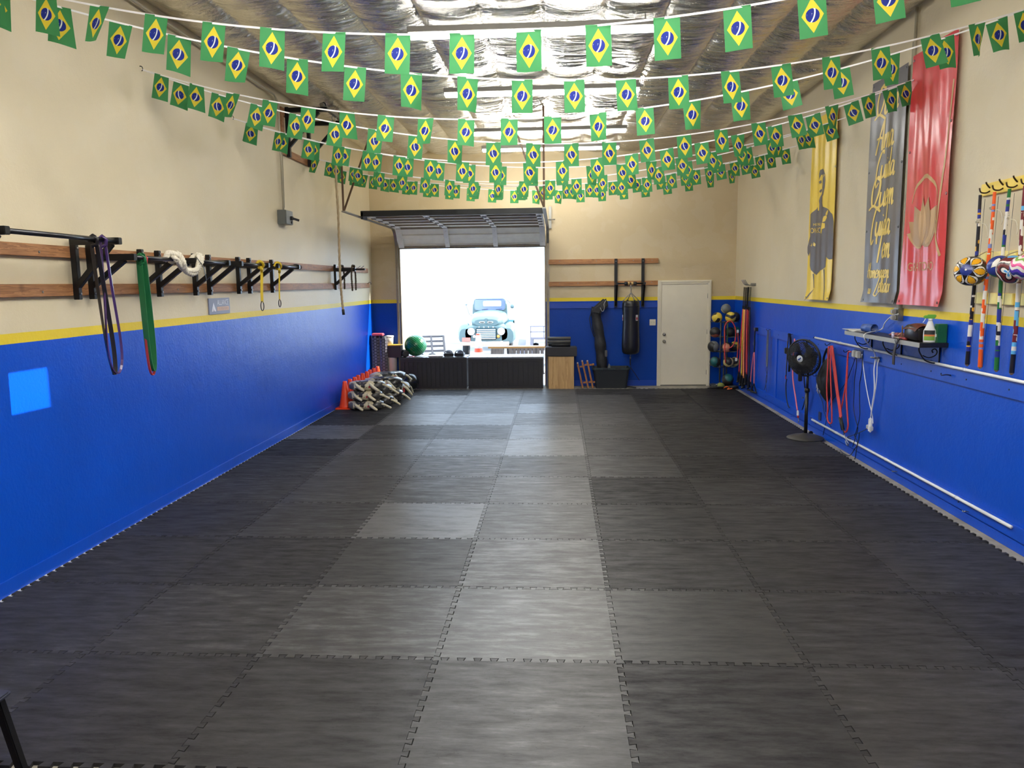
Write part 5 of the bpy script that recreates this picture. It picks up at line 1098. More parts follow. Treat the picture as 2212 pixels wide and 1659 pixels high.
mb = MB(); mb.ball((5.76, 10.78, 0.05), 0.07, 16, 10, scale=(1, 0.8, 0.9)); T(mb.build('bean_bag', P('olive_green_cloth', (120, 128, 60), 0.7)), 'olive green bean bag at the foot of the ball rack', 'bean bag')
for k, (a, b, lab) in enumerate((((5.52, 10.80, 0.0), (5.80, 10.72, 0.03), 'nearest the door'), ((5.90, 10.72, 0.0), (6.08, 10.80, 0.03), 'nearest the corner bands'))):
    mb = MB(); mb.tube(crom([a, (Vector(a)+Vector(b))/2+Vector((0, -0.06, 0.02)), b], 6), 0.016, 8); o = T(mb.build('ab_strap', M_black_fab), 'black handled strap lying on the floor under the ball rack, '+lab, 'strap', 'straps under the rack')
# ------------------------------------------------------------------ right wall: banners
def banner(y_l, y_r, z0, z1, off, waves, label, name):
    """vinyl hanging on the right wall; a runs 0..1 from its left edge (far) to its right edge (near), b 0..1 upwards"""
    def S(a, b, lift=0.0):
        y = y_l+(y_r-y_l)*a; z = z0+(z1-z0)*b; d = off
        for amp, fr, ph, sk in waves: d += amp*math.sin(2*PI*(fr*a+ph+sk*b))*(0.35+0.65*(1-abs(2*b-1)**3))
        curl = 0.03*max(0, 1-b*18)*(abs(2*a-1)**2)
        return (XR-0.02-d-curl-lift, y, z)
    return S
def vinyl(name, rgb, rough=0.32, bumpy=0.10):
    t = NT(name); co = t.coord('Object', (1, 2.0, 1.3)); a = t.noise(1.8, co, 2, 0.5); t.set(Base_Color=lin(rgb), Roughness=rough, Specular_IOR_Level=0.5); t.bump(a, bumpy, 0.05); return t.m
def add_flat(mb, S, polys2d, mi, lift=0.002):
    for poly in polys2d:
        bm = bmesh.new(); vs = [bm.verts.new((p[0], p[1], 0)) for p in poly]; f = bm.faces.new(vs); bmesh.ops.triangulate(bm, faces=[f])
        for _ in range(3):
            le = [e for e in bm.edges if (Vector((e.verts[0].co.x*0.85, e.verts[0].co.y*2.3, 0))-Vector((e.verts[1].co.x*0.85, e.verts[1].co.y*2.3, 0))).length > 0.09]
            if not le: break
            bmesh.ops.subdivide_edges(bm, edges=le, cuts=1); bmesh.ops.triangulate(bm, faces=bm.faces[:])
        bm.verts.index_update(); mb.add([S(v.co.x, v.co.y, lift) for v in bm.verts], [tuple(v.index for v in f.verts) for f in bm.faces], mi, True); bm.free()
def ribbon2d(pts, w0, w1, n=8):
    """brush stroke through points (metres), pen nib slanted: returns quads as (a,b) polygons"""
    p = crom([(q[0], q[1], 0) for q in pts], n); out = []; L = []; nn_ = len(p)
    for i, q in enumerate(p):
        d = (p[min(i+1, nn_-1)]-p[max(i-1, 0)]).normalized(); nrm = Vector((-d.y, d.x, 0)); heavy = 0.35+0.65*abs(d.y*0.8+d.x*0.35); w = (w0+(w1-w0)*i/nn_)*heavy*(0.45+0.55*math.sin(PI*min(1, max(0, (i+1.5)/(nn_+1))))**0.5); L.append((q+nrm*w, q-nrm*w))
    for (a, b), (c, d) in zip(L, L[1:]): out.append([(a.x, a.y), (b.x, b.y), (d.x, d.y), (c.x, c.y)])
    return out
def strokes(mb, S, pts, w, mi, wid, hgt, lift):
    vs = []; fs = []
    p = crom([(q[0], q[1], 0) for q in pts], 7); nn_ = len(p)
    for i, q in enumerate(p):
        d = (p[min(i+1, nn_-1)]-p[max(i-1, 0)])
        d = d.normalized() if d.length > 1e-9 else Vector((1, 0, 0)); nrm = Vector((-d.y, d.x, 0)); heavy = 0.42+0.58*abs(d.y*0.85-d.x*0.25); ww = w*heavy*(0.5+0.5*math.sin(PI*(i+1)/(nn_+1))**0.4)
        for s in (1, -1):
            r = q+nrm*(s*ww); vs.append(S(r.x/wid, r.y/hgt, lift))
    fs = [(2*i, 2*i+1, 2*i+3, 2*i+2) for i in range(nn_-1)]; mb.add(vs, fs, mi, True)
# brush script: every letter as pen strokes on a unit x-height, advance last
GL = {'Q': ([[(.95, 1.75), (.35, 1.9), (.0, 1.1), (.15, .2), (.6, .15), (1.0, .9), (1.0, 1.7), (.6, 2.0), (.3, 1.6)], [(-.2, -.15), (.3, .1), (.8, .0), (1.5, -.35)]], 1.25),
      'u': ([[(.0, .95), (.0, .3), (.15, .0), (.4, .25), (.5, .95)], [(.5, .95), (.5, .25), (.65, .0), (.8, .2)]], .78), 'e': ([[(.05, .45), (.45, .65), (.4, .95), (.15, .95), (.0, .45), (.2, .0), (.55, .25)]], .58),
      'm': ([[(.0, .95), (.03, .0)], [(.03, .4), (.2, .9), (.33, .85), (.35, .0)], [(.35, .4), (.52, .9), (.66, .85), (.68, .15), (.8, .0), (.92, .2)]], .95), 'n': ([[(.0, .95), (.03, .0)], [(.03, .4), (.25, .92), (.38, .8), (.4, .15), (.52, .0), (.65, .2)]], .68),
      'A': ([[(.0, -.3), (.2, .4), (.55, 1.5), (.7, 1.95)], [(.7, 1.95), (.78, .9), (.85, .0), (1.0, .1)], [(-.1, .75), (.4, .8), (.85, .7)]], 1.05), 'a': ([[(.48, .85), (.2, .98), (.0, .45), (.15, .02), (.42, .4), (.5, .95)], [(.5, .95), (.5, .2), (.62, .0), (.78, .2)]], .78),
      'C': ([[(.75, 1.75), (.7, 2.0), (.4, 1.8), (.05, .9), (.0, -.1), (.2, -.6), (.55, -.3)]], .72), 'i': ([[(.0, .95), (.0, .25), (.12, .0), (.28, .2)], [(.02, 1.3), (.06, 1.38)]], .30), 'd': ([[(.45, .85), (.2, .98), (.0, .45), (.15, .02), (.42, .4), (.55, 1.2), (.58, 2.0)], [(.56, 1.6), (.5, .2), (.62, .0), (.78, .2)]], .78),
      'T': ([[(-.3, 1.0), (-.35, 1.6), (.1, 2.0), (.7, 2.0), (1.2, 2.3)], [(.35, 2.0), (.22, 1.0), (.15, -.35)]], .75), 'H': ([[(.0, 1.9), (-.05, 1.0), (-.15, .0)], [(.5, 2.0), (.42, 1.0), (.35, -.1)], [(-.3, .85), (.2, 1.0), (.6, .95)]], .70), 'o': ([[(.3, .98), (.05, .8), (.0, .3), (.2, .0), (.45, .3), (.42, .8), (.2, .95)]], .58),
      'g': ([[(.45, .85), (.2, .98), (.0, .5), (.15, .1), (.42, .4), (.48, .95)], [(.48, .95), (.45, -.3), (.2, -.6), (.05, -.3)]], .65), 'Z': ([[(.0, 1.6), (.4, 1.95), (.75, 1.7), (.5, 1.0), (.05, .0), (-.1, -.3), (.4, -.45), (.8, -.1)]], .80), 'l': ([[(.0, .3), (.25, 1.5), (.18, 2.0), (.05, 1.2), (.08, .15), (.25, .1)]], .32), 'r': ([[(.0, .9), (.05, .0)], [(.05, .5), (.2, .9), (.38, .85)]], .45)}
def script(mb, S, txt, x, z, xh, w, wid, hgt, mi=1, shear=0.22, sx=1.0, lift=0.003):
    cx = x
    for ch in txt:
        g, adv = GL[ch]
        for st in g: strokes(mb, S, [(cx+(px+shear*py)*xh*sx, z+py*xh) for px, py in st], w, mi, wid, hgt, lift)
        cx += adv*xh*sx
M_gold = P('gold_print', (228, 196, 92), 0.4)
# grey banner with gold brush script
gL, gR, g0, g1 = 4.885, 4.04, 1.785, 4.115; gw, gh = gL-gR, g1-g0
S = banner(gL, gR, g0, g1, 0.030, [(0.010, 1.3, .1, .1), (0.005, 3.1, .4, -.2)], '', '')
mb = MB(); mb.grid(lambda a, b: S(a, b), 26, 50)
for txt, x, z, xh, sx in (('Quem', .13, 1.955, .150, 1.02), ('Ama', .17, 1.605, .150, 1.05), ('Cuida', .20, 1.305, .140, .98), ('Quem', .10, 1.015, .155, 1.02), ('Cuida', .15, .715, .150, .92), ('Tem', .30, .475, .145, 1.0), ('Homenagem', .11, .265, .082, 1.0), ('ao', .13, .095, .055, 1.0), ('Zelador', .29, .115, .092, 1.0)):
    script(mb, S, txt, x, z, xh, xh*0.135 if xh > .1 else xh*.15, gw, gh, 1, 0.18, sx)
T(mb.build('banner', [vinyl('grey_vinyl', (94, 90, 92)), M_gold]), 'dark grey vinyl banner with gold brush script on the right wall', 'banner', 'tall vinyl banners on the right wall')
def eyelets(o, S, pts):
    for a, b in pts:
        p = Vector(S(a, b, 0.002)); m_ = MB(); m_.tube([p+Vector((0, 0.010*math.cos(q), 0.010*math.sin(q))) for q in [2*PI*k/10 for k in range(10)]], 0.003, 5, closed=True); m_.build('eyelet', M_steel, o)
ban1 = bpy.data.objects['banner']; eyelets(ban1, S, [(.04, .985), (.96, .985), (.03, .6), (.97, .6), (.03, .33), (.97, .33), (.05, .012), (.95, .012)])
# red banner with gold lotus
rL, rR, r0, r1 = 3.945, 3.11, 1.785, 4.14; rwid, rh = rL-rR, r1-r0
S = banner(rL, rR, r0, r1, 0.034, [(0.015, 1.1, .3, .35), (0.007, 2.7, .1, -.9), (0.004, 5.3, .2, 1.4)], '', '')
mb = MB(); mb.grid(lambda a, b: S(a, b), 34, 60)
def petal(cx, cy, ang, L, w):
    out = []; c, s = math.cos(ang), math.sin(ang)
    for k in range(9):
        u = k/8; out.append((u*L, w*math.sin(PI*u**0.8)))
    for k in range(7, 0, -1):
        u = k/8; out.append((u*L, -w*math.sin(PI*u**0.8)))
    return [((cx+x*c-y*s)/rwid, (cy+x*s+y*c)/rh) for x, y in out]
pc = (.40, .56)
for ang, L, w in ((PI*.88, .33, .075), (PI*.78, .37, .105), (PI*.66, .43, .11), (PI*.53, .47, .105), (PI*.41, .45, .11), (PI*.30, .42, .115), (PI*.20, .36, .10)):
    add_flat(mb, S, [petal(pc[0], pc[1], ang, L, w)], 1 if abs(ang-PI*.52) < .1 or ang > PI*.85 or abs(ang-PI*.27) < .1 else 2, 0.003+0.004*(1-abs(ang-PI*.52)))
def arc2(cx, cz, rx, rz, a0, a1, w0, w1, n=16):
    return [[((cx+rx*math.cos(a)*k)/rwid, (cz+rz*math.sin(a)*k)/rh) for a, k in ((A0, 1-w), (A0, 1+w), (A1, 1+w2), (A1, 1-w2))] for A0, A1, w, w2 in [(a0+(a1-a0)*i/n, a0+(a1-a0)*(i+1)/n, w0+(w1-w0)*math.sin(PI*i/n), w0+(w1-w0)*math.sin(PI*(i+1)/n)) for i in range(n)]]
for q in arc2(.40, .92, .27, .27, PI*.95, 0.05, .01, .07): add_flat(mb, S, [q], 1)
strokes(mb, S, [(.67, .90), (.66, .72), (.70, .60), (.78, .45)], .020, 1, rwid, rh, .003)
strokes(mb, S, [(.70, .65), (.74, 1.2), (.78, 1.6), (.80, 1.95)], .016, 1, rwid, rh, .003)
put_text(mb, 'GRATIDÃO', 0.115, lambda a, b: S((.40+a)/rwid, (.36+b)/rh, .003), 1, 0.92)
ban2 = T(mb.build('banner', [vinyl('red_vinyl', (204, 66, 68), 0.26, 0.20), P('tan_gold_print', (190, 150, 100), 0.4), P('dark_gold_print', (166, 128, 82), 0.4)]), 'shiny red vinyl banner with a gold lotus on the right wall', 'banner', 'tall vinyl banners on the right wall')
eyelets(ban2, S, [(.03, .98), (.97, .98), (.03, .62), (.97, .68), (.97, .42), (.04, .015), (.96, .015)])
# yellow banner with a dark printed figure
yL, yR, w0, w1 = 6.86, 5.955, 1.775, 4.12; yw, yh = yL-yR, w1-w0
S = banner(yL, yR, w0, w1, 0.032, [(0.010, 1.5, .2, .2), (0.007, 4.2, .6, .1)], '', '')
mb = MB(); mb.grid(lambda a, b: S(a, b), 30, 50)
def yb2(pts):
    out = []
    for x, y in pts:
        tL = [(120, 110), (500, 92), (900, 90), (1200, 72), (1600, 35)]; tR = [(10, 297), (500, 281), (900, 270), (1200, 262), (1620, 240)]
        def ip(tb):
            for (a, b), (c, d) in zip(tb, tb[1:]):
                if y <= c: return b+(d-b)*(y-a)/(c-a)
            return tb[-1][1]
        l, r = ip(tL), ip(tR); a = (x-l)/(r-l); yt = 125+(10-125)*a; yb_ = 1590+(1622-1590)*a; out.append((a, 1-(y-yt)/(yb_-yt)))
    return out
FIG = [(160, 600), (161, 545), (168, 518), (190, 507), (207, 520), (214, 552), (216, 600), (214, 660), (206, 725), (197, 735), (196, 790), (205, 822), (240, 850), (258, 890), (265, 950), (266, 1050), (264, 1200), (258, 1268), (240, 1270), (222, 1245), (214, 1330), (190, 1352), (168, 1362), (150, 1372), (135, 1392), (108, 1375), (92, 1345), (88, 1310), (94, 1220), (92, 1195), (78, 1228), (70, 1200), (72, 1150), (84, 1095), (96, 1060), (94, 1000), (99, 880), (125, 852), (148, 822), (153, 850), (166, 854), (167, 800), (164, 770), (170, 742), (184, 716), (193, 690), (187, 664), (196, 640), (190, 606), (197, 580), (190, 556), (176, 558), (167, 580)]
add_flat(mb, S, [yb2(FIG)], 1, 0.0025)
add_flat(mb, S, [yb2([(160, 612), (176, 600), (180, 622), (166, 632)]), yb2([(165, 690), (182, 672), (185, 690), (172, 706)]), yb2([(35, 1605), (60, 1560), (108, 1500), (64, 1575)]), yb2([(198, 1350), (206, 1350), (203, 1480), (199, 1612), (193, 1612), (197, 1480)]), yb2([(100, 1380), (107, 1378), (108, 1500), (102, 1500)]), yb2([(116, 140), (121, 140), (123, 200), (118, 200)]), yb2([(126, 142), (131, 142), (134, 196), (128, 196)]), yb2([(136, 150), (150, 142), (154, 182), (142, 190)])], 1, 0.0028)
hand = [yb2([(222, 868), (233, 850), (238, 862), (228, 895), (218, 890)]), yb2([(210, 905), (224, 893), (226, 915), (216, 945), (203, 952), (206, 922)]), yb2([(182, 1045), (186, 990), (200, 955), (215, 962), (214, 1000), (200, 1010), (196, 1045)]), yb2([(96, 1140), (112, 1120), (108, 1148)]), yb2([(118, 1112), (130, 1130), (124, 1150), (114, 1140)])]
add_flat(mb, S, hand, 0, 0.0045)
def shirt(a, b): 
    x = 142+a*1.0; y = 1010-b
    q = yb2([(x, y)])[0]; return S(q[0], q[1], 0.0045)
put_text(mb, 'MESTRE', 30, lambda a, b: shirt(a*0.62+6, b+42), 0, 0.9)
put_text(mb, 'BONECO', 62, lambda a, b: shirt(a*0.46, b-8), 0, 0.9)
ban3 = T(mb.build('banner', [vinyl('yellow_vinyl', (238, 202, 62), 0.35), P('charcoal_print', (88, 82, 84), 0.45)]), 'yellow vinyl banner with a dark printed figure of a man on the right wall', 'banner', 'tall vinyl banners on the right wall')
eyelets(ban3, S, [(.04, .985), (.96, .985), (.97, .7), (.97, .33), (.04, .012), (.95, .012)])
# conduit between banners and outlet box
mb = MB(); mb.tube([(XR-0.025, 3.985, 4.6), (XR-0.025, 3.985, 1.74)], 0.014, 10); mb.tube([(XR-0.02, 4.04, 4.3), (XR-0.02, 4.04, 1.74)], 0.008, 8); T(mb.build('conduit_pipe', P('painted_conduit', (178, 170, 148), 0.5)), 'grey conduit pipe running down between the grey and red banners', 'pipe')
t = E('outlet_box', 'metal outlet box with two grey plugs under the conduit, above the shelf', 'outlet', None, (XR, 4.02, 1.68))
mb = MB(); mb.box(-0.055, 0, -0.045, 0.065, -0.06, 0.065); mb.build('box', M_galv, t, 0.004)
for z in (0.03, -0.03):
    mb = MB(); mb.cbox((-0.075, 0.015, z), (0.045, 0.06, 0.045)); mb.build('plug', P('grey_plug', (150, 146, 140), 0.5), t, 0.008)
# shelf
ZS = 1.470
t = E('wall_shelf', 'black wall shelf with scroll brackets on the right wall', 'shelf', None, (XR, 3.95, ZS))
M_shelf = P('black_shelf_laminate', (26, 26, 28), 0.42)
mb = MB(); mb.box(-0.25, 0, -0.90, 0.90, -0.042, 0); mb.build('board', M_shelf, t, 0.003)
mb = MB(); mb.box(-0.2525, -0.25, -0.90, 0.90, -0.042, 0.0005); mb.build('lit_front_edge', P('lit_shelf_edge', (150, 150, 146), 0.45), t)  # light on the black front face, coloured in as a pale strip
for yy in (0.76, 0.02, -0.76):
    mb = MB(); mb.beam((-0.006, yy, -0.042), (-0.006, yy, -0.21), 0.016, 0.006); mb.beam((-0.006, yy, -0.045), (-0.20, yy, -0.045), 0.014, 0.006)
    mb.tube(crom([(-0.19, yy, -0.047), (-0.185, yy, -0.09), (-0.14, yy, -0.16), (-0.08, yy, -0.19), (-0.01, yy, -0.195)], 6), 0.006, 6)
    mb.tube(crom([(-0.155, yy, -0.125), (-0.10, yy, -0.145), (-0.045, yy, -0.125), (-0.03, yy, -0.09), (-0.05, yy, -0.065), (-0.075, yy, -0.08), (-0.065, yy, -0.10)], 6), 0.0055, 6); mb.build('scroll_bracket', M_steel_blk, t)
M_paper = P('white_paper', (222, 220, 210), 0.7)
mb = MB(); 
for k in range(3): mb.prism([(-0.10, -0.14), (0.10, -0.15+0.01*k), (0.11, 0.14), (-0.09, 0.15+0.03*k)], (5.985, 4.74, ZS+0.002+0.005*k), (1, 0.1*(k-1), 0), (-0.1*(k-1), 1, 0), 0.004)
T(mb.build('papers', M_paper), 'sheaf of white papers at the far end of the shelf', 'paper')
mb = MB(); mb.cbox((5.985, 4.60, ZS+0.026), (0.022, 0.045, 0.052)); o = T(mb.build('small_tin', M_whitep, bevel=0.008), 'small white tin standing on the papers on the shelf', 'tin')
mb = MB(); mb.cbox((5.9735, 4.60, ZS+0.03), (0.002, 0.016, 0.02)); mb.build('print', P('grey_print', (120, 110, 112), 0.5), o)
t = E('cup', 'blue plastic cup lying on its side on the shelf', 'cup', None, (5.955, 4.36, ZS+0.052), 0.35)
mb = MB(); mb.lathe([(0.0, 0.10), (0.040, 0.10), (0.050, -0.06), (0.046, -0.06), (0.037, 0.095), (0.0, 0.095)], (0, 0, 0), 26, 0, (0, 1, 0.03)); mb.build('cup_wall', P('blue_cup_plastic', (56, 88, 160), 0.35), t)
t = E('folded_glove', 'crumpled reddish brown cloth glove on the middle of the shelf', 'glove', None, (6.0, 3.78, ZS))
mb = MB(); mb.ball((0, 0, 0.022), 0.09, 26, 12, scale=(0.8, 1.25, 0.24), rf=lambda th, ph: 1+0.12*math.sin(5*ph)+0.08*math.sin(8*th+ph)); mb.build('glove', P('reddish_cloth', (128, 78, 76), 0.8, var=0.3, vscale=30, bump=0.5, bscale=40), t)
mb = MB(); mb.tube(crom([(-0.05, -0.09, 0.02), (0.0, -0.05, 0.045), (0.04, 0.0, 0.048), (0.05, 0.07, 0.03)], 5), 0.004, 5); mb.build('piping', P('tan_edge', (180, 140, 110), 0.7), t)
t = E('lip_balm', 'short white tube standing on the front of the shelf beside the cloth glove', 'tube', None, (5.895, 3.66, ZS))
mb = MB(); mb.cyl((0, 0, 0), (0, 0, 0.045), 0.012, 14); mb.build('tube', P('pale_lilac_plastic', (206, 200, 222), 0.4), t)
mb = MB(); mb.cyl((0, 0, 0.045), (0, 0, 0.06), 0.0125, 14); mb.build('cap', M_whitep, t)
for k, (y0, y1, x, lab) in enumerate(((3.70, 3.45, 5.93, 'front one'), (3.72, 3.43, 5.955, 'middle one'), (3.70, 3.44, 5.98, 'rear one'))):
    mb = MB(); mb.tube([(x, y0, ZS+0.006), (x+0.01, y1, ZS+0.006)], 0.0055, 8); T(mb.build('drum_stick', P('pale_stick_wood', (196, 182, 158), 0.6)), 'thin pale stick lying on the shelf before the brown bag, '+lab, 'stick', 'thin sticks on the shelf')
mb = MB(); mb.cbox((5.905, 3.455, ZS+0.012), (0.03, 0.10, 0.022), 0, Matrix.Rotation(0.2, 3, 'Z')); T(mb.build('wrapped_bar', P('red_wrapper', (150, 60, 56), 0.4, var=0.3, vscale=40), bevel=0.005), 'small red wrapped bar on the front of the shelf', 'snack bar')
t = E('leather_bag', 'dark brown leather bag on the shelf beside the spray bottle', 'bag', None, (5.985, 3.33, ZS), 0.0)
mb = MB(); loft(mb, [(-0.14, 0, 0.062, 0.065, 0.062), (-0.10, 0, 0.068, 0.085, 0.068), (0.0, 0, 0.075, 0.09, 0.075), (0.10, 0, 0.075, 0.085, 0.073), (0.15, 0, 0.068, 0.06, 0.068)], ex=4); mb.build('body', P('black_leather_bag', (24, 18, 16), 0.35), t)
mb = MB(); mb.grid(lambda u, v: (-0.094+0.19*v, -0.13+0.27*u, 0.140+0.020*math.sin(PI*u)-0.05*abs(2*v-1)**3+0.0), 12, 8); mb.build('flap', P('brown_leather', (86, 44, 32), 0.4, bump=0.2), t)
mb = MB(); mb.tube([(-0.088, 0.14, 0.02+0.11*k/10) for k in range(11)], 0.006, 6); mb.build('zip', P('brass_zip', (140, 110, 70), 0.4, 0.7), t)
t = E('hanging_strap', 'dark leather strap hanging over the front edge of the shelf', 'strap', None, (5.86, 3.46, ZS))
mb = MB(); mb.strap(crom([(0.03, 0.0, 0.006), (0.0, 0.0, 0.004), (-0.012, 0.02, -0.06), (-0.01, 0.05, -0.14), (-0.006, 0.06, -0.24)], 6), 0.042, 0.008, (0, 1, 0)); mb.build('strap', P('dark_brown_strap', (40, 28, 24), 0.5), t)
mb = MB(); mb.tube([(-0.02, 0.0+0.02*math.cos(a), -0.015+0.022*math.sin(a)) for a in [2*PI*k/14 for k in range(14)]], 0.004, 6, closed=True); mb.build('buckle', M_steel, t)
# spray bottle
t = E('spray_bottle', 'white spray bottle with a green trigger on the shelf', 'bottle', None, (5.99, 3.13, ZS), -0.5)
def ovl(mb, secs, seg=26, mi=0):
    vs = []; fs = []
    for z, rx, ry in secs:
        for k in range(seg): a = 2*PI*k/seg; vs.append((rx*math.cos(a), ry*math.sin(a), z))
    for i in range(len(secs)-1):
        for k in range(seg): fs.append((i*seg+k, i*seg+(k+1) % seg, (i+1)*seg+(k+1) % seg, (i+1)*seg+k))
    fs += [tuple(range(seg-1, -1, -1)), tuple(len(vs)-seg+k for k in range(seg))]; mb.add(vs, fs, mi, True)
mb = MB(); ovl(mb, [(0, .046, .026), (.006, .050, .029), (.06, .052, .030), (.105, .050, .029), (.125, .040, .026), (.145, .032, .023), (.165, .026, .020), (.185, .018, .017), (.195, .015, .015)]); mb.build('bottle', M_whitep, t)
mb = MB(); 
for mi_, (a0, a1) in enumerate(((0.018, 0.055), (0.055, 0.070), (0.070, 0.108))):
    for sgn in (-1,): mb.grid(lambda u, v: ((.0525)*math.cos(-PI/2+(u-.5)*1.9), (.0305)*math.sin(-PI/2+(u-.5)*1.9), a0+(a1-a0)*v), 10, 1, mi_)
lb = mb.build('label', [P('green_label', (120, 160, 60), 0.5), P('orange_label', (214, 124, 60), 0.5), P('black_label', (40, 42, 40), 0.5)], t)
mb = MB(); mb.cyl((0, 0, .193), (0, 0, .212), .017, 16); mb.build('collar', M_whitep, t)
mb = MB(); mb.box(-.055, .040, -.012, .012, .212, .240); mb.box(-.028, .045, -.015, .015, .224, .248); mb.build('trigger_head', P('green_trigger', (96, 168, 52), 0.4), t, 0.006)
mb = MB(); mb.strap(crom([(-.038, 0, .214), (-.046, 0, .195), (-.058, 0, .175)], 4), .018, .006, (0, 1, 0)); mb.build('trigger', M_whitep, t, 0.001)
t = E('green_box', 'dark green carton standing at the near end of the shelf', 'carton', None, (6.065, 3.10, ZS))
mb = MB(); mb.box(-.035, .045, -.035, .035, 0, .165); mb.build('carton', P('dark_green_card', (28, 92, 52), 0.4, var=0.3, vscale=14), t, 0.002)
mb = MB(); mb.box(-.0365, -.035, -.012, .004, .05, .075); mb.build('white_mark', M_whitep, t)
# white pipes along the boards
for z, nm in ((1.272, 'upper'), (0.165, 'lower')):
    mb = MB(); mb.tube([(XR-0.033, 6.5, z), (XR-0.033, 1.88 if nm == 'lower' else -1.0, z)], 0.0135, 12); o = T(mb.build('white_pipe', M_whitep), 'long white pipe along the right wall, %s of the two' % nm, 'pipe', 'white pipes on the right wall')
    for k in range(4 if nm == 'upper' else 3):
        mb = MB(); mb.cyl((XR-0.033, 5.6-k*1.45, z), (XR-0.033, 5.56-k*1.45, z), 0.0155, 12); mb.build('coupling', M_whitep, o)
    mb = MB(); mb.tube(crom([(XR-0.033, 6.5, z), (XR-0.02, 6.58, z+0.01), (XR-0.015, 6.64, z-0.02), (XR-0.015, 6.66, z-0.10 if nm == 'lower' else z-.03)], 5), 0.004, 6); mb.build('lead_wire', M_steel_blk, o)
# ------------------------------------------------------------------ things hanging on the right wall
XH = XR-0.02
t = E('outlet_plate', 'double wall outlet with grey adapters on the right wall board below the shelf', 'outlet', None, (XH, 5.02, 1.19))
mb = MB(); mb.box(-0.008, 0, -0.13, 0.13, -0.045, 0.05); mb.build('plate', P('dark_blue_plate', (20, 40, 92), 0.5), t, 0.002)
for y in (0.06, -0.055):
    mb = MB(); mb.box(-0.05, -0.008, y-0.032, y+0.032, -0.04, 0.035); mb.build('adapter', P('grey_adapter', (176, 174, 168), 0.5), t, 0.006)
def cord(name, pts, r, mat, label, cat, group=None, n=7):
    mb = MB(); mb.tube(crom(pts, n), r, 7); return T(mb.build(name, mat), label, cat, group)
def wp(px, py, off=0.03): return rw(px, py, XR-off)
def wpath(pp, off=0.035): return [wp(x, y, off) for x, y in pp]
def hook(py_, pz_, label, d=0.05):
    mb = MB(); mb.tube(crom([(XR-0.018, py_, pz_+0.012), (XR-0.03, py_, pz_+0.012), (XR-0.03-d*0.6, py_, pz_-0.006), (XR-0.03-d, py_, pz_+0.002), (XR-0.034-d, py_, pz_+0.02)], 5), 0.0045, 6); return T(mb.build('coat_hook', M_steel_blk), label, 'hook', 'hooks on the right wall boards')
# corner: resistance tubes on a four-prong hanger
t = E('prong_hanger', 'steel four-prong hanger high in the right corner', 'hanger', None, (XR, 9.98, 1.97))
mb = MB(); mb.box(-0.012, 0, -0.17, 0.17, -0.03, 0.02); mb.build('back_plate', M_galv, t, 0.002)
for k in range(4):
    y = -0.13+0.087*k; mb = MB(); mb.tube(crom([(-0.008, y, -0.01), (-0.08, y, -0.015), (-0.13, y, 0.0), (-0.17, y+0.01, 0.06), (-0.175, y+0.012, 0.08)], 5), 0.007, 6); mb.build('prong', M_steel, t)
rnd = random.Random(4); tubes = [('red', M_red), ('red', M_red), ('orange', P('peach_elastic', (240, 150, 100), 0.5)), ('red', M_red), ('yellow', P('yellow_elastic', (222, 190, 60), 0.5)), ('purple', P('plum_elastic', (96, 40, 80), 0.5)), ('red', M_red), ('orange', P('peach_elastic', (240, 150, 100), 0.5)), ('red', M_red), ('black', M_blackr)]
WHERE = ['nearest the far wall', 'second from the far wall', 'third from the far wall', 'fourth from the far wall', 'fifth from the far wall', 'sixth from the far wall', 'seventh from the far wall', 'eighth from the far wall', 'ninth from the far wall', 'nearest the camera']
for k, (cn, mt) in enumerate(tubes):
    y0 = 10.16-0.040*k; x = XR-0.06-0.011*(k*7 % 10); yb_ = y0+0.30*(0.5-k/9.0)+0.06; zt_ = 1.90-0.005*(k % 3); zb2 = 0.24+0.025*(k*3 % 5)
    t = E('resistance_tube', '%s resistance tube with black handles hanging in the corner, %s' % (cn, WHERE[k]), 'resistance tube', 'resistance tubes on the corner hanger', (x, y0, 0))
    mb = MB(); mb.strap(crom([(0, -0.015, zt_+0.03), (-0.005, -0.01, zt_-0.2), (0, 0.02, 1.52+0.03*(k % 3))], 5), 0.013, 0.006, (0.3, 1, 0)); mb.strap(crom([(0.01, 0.02, zt_+0.02), (0.005, 0.026, zt_-0.2), (0, 0.03, 1.50)], 5), 0.012, 0.005, (1, 0.2, 0)); mb.cbox((0, 0.02, 1.54+0.02*(k % 3)), (0.022, 0.02, 0.06)); mb.build('upper_handle', M_black_fab, t)
    mb = MB(); mb.tube(crom([(0, 0.02, 1.53), (-0.01, (yb_-y0)*0.4, 1.0), (0, yb_-y0, zb2+0.05)], 7), 0.0105, 8); mb.build('tube', mt, t)
    mb = MB(); mb.tube(crom([(0.008, 0.035, 1.51), (0.01, (yb_-y0)*0.4+0.05, 0.95), (0, yb_-y0+0.03, zb2+0.05)], 7), 0.0095, 8); mb.build('tube', mt, t)
    mb = MB(); q = (yb_-y0)+0.015; mb.strap([(0, q, zb2+0.08), (-0.03, q-0.05, zb2-0.06), (-0.035, q-0.05, zb2-0.12), (0.02, q+0.05, zb2-0.12), (0.01, q+0.04, zb2-0.05), (0, q, zb2+0.07)], 0.03, 0.008, (1, 0.4, 0)); mb.cyl((-0.045, q-0.055, zb2-0.12), (0.03, q+0.055, zb2-0.12), 0.016, 10); mb.build('lower_handle', M_blackr, t)
t = E('suspension_tube', 'pink resistance tube with two black triangle handles on the right wall', 'resistance tube', None, (XH, 9.52, 0))
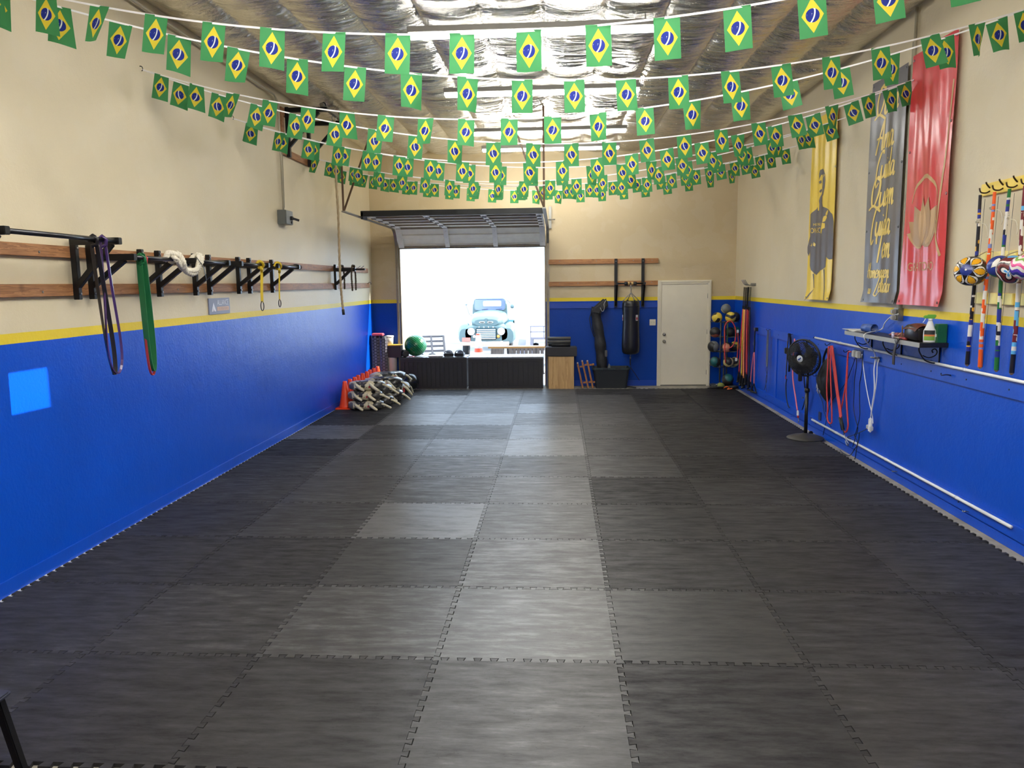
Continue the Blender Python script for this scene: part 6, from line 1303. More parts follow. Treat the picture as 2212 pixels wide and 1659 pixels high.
mb = MB(); mb.box(-0.05, 0, -0.03, 0.03, 1.17, 1.23); mb.tube(crom([(-0.04, 0, 1.20), (-0.05, 0.0, 1.12), (-0.045, 0.01, 0.95), (-0.045, 0.02, 0.80)], 5), 0.012, 6); mb.build('anchor', M_black_fab, t, 0.004)
mb = MB(); mb.cbox((-0.055, 0, 1.205), (0.02, 0.04, 0.05)); mb.tube(crom([(-0.05, 0.05, 1.02), (-0.05, 0.075, 0.97), (-0.05, 0.05, 0.92)], 4), 0.004, 5); mb.build('clip', M_steel, t, 0.004)
M_pink = P('pink_elastic', (236, 120, 130), 0.5)
for s in (-1, 1):
    mb = MB(); mb.tube(crom([(-0.045, 0.02, 0.80), (-0.05, 0.02+s*0.03, 0.76), (-0.05, 0.06+s*0.09, 0.5), (-0.05, 0.08+s*0.12, 0.26)], 6), 0.009, 8); mb.build('tube', M_pink, t)
    y = 0.08+s*0.12; mb = MB(); mb.strap([(-0.05, y, 0.27), (-0.075, y+0.07, 0.12), (-0.03, y-0.07, 0.12), (-0.05, y, 0.27)], 0.022, 0.006, (1, 0.3, 0)); mb.cyl((-0.078, y+0.075, 0.115), (-0.028, y-0.075, 0.115), 0.017, 10); mb.build('handle', M_blackr, t)
t = E('jump_rope', 'grey jump rope hanging in a folded loop on the right wall', 'jump rope', None, (XH, 8.74, 0))
mb = MB(); 
for k in range(4): mb.tube(crom([(-0.03-0.006*k, 0.035-0.018*k, 1.235), (-0.035, 0.055-0.025*k, 1.0), (-0.035, 0.05-0.02*k, 0.70), (-0.035, 0.0-0.01*k, 0.64+0.01*k), (-0.035, -0.045+0.01*k, 0.70), (-0.035, -0.035+0.01*k, 1.0), (-0.03, 0.0, 1.24)], 6), 0.006, 6)
mb.build('coil', P('grey_cord', (84, 88, 104), 0.6), t)
mb = MB(); mb.tube(crom([(-0.035, 0.0, 0.66), (-0.035, 0.045, 0.58), (-0.035, -0.03, 0.48), (-0.035, 0.02, 0.36), (-0.035, 0.12, 0.24)], 6), 0.005, 6); mb.tube(crom([(-0.035, -0.02, 0.66), (-0.035, -0.045, 0.58), (-0.035, 0.03, 0.44), (-0.035, 0.0, 0.22)], 6), 0.005, 6); mb.build('free_ends', P('grey_cord_dark', (50, 56, 80), 0.6), t)
hook(8.74, 1.235, 'small hook holding the grey jump rope')
t = E('lifting_strap', 'black webbing strap with a stitched edge hanging left of the fan', 'strap', None, (XH, 7.55, 0))
mb = MB(); mb.strap(crom([(-0.05, 0.02, 1.26), (-0.055, 0.03, 1.0), (-0.055, 0.04, 0.78), (-0.055, 0.05, 0.62)], 6), 0.055, 0.008, (0.4, 1, 0)); mb.strap(crom([(-0.05, -0.03, 1.26), (-0.045, -0.08, 1.1), (-0.045, -0.05, 0.70)], 6), 0.035, 0.008, (1, 0.4, 0)); mb.build('webbing', M_black_fab, t)
mb = MB(); mb.cbox((-0.06, 0.06, 1.0), (0.05, 0.07, 0.09)); mb.build('buckle', M_blackp, t, 0.008)
mb = MB(); mb.strap(crom([(-0.064, 0.015, 1.15), (-0.066, 0.02, 0.9), (-0.066, 0.03, 0.68)], 5), 0.014, 0.004, (0.4, 1, 0)); mb.build('tan_edge', P('tan_stitching', (136, 116, 92), 0.7), t)
mb = MB(); mb.strap([(-0.06, 0.05, 0.64), (-0.06, 0.05, 0.58)], 0.05, 0.012, (0.4, 1, 0)); mb.build('red_tab', M_redtab, t)
mb = MB(); mb.tube(crom([(-0.05, 0.03, 0.58), (-0.045, 0.08, 0.48), (-0.04, 0.06, 0.32), (-0.03, 0.0, 0.20), (-0.025, -0.06, 0.165)], 6), 0.008, 6); mb.build('tail_cord', M_blackr, t)
hook(7.55, 1.235, 'small hook holding the black webbing strap')
t = E('door_anchor_tube', 'pink resistance tube with a white and red end clip hanging behind the fan', 'resistance tube', None, (XH, 7.2, 0))
mb = MB(); mb.tube(crom([(-0.04, 0.10, 1.2), (-0.045, 0.12, 0.9), (-0.045, 0.11, 0.65), (-0.045, -0.05, 0.38), (-0.045, -0.16, 0.20)], 6), 0.010, 8); mb.build('tube', M_pink, t)
mb = MB(); mb.cbox((-0.045, -0.18, 0.165), (0.026, 0.03, 0.075)); mb.build('end_clip', M_whitep, t, 0.006)
mb = MB(); mb.cbox((-0.045, -0.20, 0.115), (0.024, 0.03, 0.035)); mb.build('red_tip', M_redtab, t, 0.006)
mb = MB(); mb.tube(crom([(-0.045, -0.21, 0.10), (-0.05, -0.25, 0.06), (-0.045, -0.22, 0.035)], 4), 0.006, 6); mb.build('carabiner', M_steel, t)
t = E('suspension_strap', 'long black strap hanging behind the fan pole', 'strap', None, (XH, 6.75, 0))
mb = MB(); mb.strap(crom([(-0.045, -0.02, 1.22), (-0.05, 0.0, 1.0), (-0.05, 0.06, 0.82), (-0.05, 0.0, 0.6), (-0.05, -0.09, 0.50), (-0.05, -0.02, 0.36), (-0.05, 0.05, 0.26)], 6), 0.045, 0.008, (0.5, 1, 0)); mb.build('webbing', M_black_fab, t)
mb = MB(); mb.cbox((-0.055, 0.045, 0.42), (0.012, 0.03, 0.02)); mb.build('buckle', M_steel, t)
hook(6.75, 1.21, 'small hook behind the fan head')
# backpack
t = E('drawstring_backpack', 'black drawstring backpack hanging on the right wall beside the fan', 'backpack', None, (XH, 5.84, 0))
mb = MB(); sec = []; nn_ = 16
vs = []; fs = []; sg = 20
for k in range(nn_+1):
    u = k/nn_; z = 1.07-0.56*u; hw = 0.05+0.22*min(1, (u*1.9))**0.7 if u < 0.62 else 0.27*(1-((u-0.62)/0.42)**2.2); hw = max(hw, 0.05); dp = 0.03+0.10*math.sin(PI*min(1, u*1.02))**0.8
    for q in range(sg):
        a = 2*PI*q/sg; vs.append((-0.03-dp*0.5-dp*0.5*math.cos(a)*(1+0.10*math.sin(6*a+u*9)), 0.02*u+hw*math.sin(a)*0.72*(1+0.03*math.sin(11*u+3*a)), z))
for i in range(nn_):
    for q in range(sg): fs.append((i*sg+q, i*sg+(q+1) % sg, (i+1)*sg+(q+1) % sg, (i+1)*sg+q))
fs += [tuple(range(sg)), tuple(nn_*sg+q for q in range(sg-1, -1, -1))]; mb.add(vs, fs, 0, True); mb.build('pack', P('black_ripstop', (18, 18, 19), 0.5, bump=0.5, bscale=18), t)
mb = MB(); mb.strap(crom([(-0.05, 0.02, 1.06), (-0.055, 0.04, 1.16), (-0.03, 0.0, 1.22), (-0.05, -0.04, 1.14), (-0.06, -0.03, 1.05)], 5), 0.022, 0.006, (1, 0.3, 0)); mb.strap(crom([(-0.07, 0.12, 0.95), (-0.06, 0.16, 1.05), (-0.05, 0.08, 1.18)], 5), 0.03, 0.006, (1, 0.3, 0)); mb.build('shoulder_strap', M_black_fab, t)
mb = MB(); 
for pts in ([(0.12, 0.68), (0.10, 0.74), (0.14, 0.78), (0.17, 0.72), (0.14, 0.66), (0.08, 0.70)], [(0.18, 0.62), (0.15, 0.66), (0.13, 0.60)], [(0.09, 0.63), (0.05, 0.73)], [(0.07, 0.61), (0.03, 0.70)], [(0.20, 0.66), (0.17, 0.74)]): mb.tube(crom([(-0.133-0.0*z, y-0.02, z) for y, z in pts], 4), 0.004, 5)
mb.build('white_emblem', P('pale_emblem', (190, 190, 192), 0.5), t)
mb = MB(); mb.tube(crom([(-0.06, 0.0, 0.52), (-0.06, 0.02, 0.44), (-0.06, 0.01, 0.38)], 4), 0.004, 5); mb.build('drawcord', M_blackr, t)
hook(5.96, 1.22, 'small hook holding the red tubes and the backpack')
# red tubes
cord('resistance_tube', wpath([(1790, 748), (1788, 790), (1786, 840), (1788, 880), (1787, 900), (1790, 912), (1796, 914), (1797, 900), (1796, 860), (1794, 800), (1794, 748)], 0.15), 0.0085, M_red, 'red tube hanging in a narrow loop in front of the backpack', 'resistance tube', 'red tubes by the backpack')
for k in range(3):
    cord('resistance_tube', wpath([(1795+k*1.5, 747), (1800+k*2, 790), (1806+k*1.8, 840), (1812+k*1.7, 880), (1815+k*1.6, 903)], 0.06+0.012*k), 0.0095, M_red, 'red tube in the taut bundle right of the backpack, %s' % ('leftmost strand', 'middle strand', 'rightmost strand')[k], 'resistance tube', 'red tubes by the backpack')
cord('resistance_tube', wpath([(1838, 760), (1833, 761), (1831, 775), (1830, 810), (1828, 850), (1831, 900), (1832, 920), (1828, 933), (1822, 930), (1817, 915), (1814, 900), (1820, 870), (1827, 830), (1830, 790)], 0.05), 0.0095, M_red, 'red tube hanging in a long loop left of the wall outlet', 'resistance tube', 'red tubes by the backpack')
mb = MB(); mb.tube(wpath([(1815, 902), (1818, 915), (1821, 928)], 0.06), 0.022, 10); mb.strap(wpath([(1818, 900), (1820, 925), (1824, 938)], 0.09), 0.02, 0.006, (0, 1, 0)); T(mb.build('tube_handle', M_blackr), 'black foam handle at the lower end of the red tube bundle', 'handle')
mb = MB(); mb.tube(crom(wpath([(1824, 938), (1828, 950), (1833, 958), (1830, 962), (1826, 952)], 0.05), 5), 0.006, 6); T(mb.build('metal_clip', M_steel), 'steel clip hanging below the black handle of the red tubes', 'clip')
hook(5.32, 1.19, 'small hook holding the red loop left of the outlet')
# cords
cord('power_cable', wpath([(1850, 767), (1850, 790), (1846, 820), (1845, 850), (1844, 880), (1848, 905), (1853, 925), (1848, 945), (1842, 965)], 0.045), 0.0045, M_steel_blk, 'black power cord hanging from the left adapter of the outlet', 'cord', 'cords on the right wall')
cord('power_cable', wpath([(1863, 767), (1862, 800), (1857, 830), (1857, 870), (1857, 900), (1850, 930), (1846, 942), (1852, 955), (1848, 985), (1846, 992)], 0.05), 0.0045, M_steel_blk, 'black power cord hanging from the right adapter down to the floor', 'cord', 'cords on the right wall')
cord('power_cable', wpath([(1849, 770), (1838, 800), (1828, 825), (1810, 850), (1795, 870), (1787, 900), (1780, 930), (1778, 940)], 0.03), 0.004, M_steel_blk, 'black cord slanting behind the red loop towards the fan base', 'cord', 'cords on the right wall')
cord('power_cable', wpath([(1762, 800), (1766, 840), (1777, 870), (1780, 890), (1788, 910), (1795, 922)], 0.03), 0.004, M_steel_blk, 'black cord running from the fan head down the wall', 'cord', 'cords on the right wall')
cord('power_cable', [wp(1838, 948, .05), wp(1830, 945, .06), wp(1843, 940, .05), wp(1855, 935, .04), wp(1868, 929, .04), wp(1872, 926, .04)], 0.0045, M_steel_blk, 'black cord crossing to the grey plug beside the white power strip', 'cord', 'cords on the right wall')
cord('extension_cable', [fl(1815, 972, 0.006), fl(1820, 978, 0.004), fl(1835, 984, 0.004), wp(1846, 970, .10), wp(1854, 955, .05), wp(1856, 935, .05)], 0.005, M_steel_blk, 'black cord end trailing on the floor under the wall outlet', 'cord', 'cords on the right wall')
cord('extension_cable', wpath([(1941, 678), (1925, 684), (1912, 697), (1903, 712), (1893, 720), (1891, 735), (1890, 765), (1888, 800), (1888, 830), (1890, 850)], 0.05)[:4]+[Vector((5.863, 4.24, ZS+0.006)), Vector((5.858, 4.23, ZS-0.06))]+wpath([(1890, 765), (1888, 800), (1889, 840), (1885, 870), (1881, 900)], 0.06), 0.006, M_whitep, 'white extension cord looping from the outlet box over the shelf edge', 'cord', 'cords on the right wall')
cord('extension_cable', wpath([(1899, 776), (1895, 790), (1894, 815), (1890, 850), (1884, 885), (1880, 905)], 0.05), 0.005, M_whitep, 'white cord hanging from the second hook to the power strip', 'cord', 'cords on the right wall')
cord('extension_cable', wpath([(1862, 765), (1866, 800), (1872, 840), (1878, 870), (1884, 895), (1886, 915)], 0.04), 0.005, M_whitep, 'thin white cord slanting from the adapter to the power strip', 'cord', 'cords on the right wall')
t = E('power_strip', 'white power strip hanging by its cord low on the right wall', 'power strip', None, wp(1880, 918, 0.05))
mb = MB(); mb.cbox((0, 0, 0), (0.035, 0.05, 0.16)); mb.build('body', M_whitep, t, 0.012)
mb = MB(); mb.cbox((-0.005, -0.045, -0.03), (0.03, 0.04, 0.05)); mb.cbox((-0.005, 0.05, -0.03), (0.028, 0.04, 0.045)); mb.build('plug', P('grey_plug_light', (190, 190, 188), 0.5), t, 0.006)
mb = MB(); mb.tube(crom([(XH-0.005, 4.50, 1.195), (XH-0.05, 4.47, 1.20), (XH-0.06, 4.53, 1.20)], 4), 0.010, 6); mb.cbox((XH-0.02, 4.44, 1.185), (0.02, 0.03, 0.06)); T(mb.build('wall_clamp', M_galv, bevel=0.002), 'dark metal clamp under the shelf with white cord looped through it', 'clamp')
mb = MB(); mb.tube(crom([(XH-0.005, 2.93, 1.195), (XH-0.04, 2.94, 1.20), (XH-0.055, 2.99, 1.19), (XH-0.04, 3.03, 1.20)], 5), 0.006, 6); T(mb.build('cord_cleat', P('navy_metal', (16, 24, 70), 0.4, 0.5)), 'small dark blue cleat on the upper board below the near end of the shelf', 'hook')
for k, (px, py, lab) in enumerate(((1682, 880, 'nearest the corner'), (1715, 900, 'beside the fan'), (1938, 1019, 'below the shelf'), (2093, 1106, 'nearest the camera'))):
    p = rw(px, py, XR-0.02); mb = MB(); mb.tube(crom([p+Vector((0, 0, 0.0)), p+Vector((-0.03, 0, 0.006)), p+Vector((-0.04, 0.015, -0.004)), p+Vector((-0.036, 0.03, 0.004))], 4), 0.0045, 6); T(mb.build('floor_board_hook', M_blue_pt if k < 2 else M_steel), 'small open hook on the lower wall board, '+lab, 'hook', 'hooks along the lower board')
mb = MB(); mb.cbox((XR-0.006, 6.28, 0.25), (0.012, 0.09, 0.11)); T(mb.build('outlet_cover', P('navy_cover', (14, 30, 84), 0.5), bevel=0.003), 'dark blue blank outlet cover low on the wall behind the fan', 'outlet')
# ------------------------------------------------------------------ pedestal fan
FX, FY = 5.86, 6.03
t = E('pedestal_fan', 'black pedestal fan standing on the mats by the right wall', 'fan', None, (FX, FY, 0.0))
mb = MB(); mb.lathe([(0.0, 0.0), (0.222, 0.0), (0.232, 0.008), (0.225, 0.018), (0.15, 0.045), (0.05, 0.066), (0.028, 0.075), (0.0, 0.078)], (0, 0, 0), 40); mb.build('base', P('dark_grey_plastic', (52, 50, 46), 0.5), t)
mb = MB(); mb.cyl((0, 0, 0.07), (0, 0, 0.62), 0.022, 16); mb.cyl((0, 0, 0.60), (0, 0, 0.90), 0.016, 16); mb.build('pole', M_blackp, t)
mb = MB(); mb.lathe([(0.018, 0.0), (0.032, 0.01), (0.032, 0.05), (0.018, 0.06)], (0, 0, 0.60), 16); mb.build('height_collar', M_blackp, t)
hd = Vector((-0.80, -0.60, -0.10)).normalized(); HC = Vector((-0.08, -0.06, 1.055))
bk = HC-hd*0.10
mb = MB(); mb.cbox((-0.005, 0, 0.93), (0.06, 0.06, 0.12)); mb.lathe([(0.0, 0.12), (0.05, 0.11), (0.065, 0.05), (0.065, -0.02), (0.04, -0.05)], bk-hd*0.02, 20, 0, -hd); mb.cyl(bk-hd*0.09+Vector((0, 0, 0.05)), bk-hd*0.09+Vector((0, 0, 0.10)), 0.012, 10); mb.build('motor_housing', M_blackp, t, 0.006)
mb = MB(); mb.cbox((-0.10, -0.02, 0.80), (0.05, 0.035, 0.10)); mb.build('control_box', M_blackp, t, 0.008)
mb = MB(); mb.cyl((0.05, -0.04, 0.985), (0.08, -0.06, 0.985), 0.014, 12); mb.build('tilt_knob', M_steel, t)
RG = 0.232; sv = hd.orthogonal().normalized(); tv = hd.cross(sv)
def ringp(r, d): return [HC+hd*d+sv*(r*math.cos(a))+tv*(r*math.sin(a)) for a in [2*PI*k/40 for k in range(40)]]
mb = MB(); mb.tube(ringp(RG, 0.0), 0.010, 8, closed=True); mb.tube(ringp(RG, -0.022), 0.009, 8, closed=True); gd_ = mb.build('guard_rim', M_blackp, t)
mb = MB()
for k in range(56):
    a = 2*PI*k/56; e1 = sv*math.cos(a)+tv*math.sin(a); e2 = sv*math.cos(a+0.5)+tv*math.sin(a+0.5)
    mb.tube([HC+hd*0.075+e2*0.045, HC+hd*0.068+(e1*.35+e2*.65).normalized()*0.12, HC+hd*0.045+(e1*.7+e2*.3).normalized()*0.19, HC+e1*RG], 0.0030, 4)
for r, d in ((0.10, 0.070), (0.16, 0.057), (0.20, 0.038)): mb.tube(ringp(r, d), 0.0028, 4, closed=True)
mb.build('front_grille', M_blackp, gd_)
mb = MB()
for k in range(40):
    a = 2*PI*k/40; e1 = sv*math.cos(a)+tv*math.sin(a); mb.tube([HC-hd*0.10+e1*0.06, HC-hd*0.095+e1*0.16, HC-hd*0.022+e1*RG], 0.0032, 4)
for r, d in ((0.12, -0.10), (0.19, -0.075)): mb.tube(ringp(r, d), 0.0028, 4, closed=True)
mb.build('rear_grille', M_blackp, gd_)
mb = MB(); mb.lathe([(0.0, 0.008), (0.040, 0.004), (0.048, -0.004), (0.0, -0.006)], HC+hd*0.075, 24, 0, hd); bd = mb.build('badge', P('silver_badge', (200, 204, 210), 0.3), gd_)
mb = MB(); mb.prism([(-0.012, -0.024), (0.004, -0.022), (0.012, 0.0), (0.014, 0.024), (-0.004, 0.024), (-0.002, 0.004), (-0.014, -0.01)], HC+hd*0.0815, sv, tv, 0.002); mb.build('badge_print', P('blue_badge_print', (40, 70, 140), 0.4), bd)
mb = MB()
for k in range(5):
    a0 = 2*PI*k/5
    def bl(u, v):
        r = 0.04+0.165*u; a = a0+(v-0.5)*(0.75+0.45*u)+0.5*u; e = sv*math.cos(a)+tv*math.sin(a); return HC+hd*(0.02-0.05*(v-0.5))+e*r
    mb.grid(bl, 8, 5)
mb.lathe([(0.0, 0.045), (0.03, 0.04), (0.042, 0.02), (0.042, -0.03)], HC, 18, 0, hd); mb.build('blades', P('smoky_blades', (36, 38, 44), 0.35), t)
cord('power_cable', [Vector((FX+0.05, FY+0.05, 0.9)), Vector((FX+0.12, FY+0.15, 0.80)), Vector((XR-0.03, FY+0.28, 0.78)), Vector((XR-0.03, FY+0.30, 0.6))], 0.004, M_steel_blk, 'short black cord from the fan motor to the wall', 'cord', 'cords on the right wall')
mb = MB(); mb.cbox((FX+0.155, FY+0.27, 0.015), (0.05, 0.05, 0.06)); T(mb.build('plug_adapter', M_blackp, bevel=0.01), 'black plug adapter on the floor behind the fan base', 'plug')
# ------------------------------------------------------------------ berimbau rack at the right edge
M_yp = P('yellow_rack_paint', (236, 204, 84), 0.45); M_ypale = P('pale_yellow_label_strip', (250, 232, 150), 0.5)
YN = 1.05
for z0, z1, nm, lab in ((2.690, 2.785, 'hooks', 'yellow hook board on the right wall holding the painted poles, topmost'), (2.148, 2.240, 'mid', 'yellow notched board behind the painted gourds, middle one'), (1.828, 1.918, 'low', 'yellow notched board at the stripe behind the painted poles, lowest')):
    t = E('yellow_board', lab, 'board', 'yellow boards of the pole rack', (XR, 2.64, z0)); hh = z1-z0
    mb = MB(); mb.box(-0.022 if nm == 'hooks' else -0.012, 0, YN-2.64, 0.0, 0, hh); mb.build('board', M_yp, t, 0.003)
    if nm != 'hooks':
        for k in range(8):
            y1 = -0.02-0.20*k; mb = MB(); mb.box(-0.030, -0.012, y1-0.13, y1, 0.002, hh-0.002); mb.build('spacer_block', M_ypale, t, 0.003)
    else:
        for k in range(8):
            y = -0.13-0.185*k; mb = MB()
            mb.tube(crom([(-0.022, y, 0.055), (-0.03, y, 0.06), (-0.05, y, 0.085), (-0.055, y, 0.10)], 4), 0.006, 6)
            mb.tube(crom([(-0.022, y, 0.03), (-0.05, y, 0.015), (-0.085, y+0.01, 0.022), (-0.095, y+0.015, 0.055)], 4), 0.006, 6); mb.build('coat_hook', P('bronze_hook', (60, 44, 32), 0.4, 0.7), t)
def painted_pole(k, y, stripes, label, seed):
    """tapered wooden bow painted in bands; stripes = list of (z0, z1, material index)"""
    rnd = random.Random(seed); t = E('painted_pole', label, 'pole', 'painted poles on the right wall', (XR-0.10, y, 0))
    mats = [P('pole_'+n, c, 0.35) for n, c in (('black', (26, 24, 34)), ('navy', (40, 52, 140)), ('amber', (224, 168, 52)), ('white', (232, 226, 214)), ('orange', (238, 96, 34)), ('green', (34, 110, 50)), ('periwinkle', (128, 140, 200)), ('maroon', (110, 36, 44)), ('sky', (96, 176, 226)), ('wood', (150, 120, 90)))]
    zt_, zb_ = 2.69, 1.31; n = 260; seg = 20; vs = []; fs = []; ms = []
    for i in range(n+1):
        u = i/n; z = zt_+(zb_-zt_)*u; r = 0.0118+0.0058*u if i < n-3 else 0.0175*(1-0.22*(i-(n-3)))
        x = 0.045*u+0.006*math.sin(4*u+seed); yy = 0.10*u+0.008*math.sin(5*u+seed*2)
        for q in range(seg): vs.append((x+r*math.cos(2*PI*q/seg), yy+r*math.sin(2*PI*q/seg), z))
    def pick(u, q):
        z = zt_+(zb_-zt_)*u
        for a, b, m_, alt in stripes:
            if b <= z <= a:
                if alt is None: return m_
                w = math.sin(z*34+q*0.314*1+seed)+0.6*math.sin(z*71-q*0.628); return m_ if w > 0 else alt
        return stripes[-1][2]
    for i in range(n):
        for q in range(seg): fs.append((i*seg+q, i*seg+(q+1) % seg, (i+1)*seg+(q+1) % seg, (i+1)*seg+q)); ms.append(pick(i/n, q) if i < n-3 else 9)
    fs += [tuple(range(seg)), tuple(n*seg+q for q in range(seg-1, -1, -1))]; ms += [stripes[0][2], 9]
    mb = MB(); mb.add(vs, fs, ms, True); mb.build('pole', mats, t)
    mb = MB(); zk = 2.47 if k != 1 else 2.56
    mb.tube([(0.006+0.017*math.cos(a*2.2), 0.014+0.017*math.sin(a*2.2), zk+0.006*a*0.5) for a in range(12)], 0.004, 5); mb.tube(crom([(0.02, 0.0, zk), (0.03, -0.06, zk-0.02), (0.03, -0.09, zk-0.09), (0.03, -0.08, zk-0.12)], 4), 0.003, 5); mb.build('cord_lashing', M_ropew, t)
    mb = MB(); mb.tube([(0.05, 0.02, 2.66), (0.055, 0.06, 2.0), (0.06, 0.10, 1.33)], 0.0018, 4); mb.build('wire', M_steel, t)
painted_pole(0, 2.50, [(2.70, 2.58, 0, None), (2.58, 2.555, 1, None), (2.555, 2.54, 2, None), (2.54, 2.49, 1, None), (2.49, 2.45, 3, 0), (2.45, 2.34, 0, None), (2.34, 2.25, 0, 2), (2.25, 2.22, 1, None), (2.22, 2.19, 3, 0), (2.19, 2.12, 3, None), (2.12, 2.02, 0, 1), (2.02, 1.99, 2, None), (1.99, 1.90, 0, None), (1.90, 1.80, 3, 0), (1.80, 1.70, 0, 2), (1.70, 1.66, 1, None), (1.66, 1.56, 3, None), (1.56, 1.49, 1, 0), (1.49, 1.475, 2, None), (1.475, 1.44, 1, None), (1.44, 1.3, 0, None)], 'navy and black painted pole with amber bands, nearest the red banner', 1)
painted_pole(1, 2.31, [(2.70, 2.60, 4, None), (2.60, 2.585, 6, None), (2.585, 2.56, 4, None), (2.56, 2.545, 6, None), (2.545, 2.50, 4, None), (2.50, 2.30, 4, 3), (2.30, 2.27, 6, None), (2.27, 2.22, 4, 3), (2.22, 2.05, 4, None), (2.05, 2.03, 6, None), (2.03, 1.99, 4, None), (1.99, 1.94, 6, 4), (1.94, 1.55, 3, 4), (1.55, 1.53, 4, None), (1.53, 1.515, 6, None), (1.515, 1.49, 4, None), (1.49, 1.47, 6, None), (1.47, 1.3, 4, None)], 'orange and white painted pole, second from the red banner', 2)
painted_pole(2, 2.10, [(2.70, 2.63, 5, None), (2.63, 2.615, 3, None), (2.615, 2.58, 1, None), (2.58, 2.565, 5, None), (2.565, 2.53, 1, None), (2.53, 2.43, 3, None), (2.43, 2.36, 3, 0), (2.36, 2.27, 5, 1), (2.27, 2.24, 3, 0), (2.24, 2.10, 3, None), (2.10, 1.98, 5, None), (1.98, 1.90, 1, 5), (1.90, 1.80, 3, 5), (1.80, 1.70, 1, None), (1.70, 1.60, 3, 0), (1.60, 1.52, 5, 3), (1.52, 1.49, 1, None), (1.49, 1.475, 5, None), (1.475, 1.43, 1, None), (1.43, 1.3, 5, None)], 'green and blue painted pole with white bands, third from the red banner', 3)
painted_pole(3, 1.89, [(2.70, 2.55, 7, None), (2.55, 2.52, 8, None), (2.52, 2.2, 3, 7), (2.2, 2.0, 7, None), (2.0, 1.86, 3, None), (1.86, 1.82, 8, None), (1.82, 1.80, 3, None), (1.80, 1.62, 7, 8), (1.62, 1.56, 3, 7), (1.56, 1.53, 8, None), (1.53, 1.50, 3, None), (1.50, 1.47, 8, None), (1.47, 1.3, 0, None)], 'maroon and black painted pole with sky blue bands at the right edge', 4)
def gourd(loc, r, ax, mats, mf, label, sc=(1, 1, 0.95)):
    t = E('painted_gourd', label, 'gourd', 'painted gourds on the pole rack', loc)
    def rf(th, ph): return 1.0+0.05*math.cos(th)-0.10*max(0, math.cos(th-0.3))**6
    mb = MB(); mb.ball((0, 0, 0), r, 150, 100, axis=ax, scale=sc, mif=mf, rf=rf); mb.build('shell', mats, t)
    mb = MB(); mb.tube(crom([(0.02, -0.03, r*0.82), (0.05, -0.02, r*1.05), (0.075, -0.08, r*1.25), (0.09, -0.13, r*1.2)], 5), 0.004, 6); mb.build('cord', M_hemp, t)
g0m = [P('g_black', (30, 26, 30), 0.25), P('g_amber', (238, 172, 34), 0.25), P('g_white', (236, 230, 220), 0.25), P('g_blue', (44, 58, 130), 0.25), P('g_green', (44, 130, 70), 0.25), P('g_maroon', (104, 42, 42), 0.25), P('g_sky', (84, 160, 214), 0.25), P('g_pink', (224, 92, 150), 0.25), P('g_lime', (132, 170, 84), 0.25), P('g_purple', (84, 60, 170), 0.25)]
def mfA(th, ph):
    if th < 0.42: return 2 if th < 0.05 else 3
    k = (ph*6/(2*PI)) % 1.0-0.5; w = 0.40*math.sin(PI*min(1, (th-0.42)/0.85))**0.8 if th < 1.27 else 0
    w2 = w+0.05; w3 = w+0.16
    if th < 1.20 and abs(k) < w*0.62 and th > 0.5: return 1
    if th < 1.30 and abs(k) < w*0.80: return 0
    if th < 1.40 and abs(k) < w*1.08+0.03: return 2
    if 1.40 < th < 1.62: k2 = (ph*6/(2*PI)+.5) % 1.0-0.5; return 1 if abs(k2) < 0.12 else 0
    return 2 if 1.75 < th < 1.87 else 0
gourd((XR-0.165, 2.43, 2.09), 0.122, (-0.72, -0.68, 0.10), g0m, mfA, 'black gourd painted with an amber and white flower round a blue centre')
def mfB(th, ph):
    x = math.sin(th)*math.cos(ph); y = math.sin(th)*math.sin(ph); h = (x*1.5)**2+((y*1.2+0.12)-0.75*abs(x*1.5)**0.7)**2
    if th < 1.3 and h < 0.28: return 2
    if th < 1.3 and h < 0.36: return 0
    if th < 1.2: return 3
    return 4 if math.sin(4*ph) > -0.2 else 0
gourd((XR-0.16, 2.045, 2.118), 0.086, (-0.72, -0.62, 0.3), g0m, mfB, 'blue and green gourd painted with a white heart, behind the maroon one')
def mfC(th, ph):
    b = th+0.22*math.cos(3*ph)
    if b < 0.35: return 2 if b > .12 else 6
    if b < 0.48: return 0
    if b < 0.80: return 5
    if b < 0.92: return 0
    if b < 1.06: return 2
    if b < 1.40: return 5
    if b < 1.75: return 6 if math.sin(5*ph) > 0 else 0
    return 5
gourd((XR-0.20, 1.805, 2.095), 0.105, (-0.70, -0.70, -0.25), g0m, mfC, 'maroon and black gourd painted with white arches, second from the right edge')
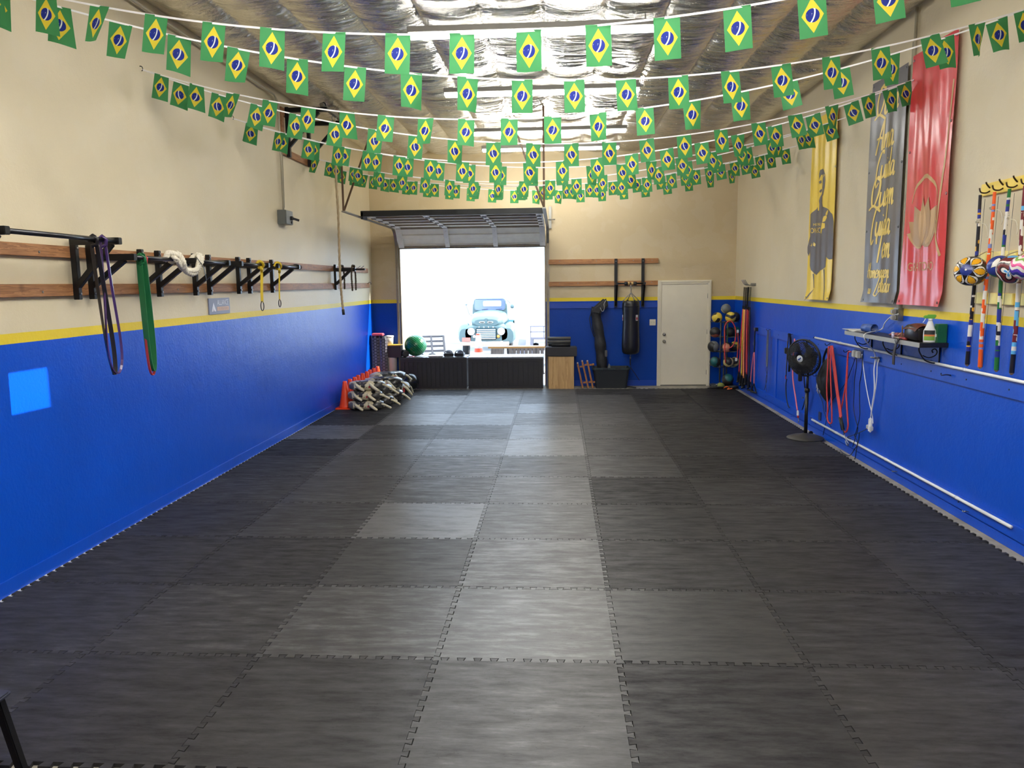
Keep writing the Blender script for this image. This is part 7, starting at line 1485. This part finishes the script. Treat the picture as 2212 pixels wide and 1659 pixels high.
def mfD(th, ph):
    b = (th+0.10*math.sin(7*ph))*1.0
    seq = [2, 7, 2, 8, 2, 7, 2, 9, 3, 2, 7, 8, 2]; return seq[min(len(seq)-1, int(b/0.24))]
gourd((XR-0.22, 1.625, 2.105), 0.095, (0.05, -0.3, 1.0), g0m, mfD, 'white, pink and lime striped gourd cut by the right edge of the picture')
# ------------------------------------------------------------------ light
wd = bpy.data.worlds.new('sky'); SC.world = wd; wd.use_nodes = True; nt = wd.node_tree; bg = nt.nodes['Background']
bg.inputs[0].default_value = (0.62, 0.79, 1.0, 1); bg.inputs[1].default_value = 9.0
sd = bpy.data.lights.new('sun', 'SUN'); so = bpy.data.objects.new('sun', sd); COL.objects.link(so)
sd.energy = 12.0; sd.angle = 0.009; sd.color = (1.0, 0.95, 0.86)
sdir = Vector((-0.75, -0.20, -0.55)).normalized()
so.rotation_euler = sdir.to_track_quat('-Z', 'Y').to_euler(); so.location = (8, 20, 12)
# added spot throwing the reflected-sun patch onto the left wall through the slot
pd = bpy.data.lights.new('sun_patch_spot', 'SPOT'); po = bpy.data.objects.new('sun_patch_spot', pd); COL.objects.link(po)
tgt = Vector((XL, 1.02, 1.33)); slot = Vector(((WX0+WX1)/2, YF-0.1, (WZ0+WZ1)/2)); dd = (slot-tgt).normalized()
po.location = slot+dd*40.0; po.rotation_euler = (-dd).to_track_quat('-Z', 'Y').to_euler(); pd.energy = 620000; pd.spot_size = math.radians(3); pd.spot_blend = 0.2; pd.shadow_soft_size = 0.05; pd.color = (0.75, 0.95, 1.0)
# ------------------------------------------------------------------ view
SC.view_settings.view_transform = 'Standard'; SC.view_settings.look = 'None'; SC.view_settings.exposure = 0.0; SC.view_settings.gamma = 1.0; SC.view_settings.use_curve_mapping = False
SC.cycles.max_bounces = 8; SC.cycles.diffuse_bounces = 5; SC.cycles.glossy_bounces = 4; SC.cycles.caustics_refractive = False; SC.cycles.caustics_reflective = True
SC.cycles.sample_clamp_indirect = 6.0; SC.cycles.use_denoising = True
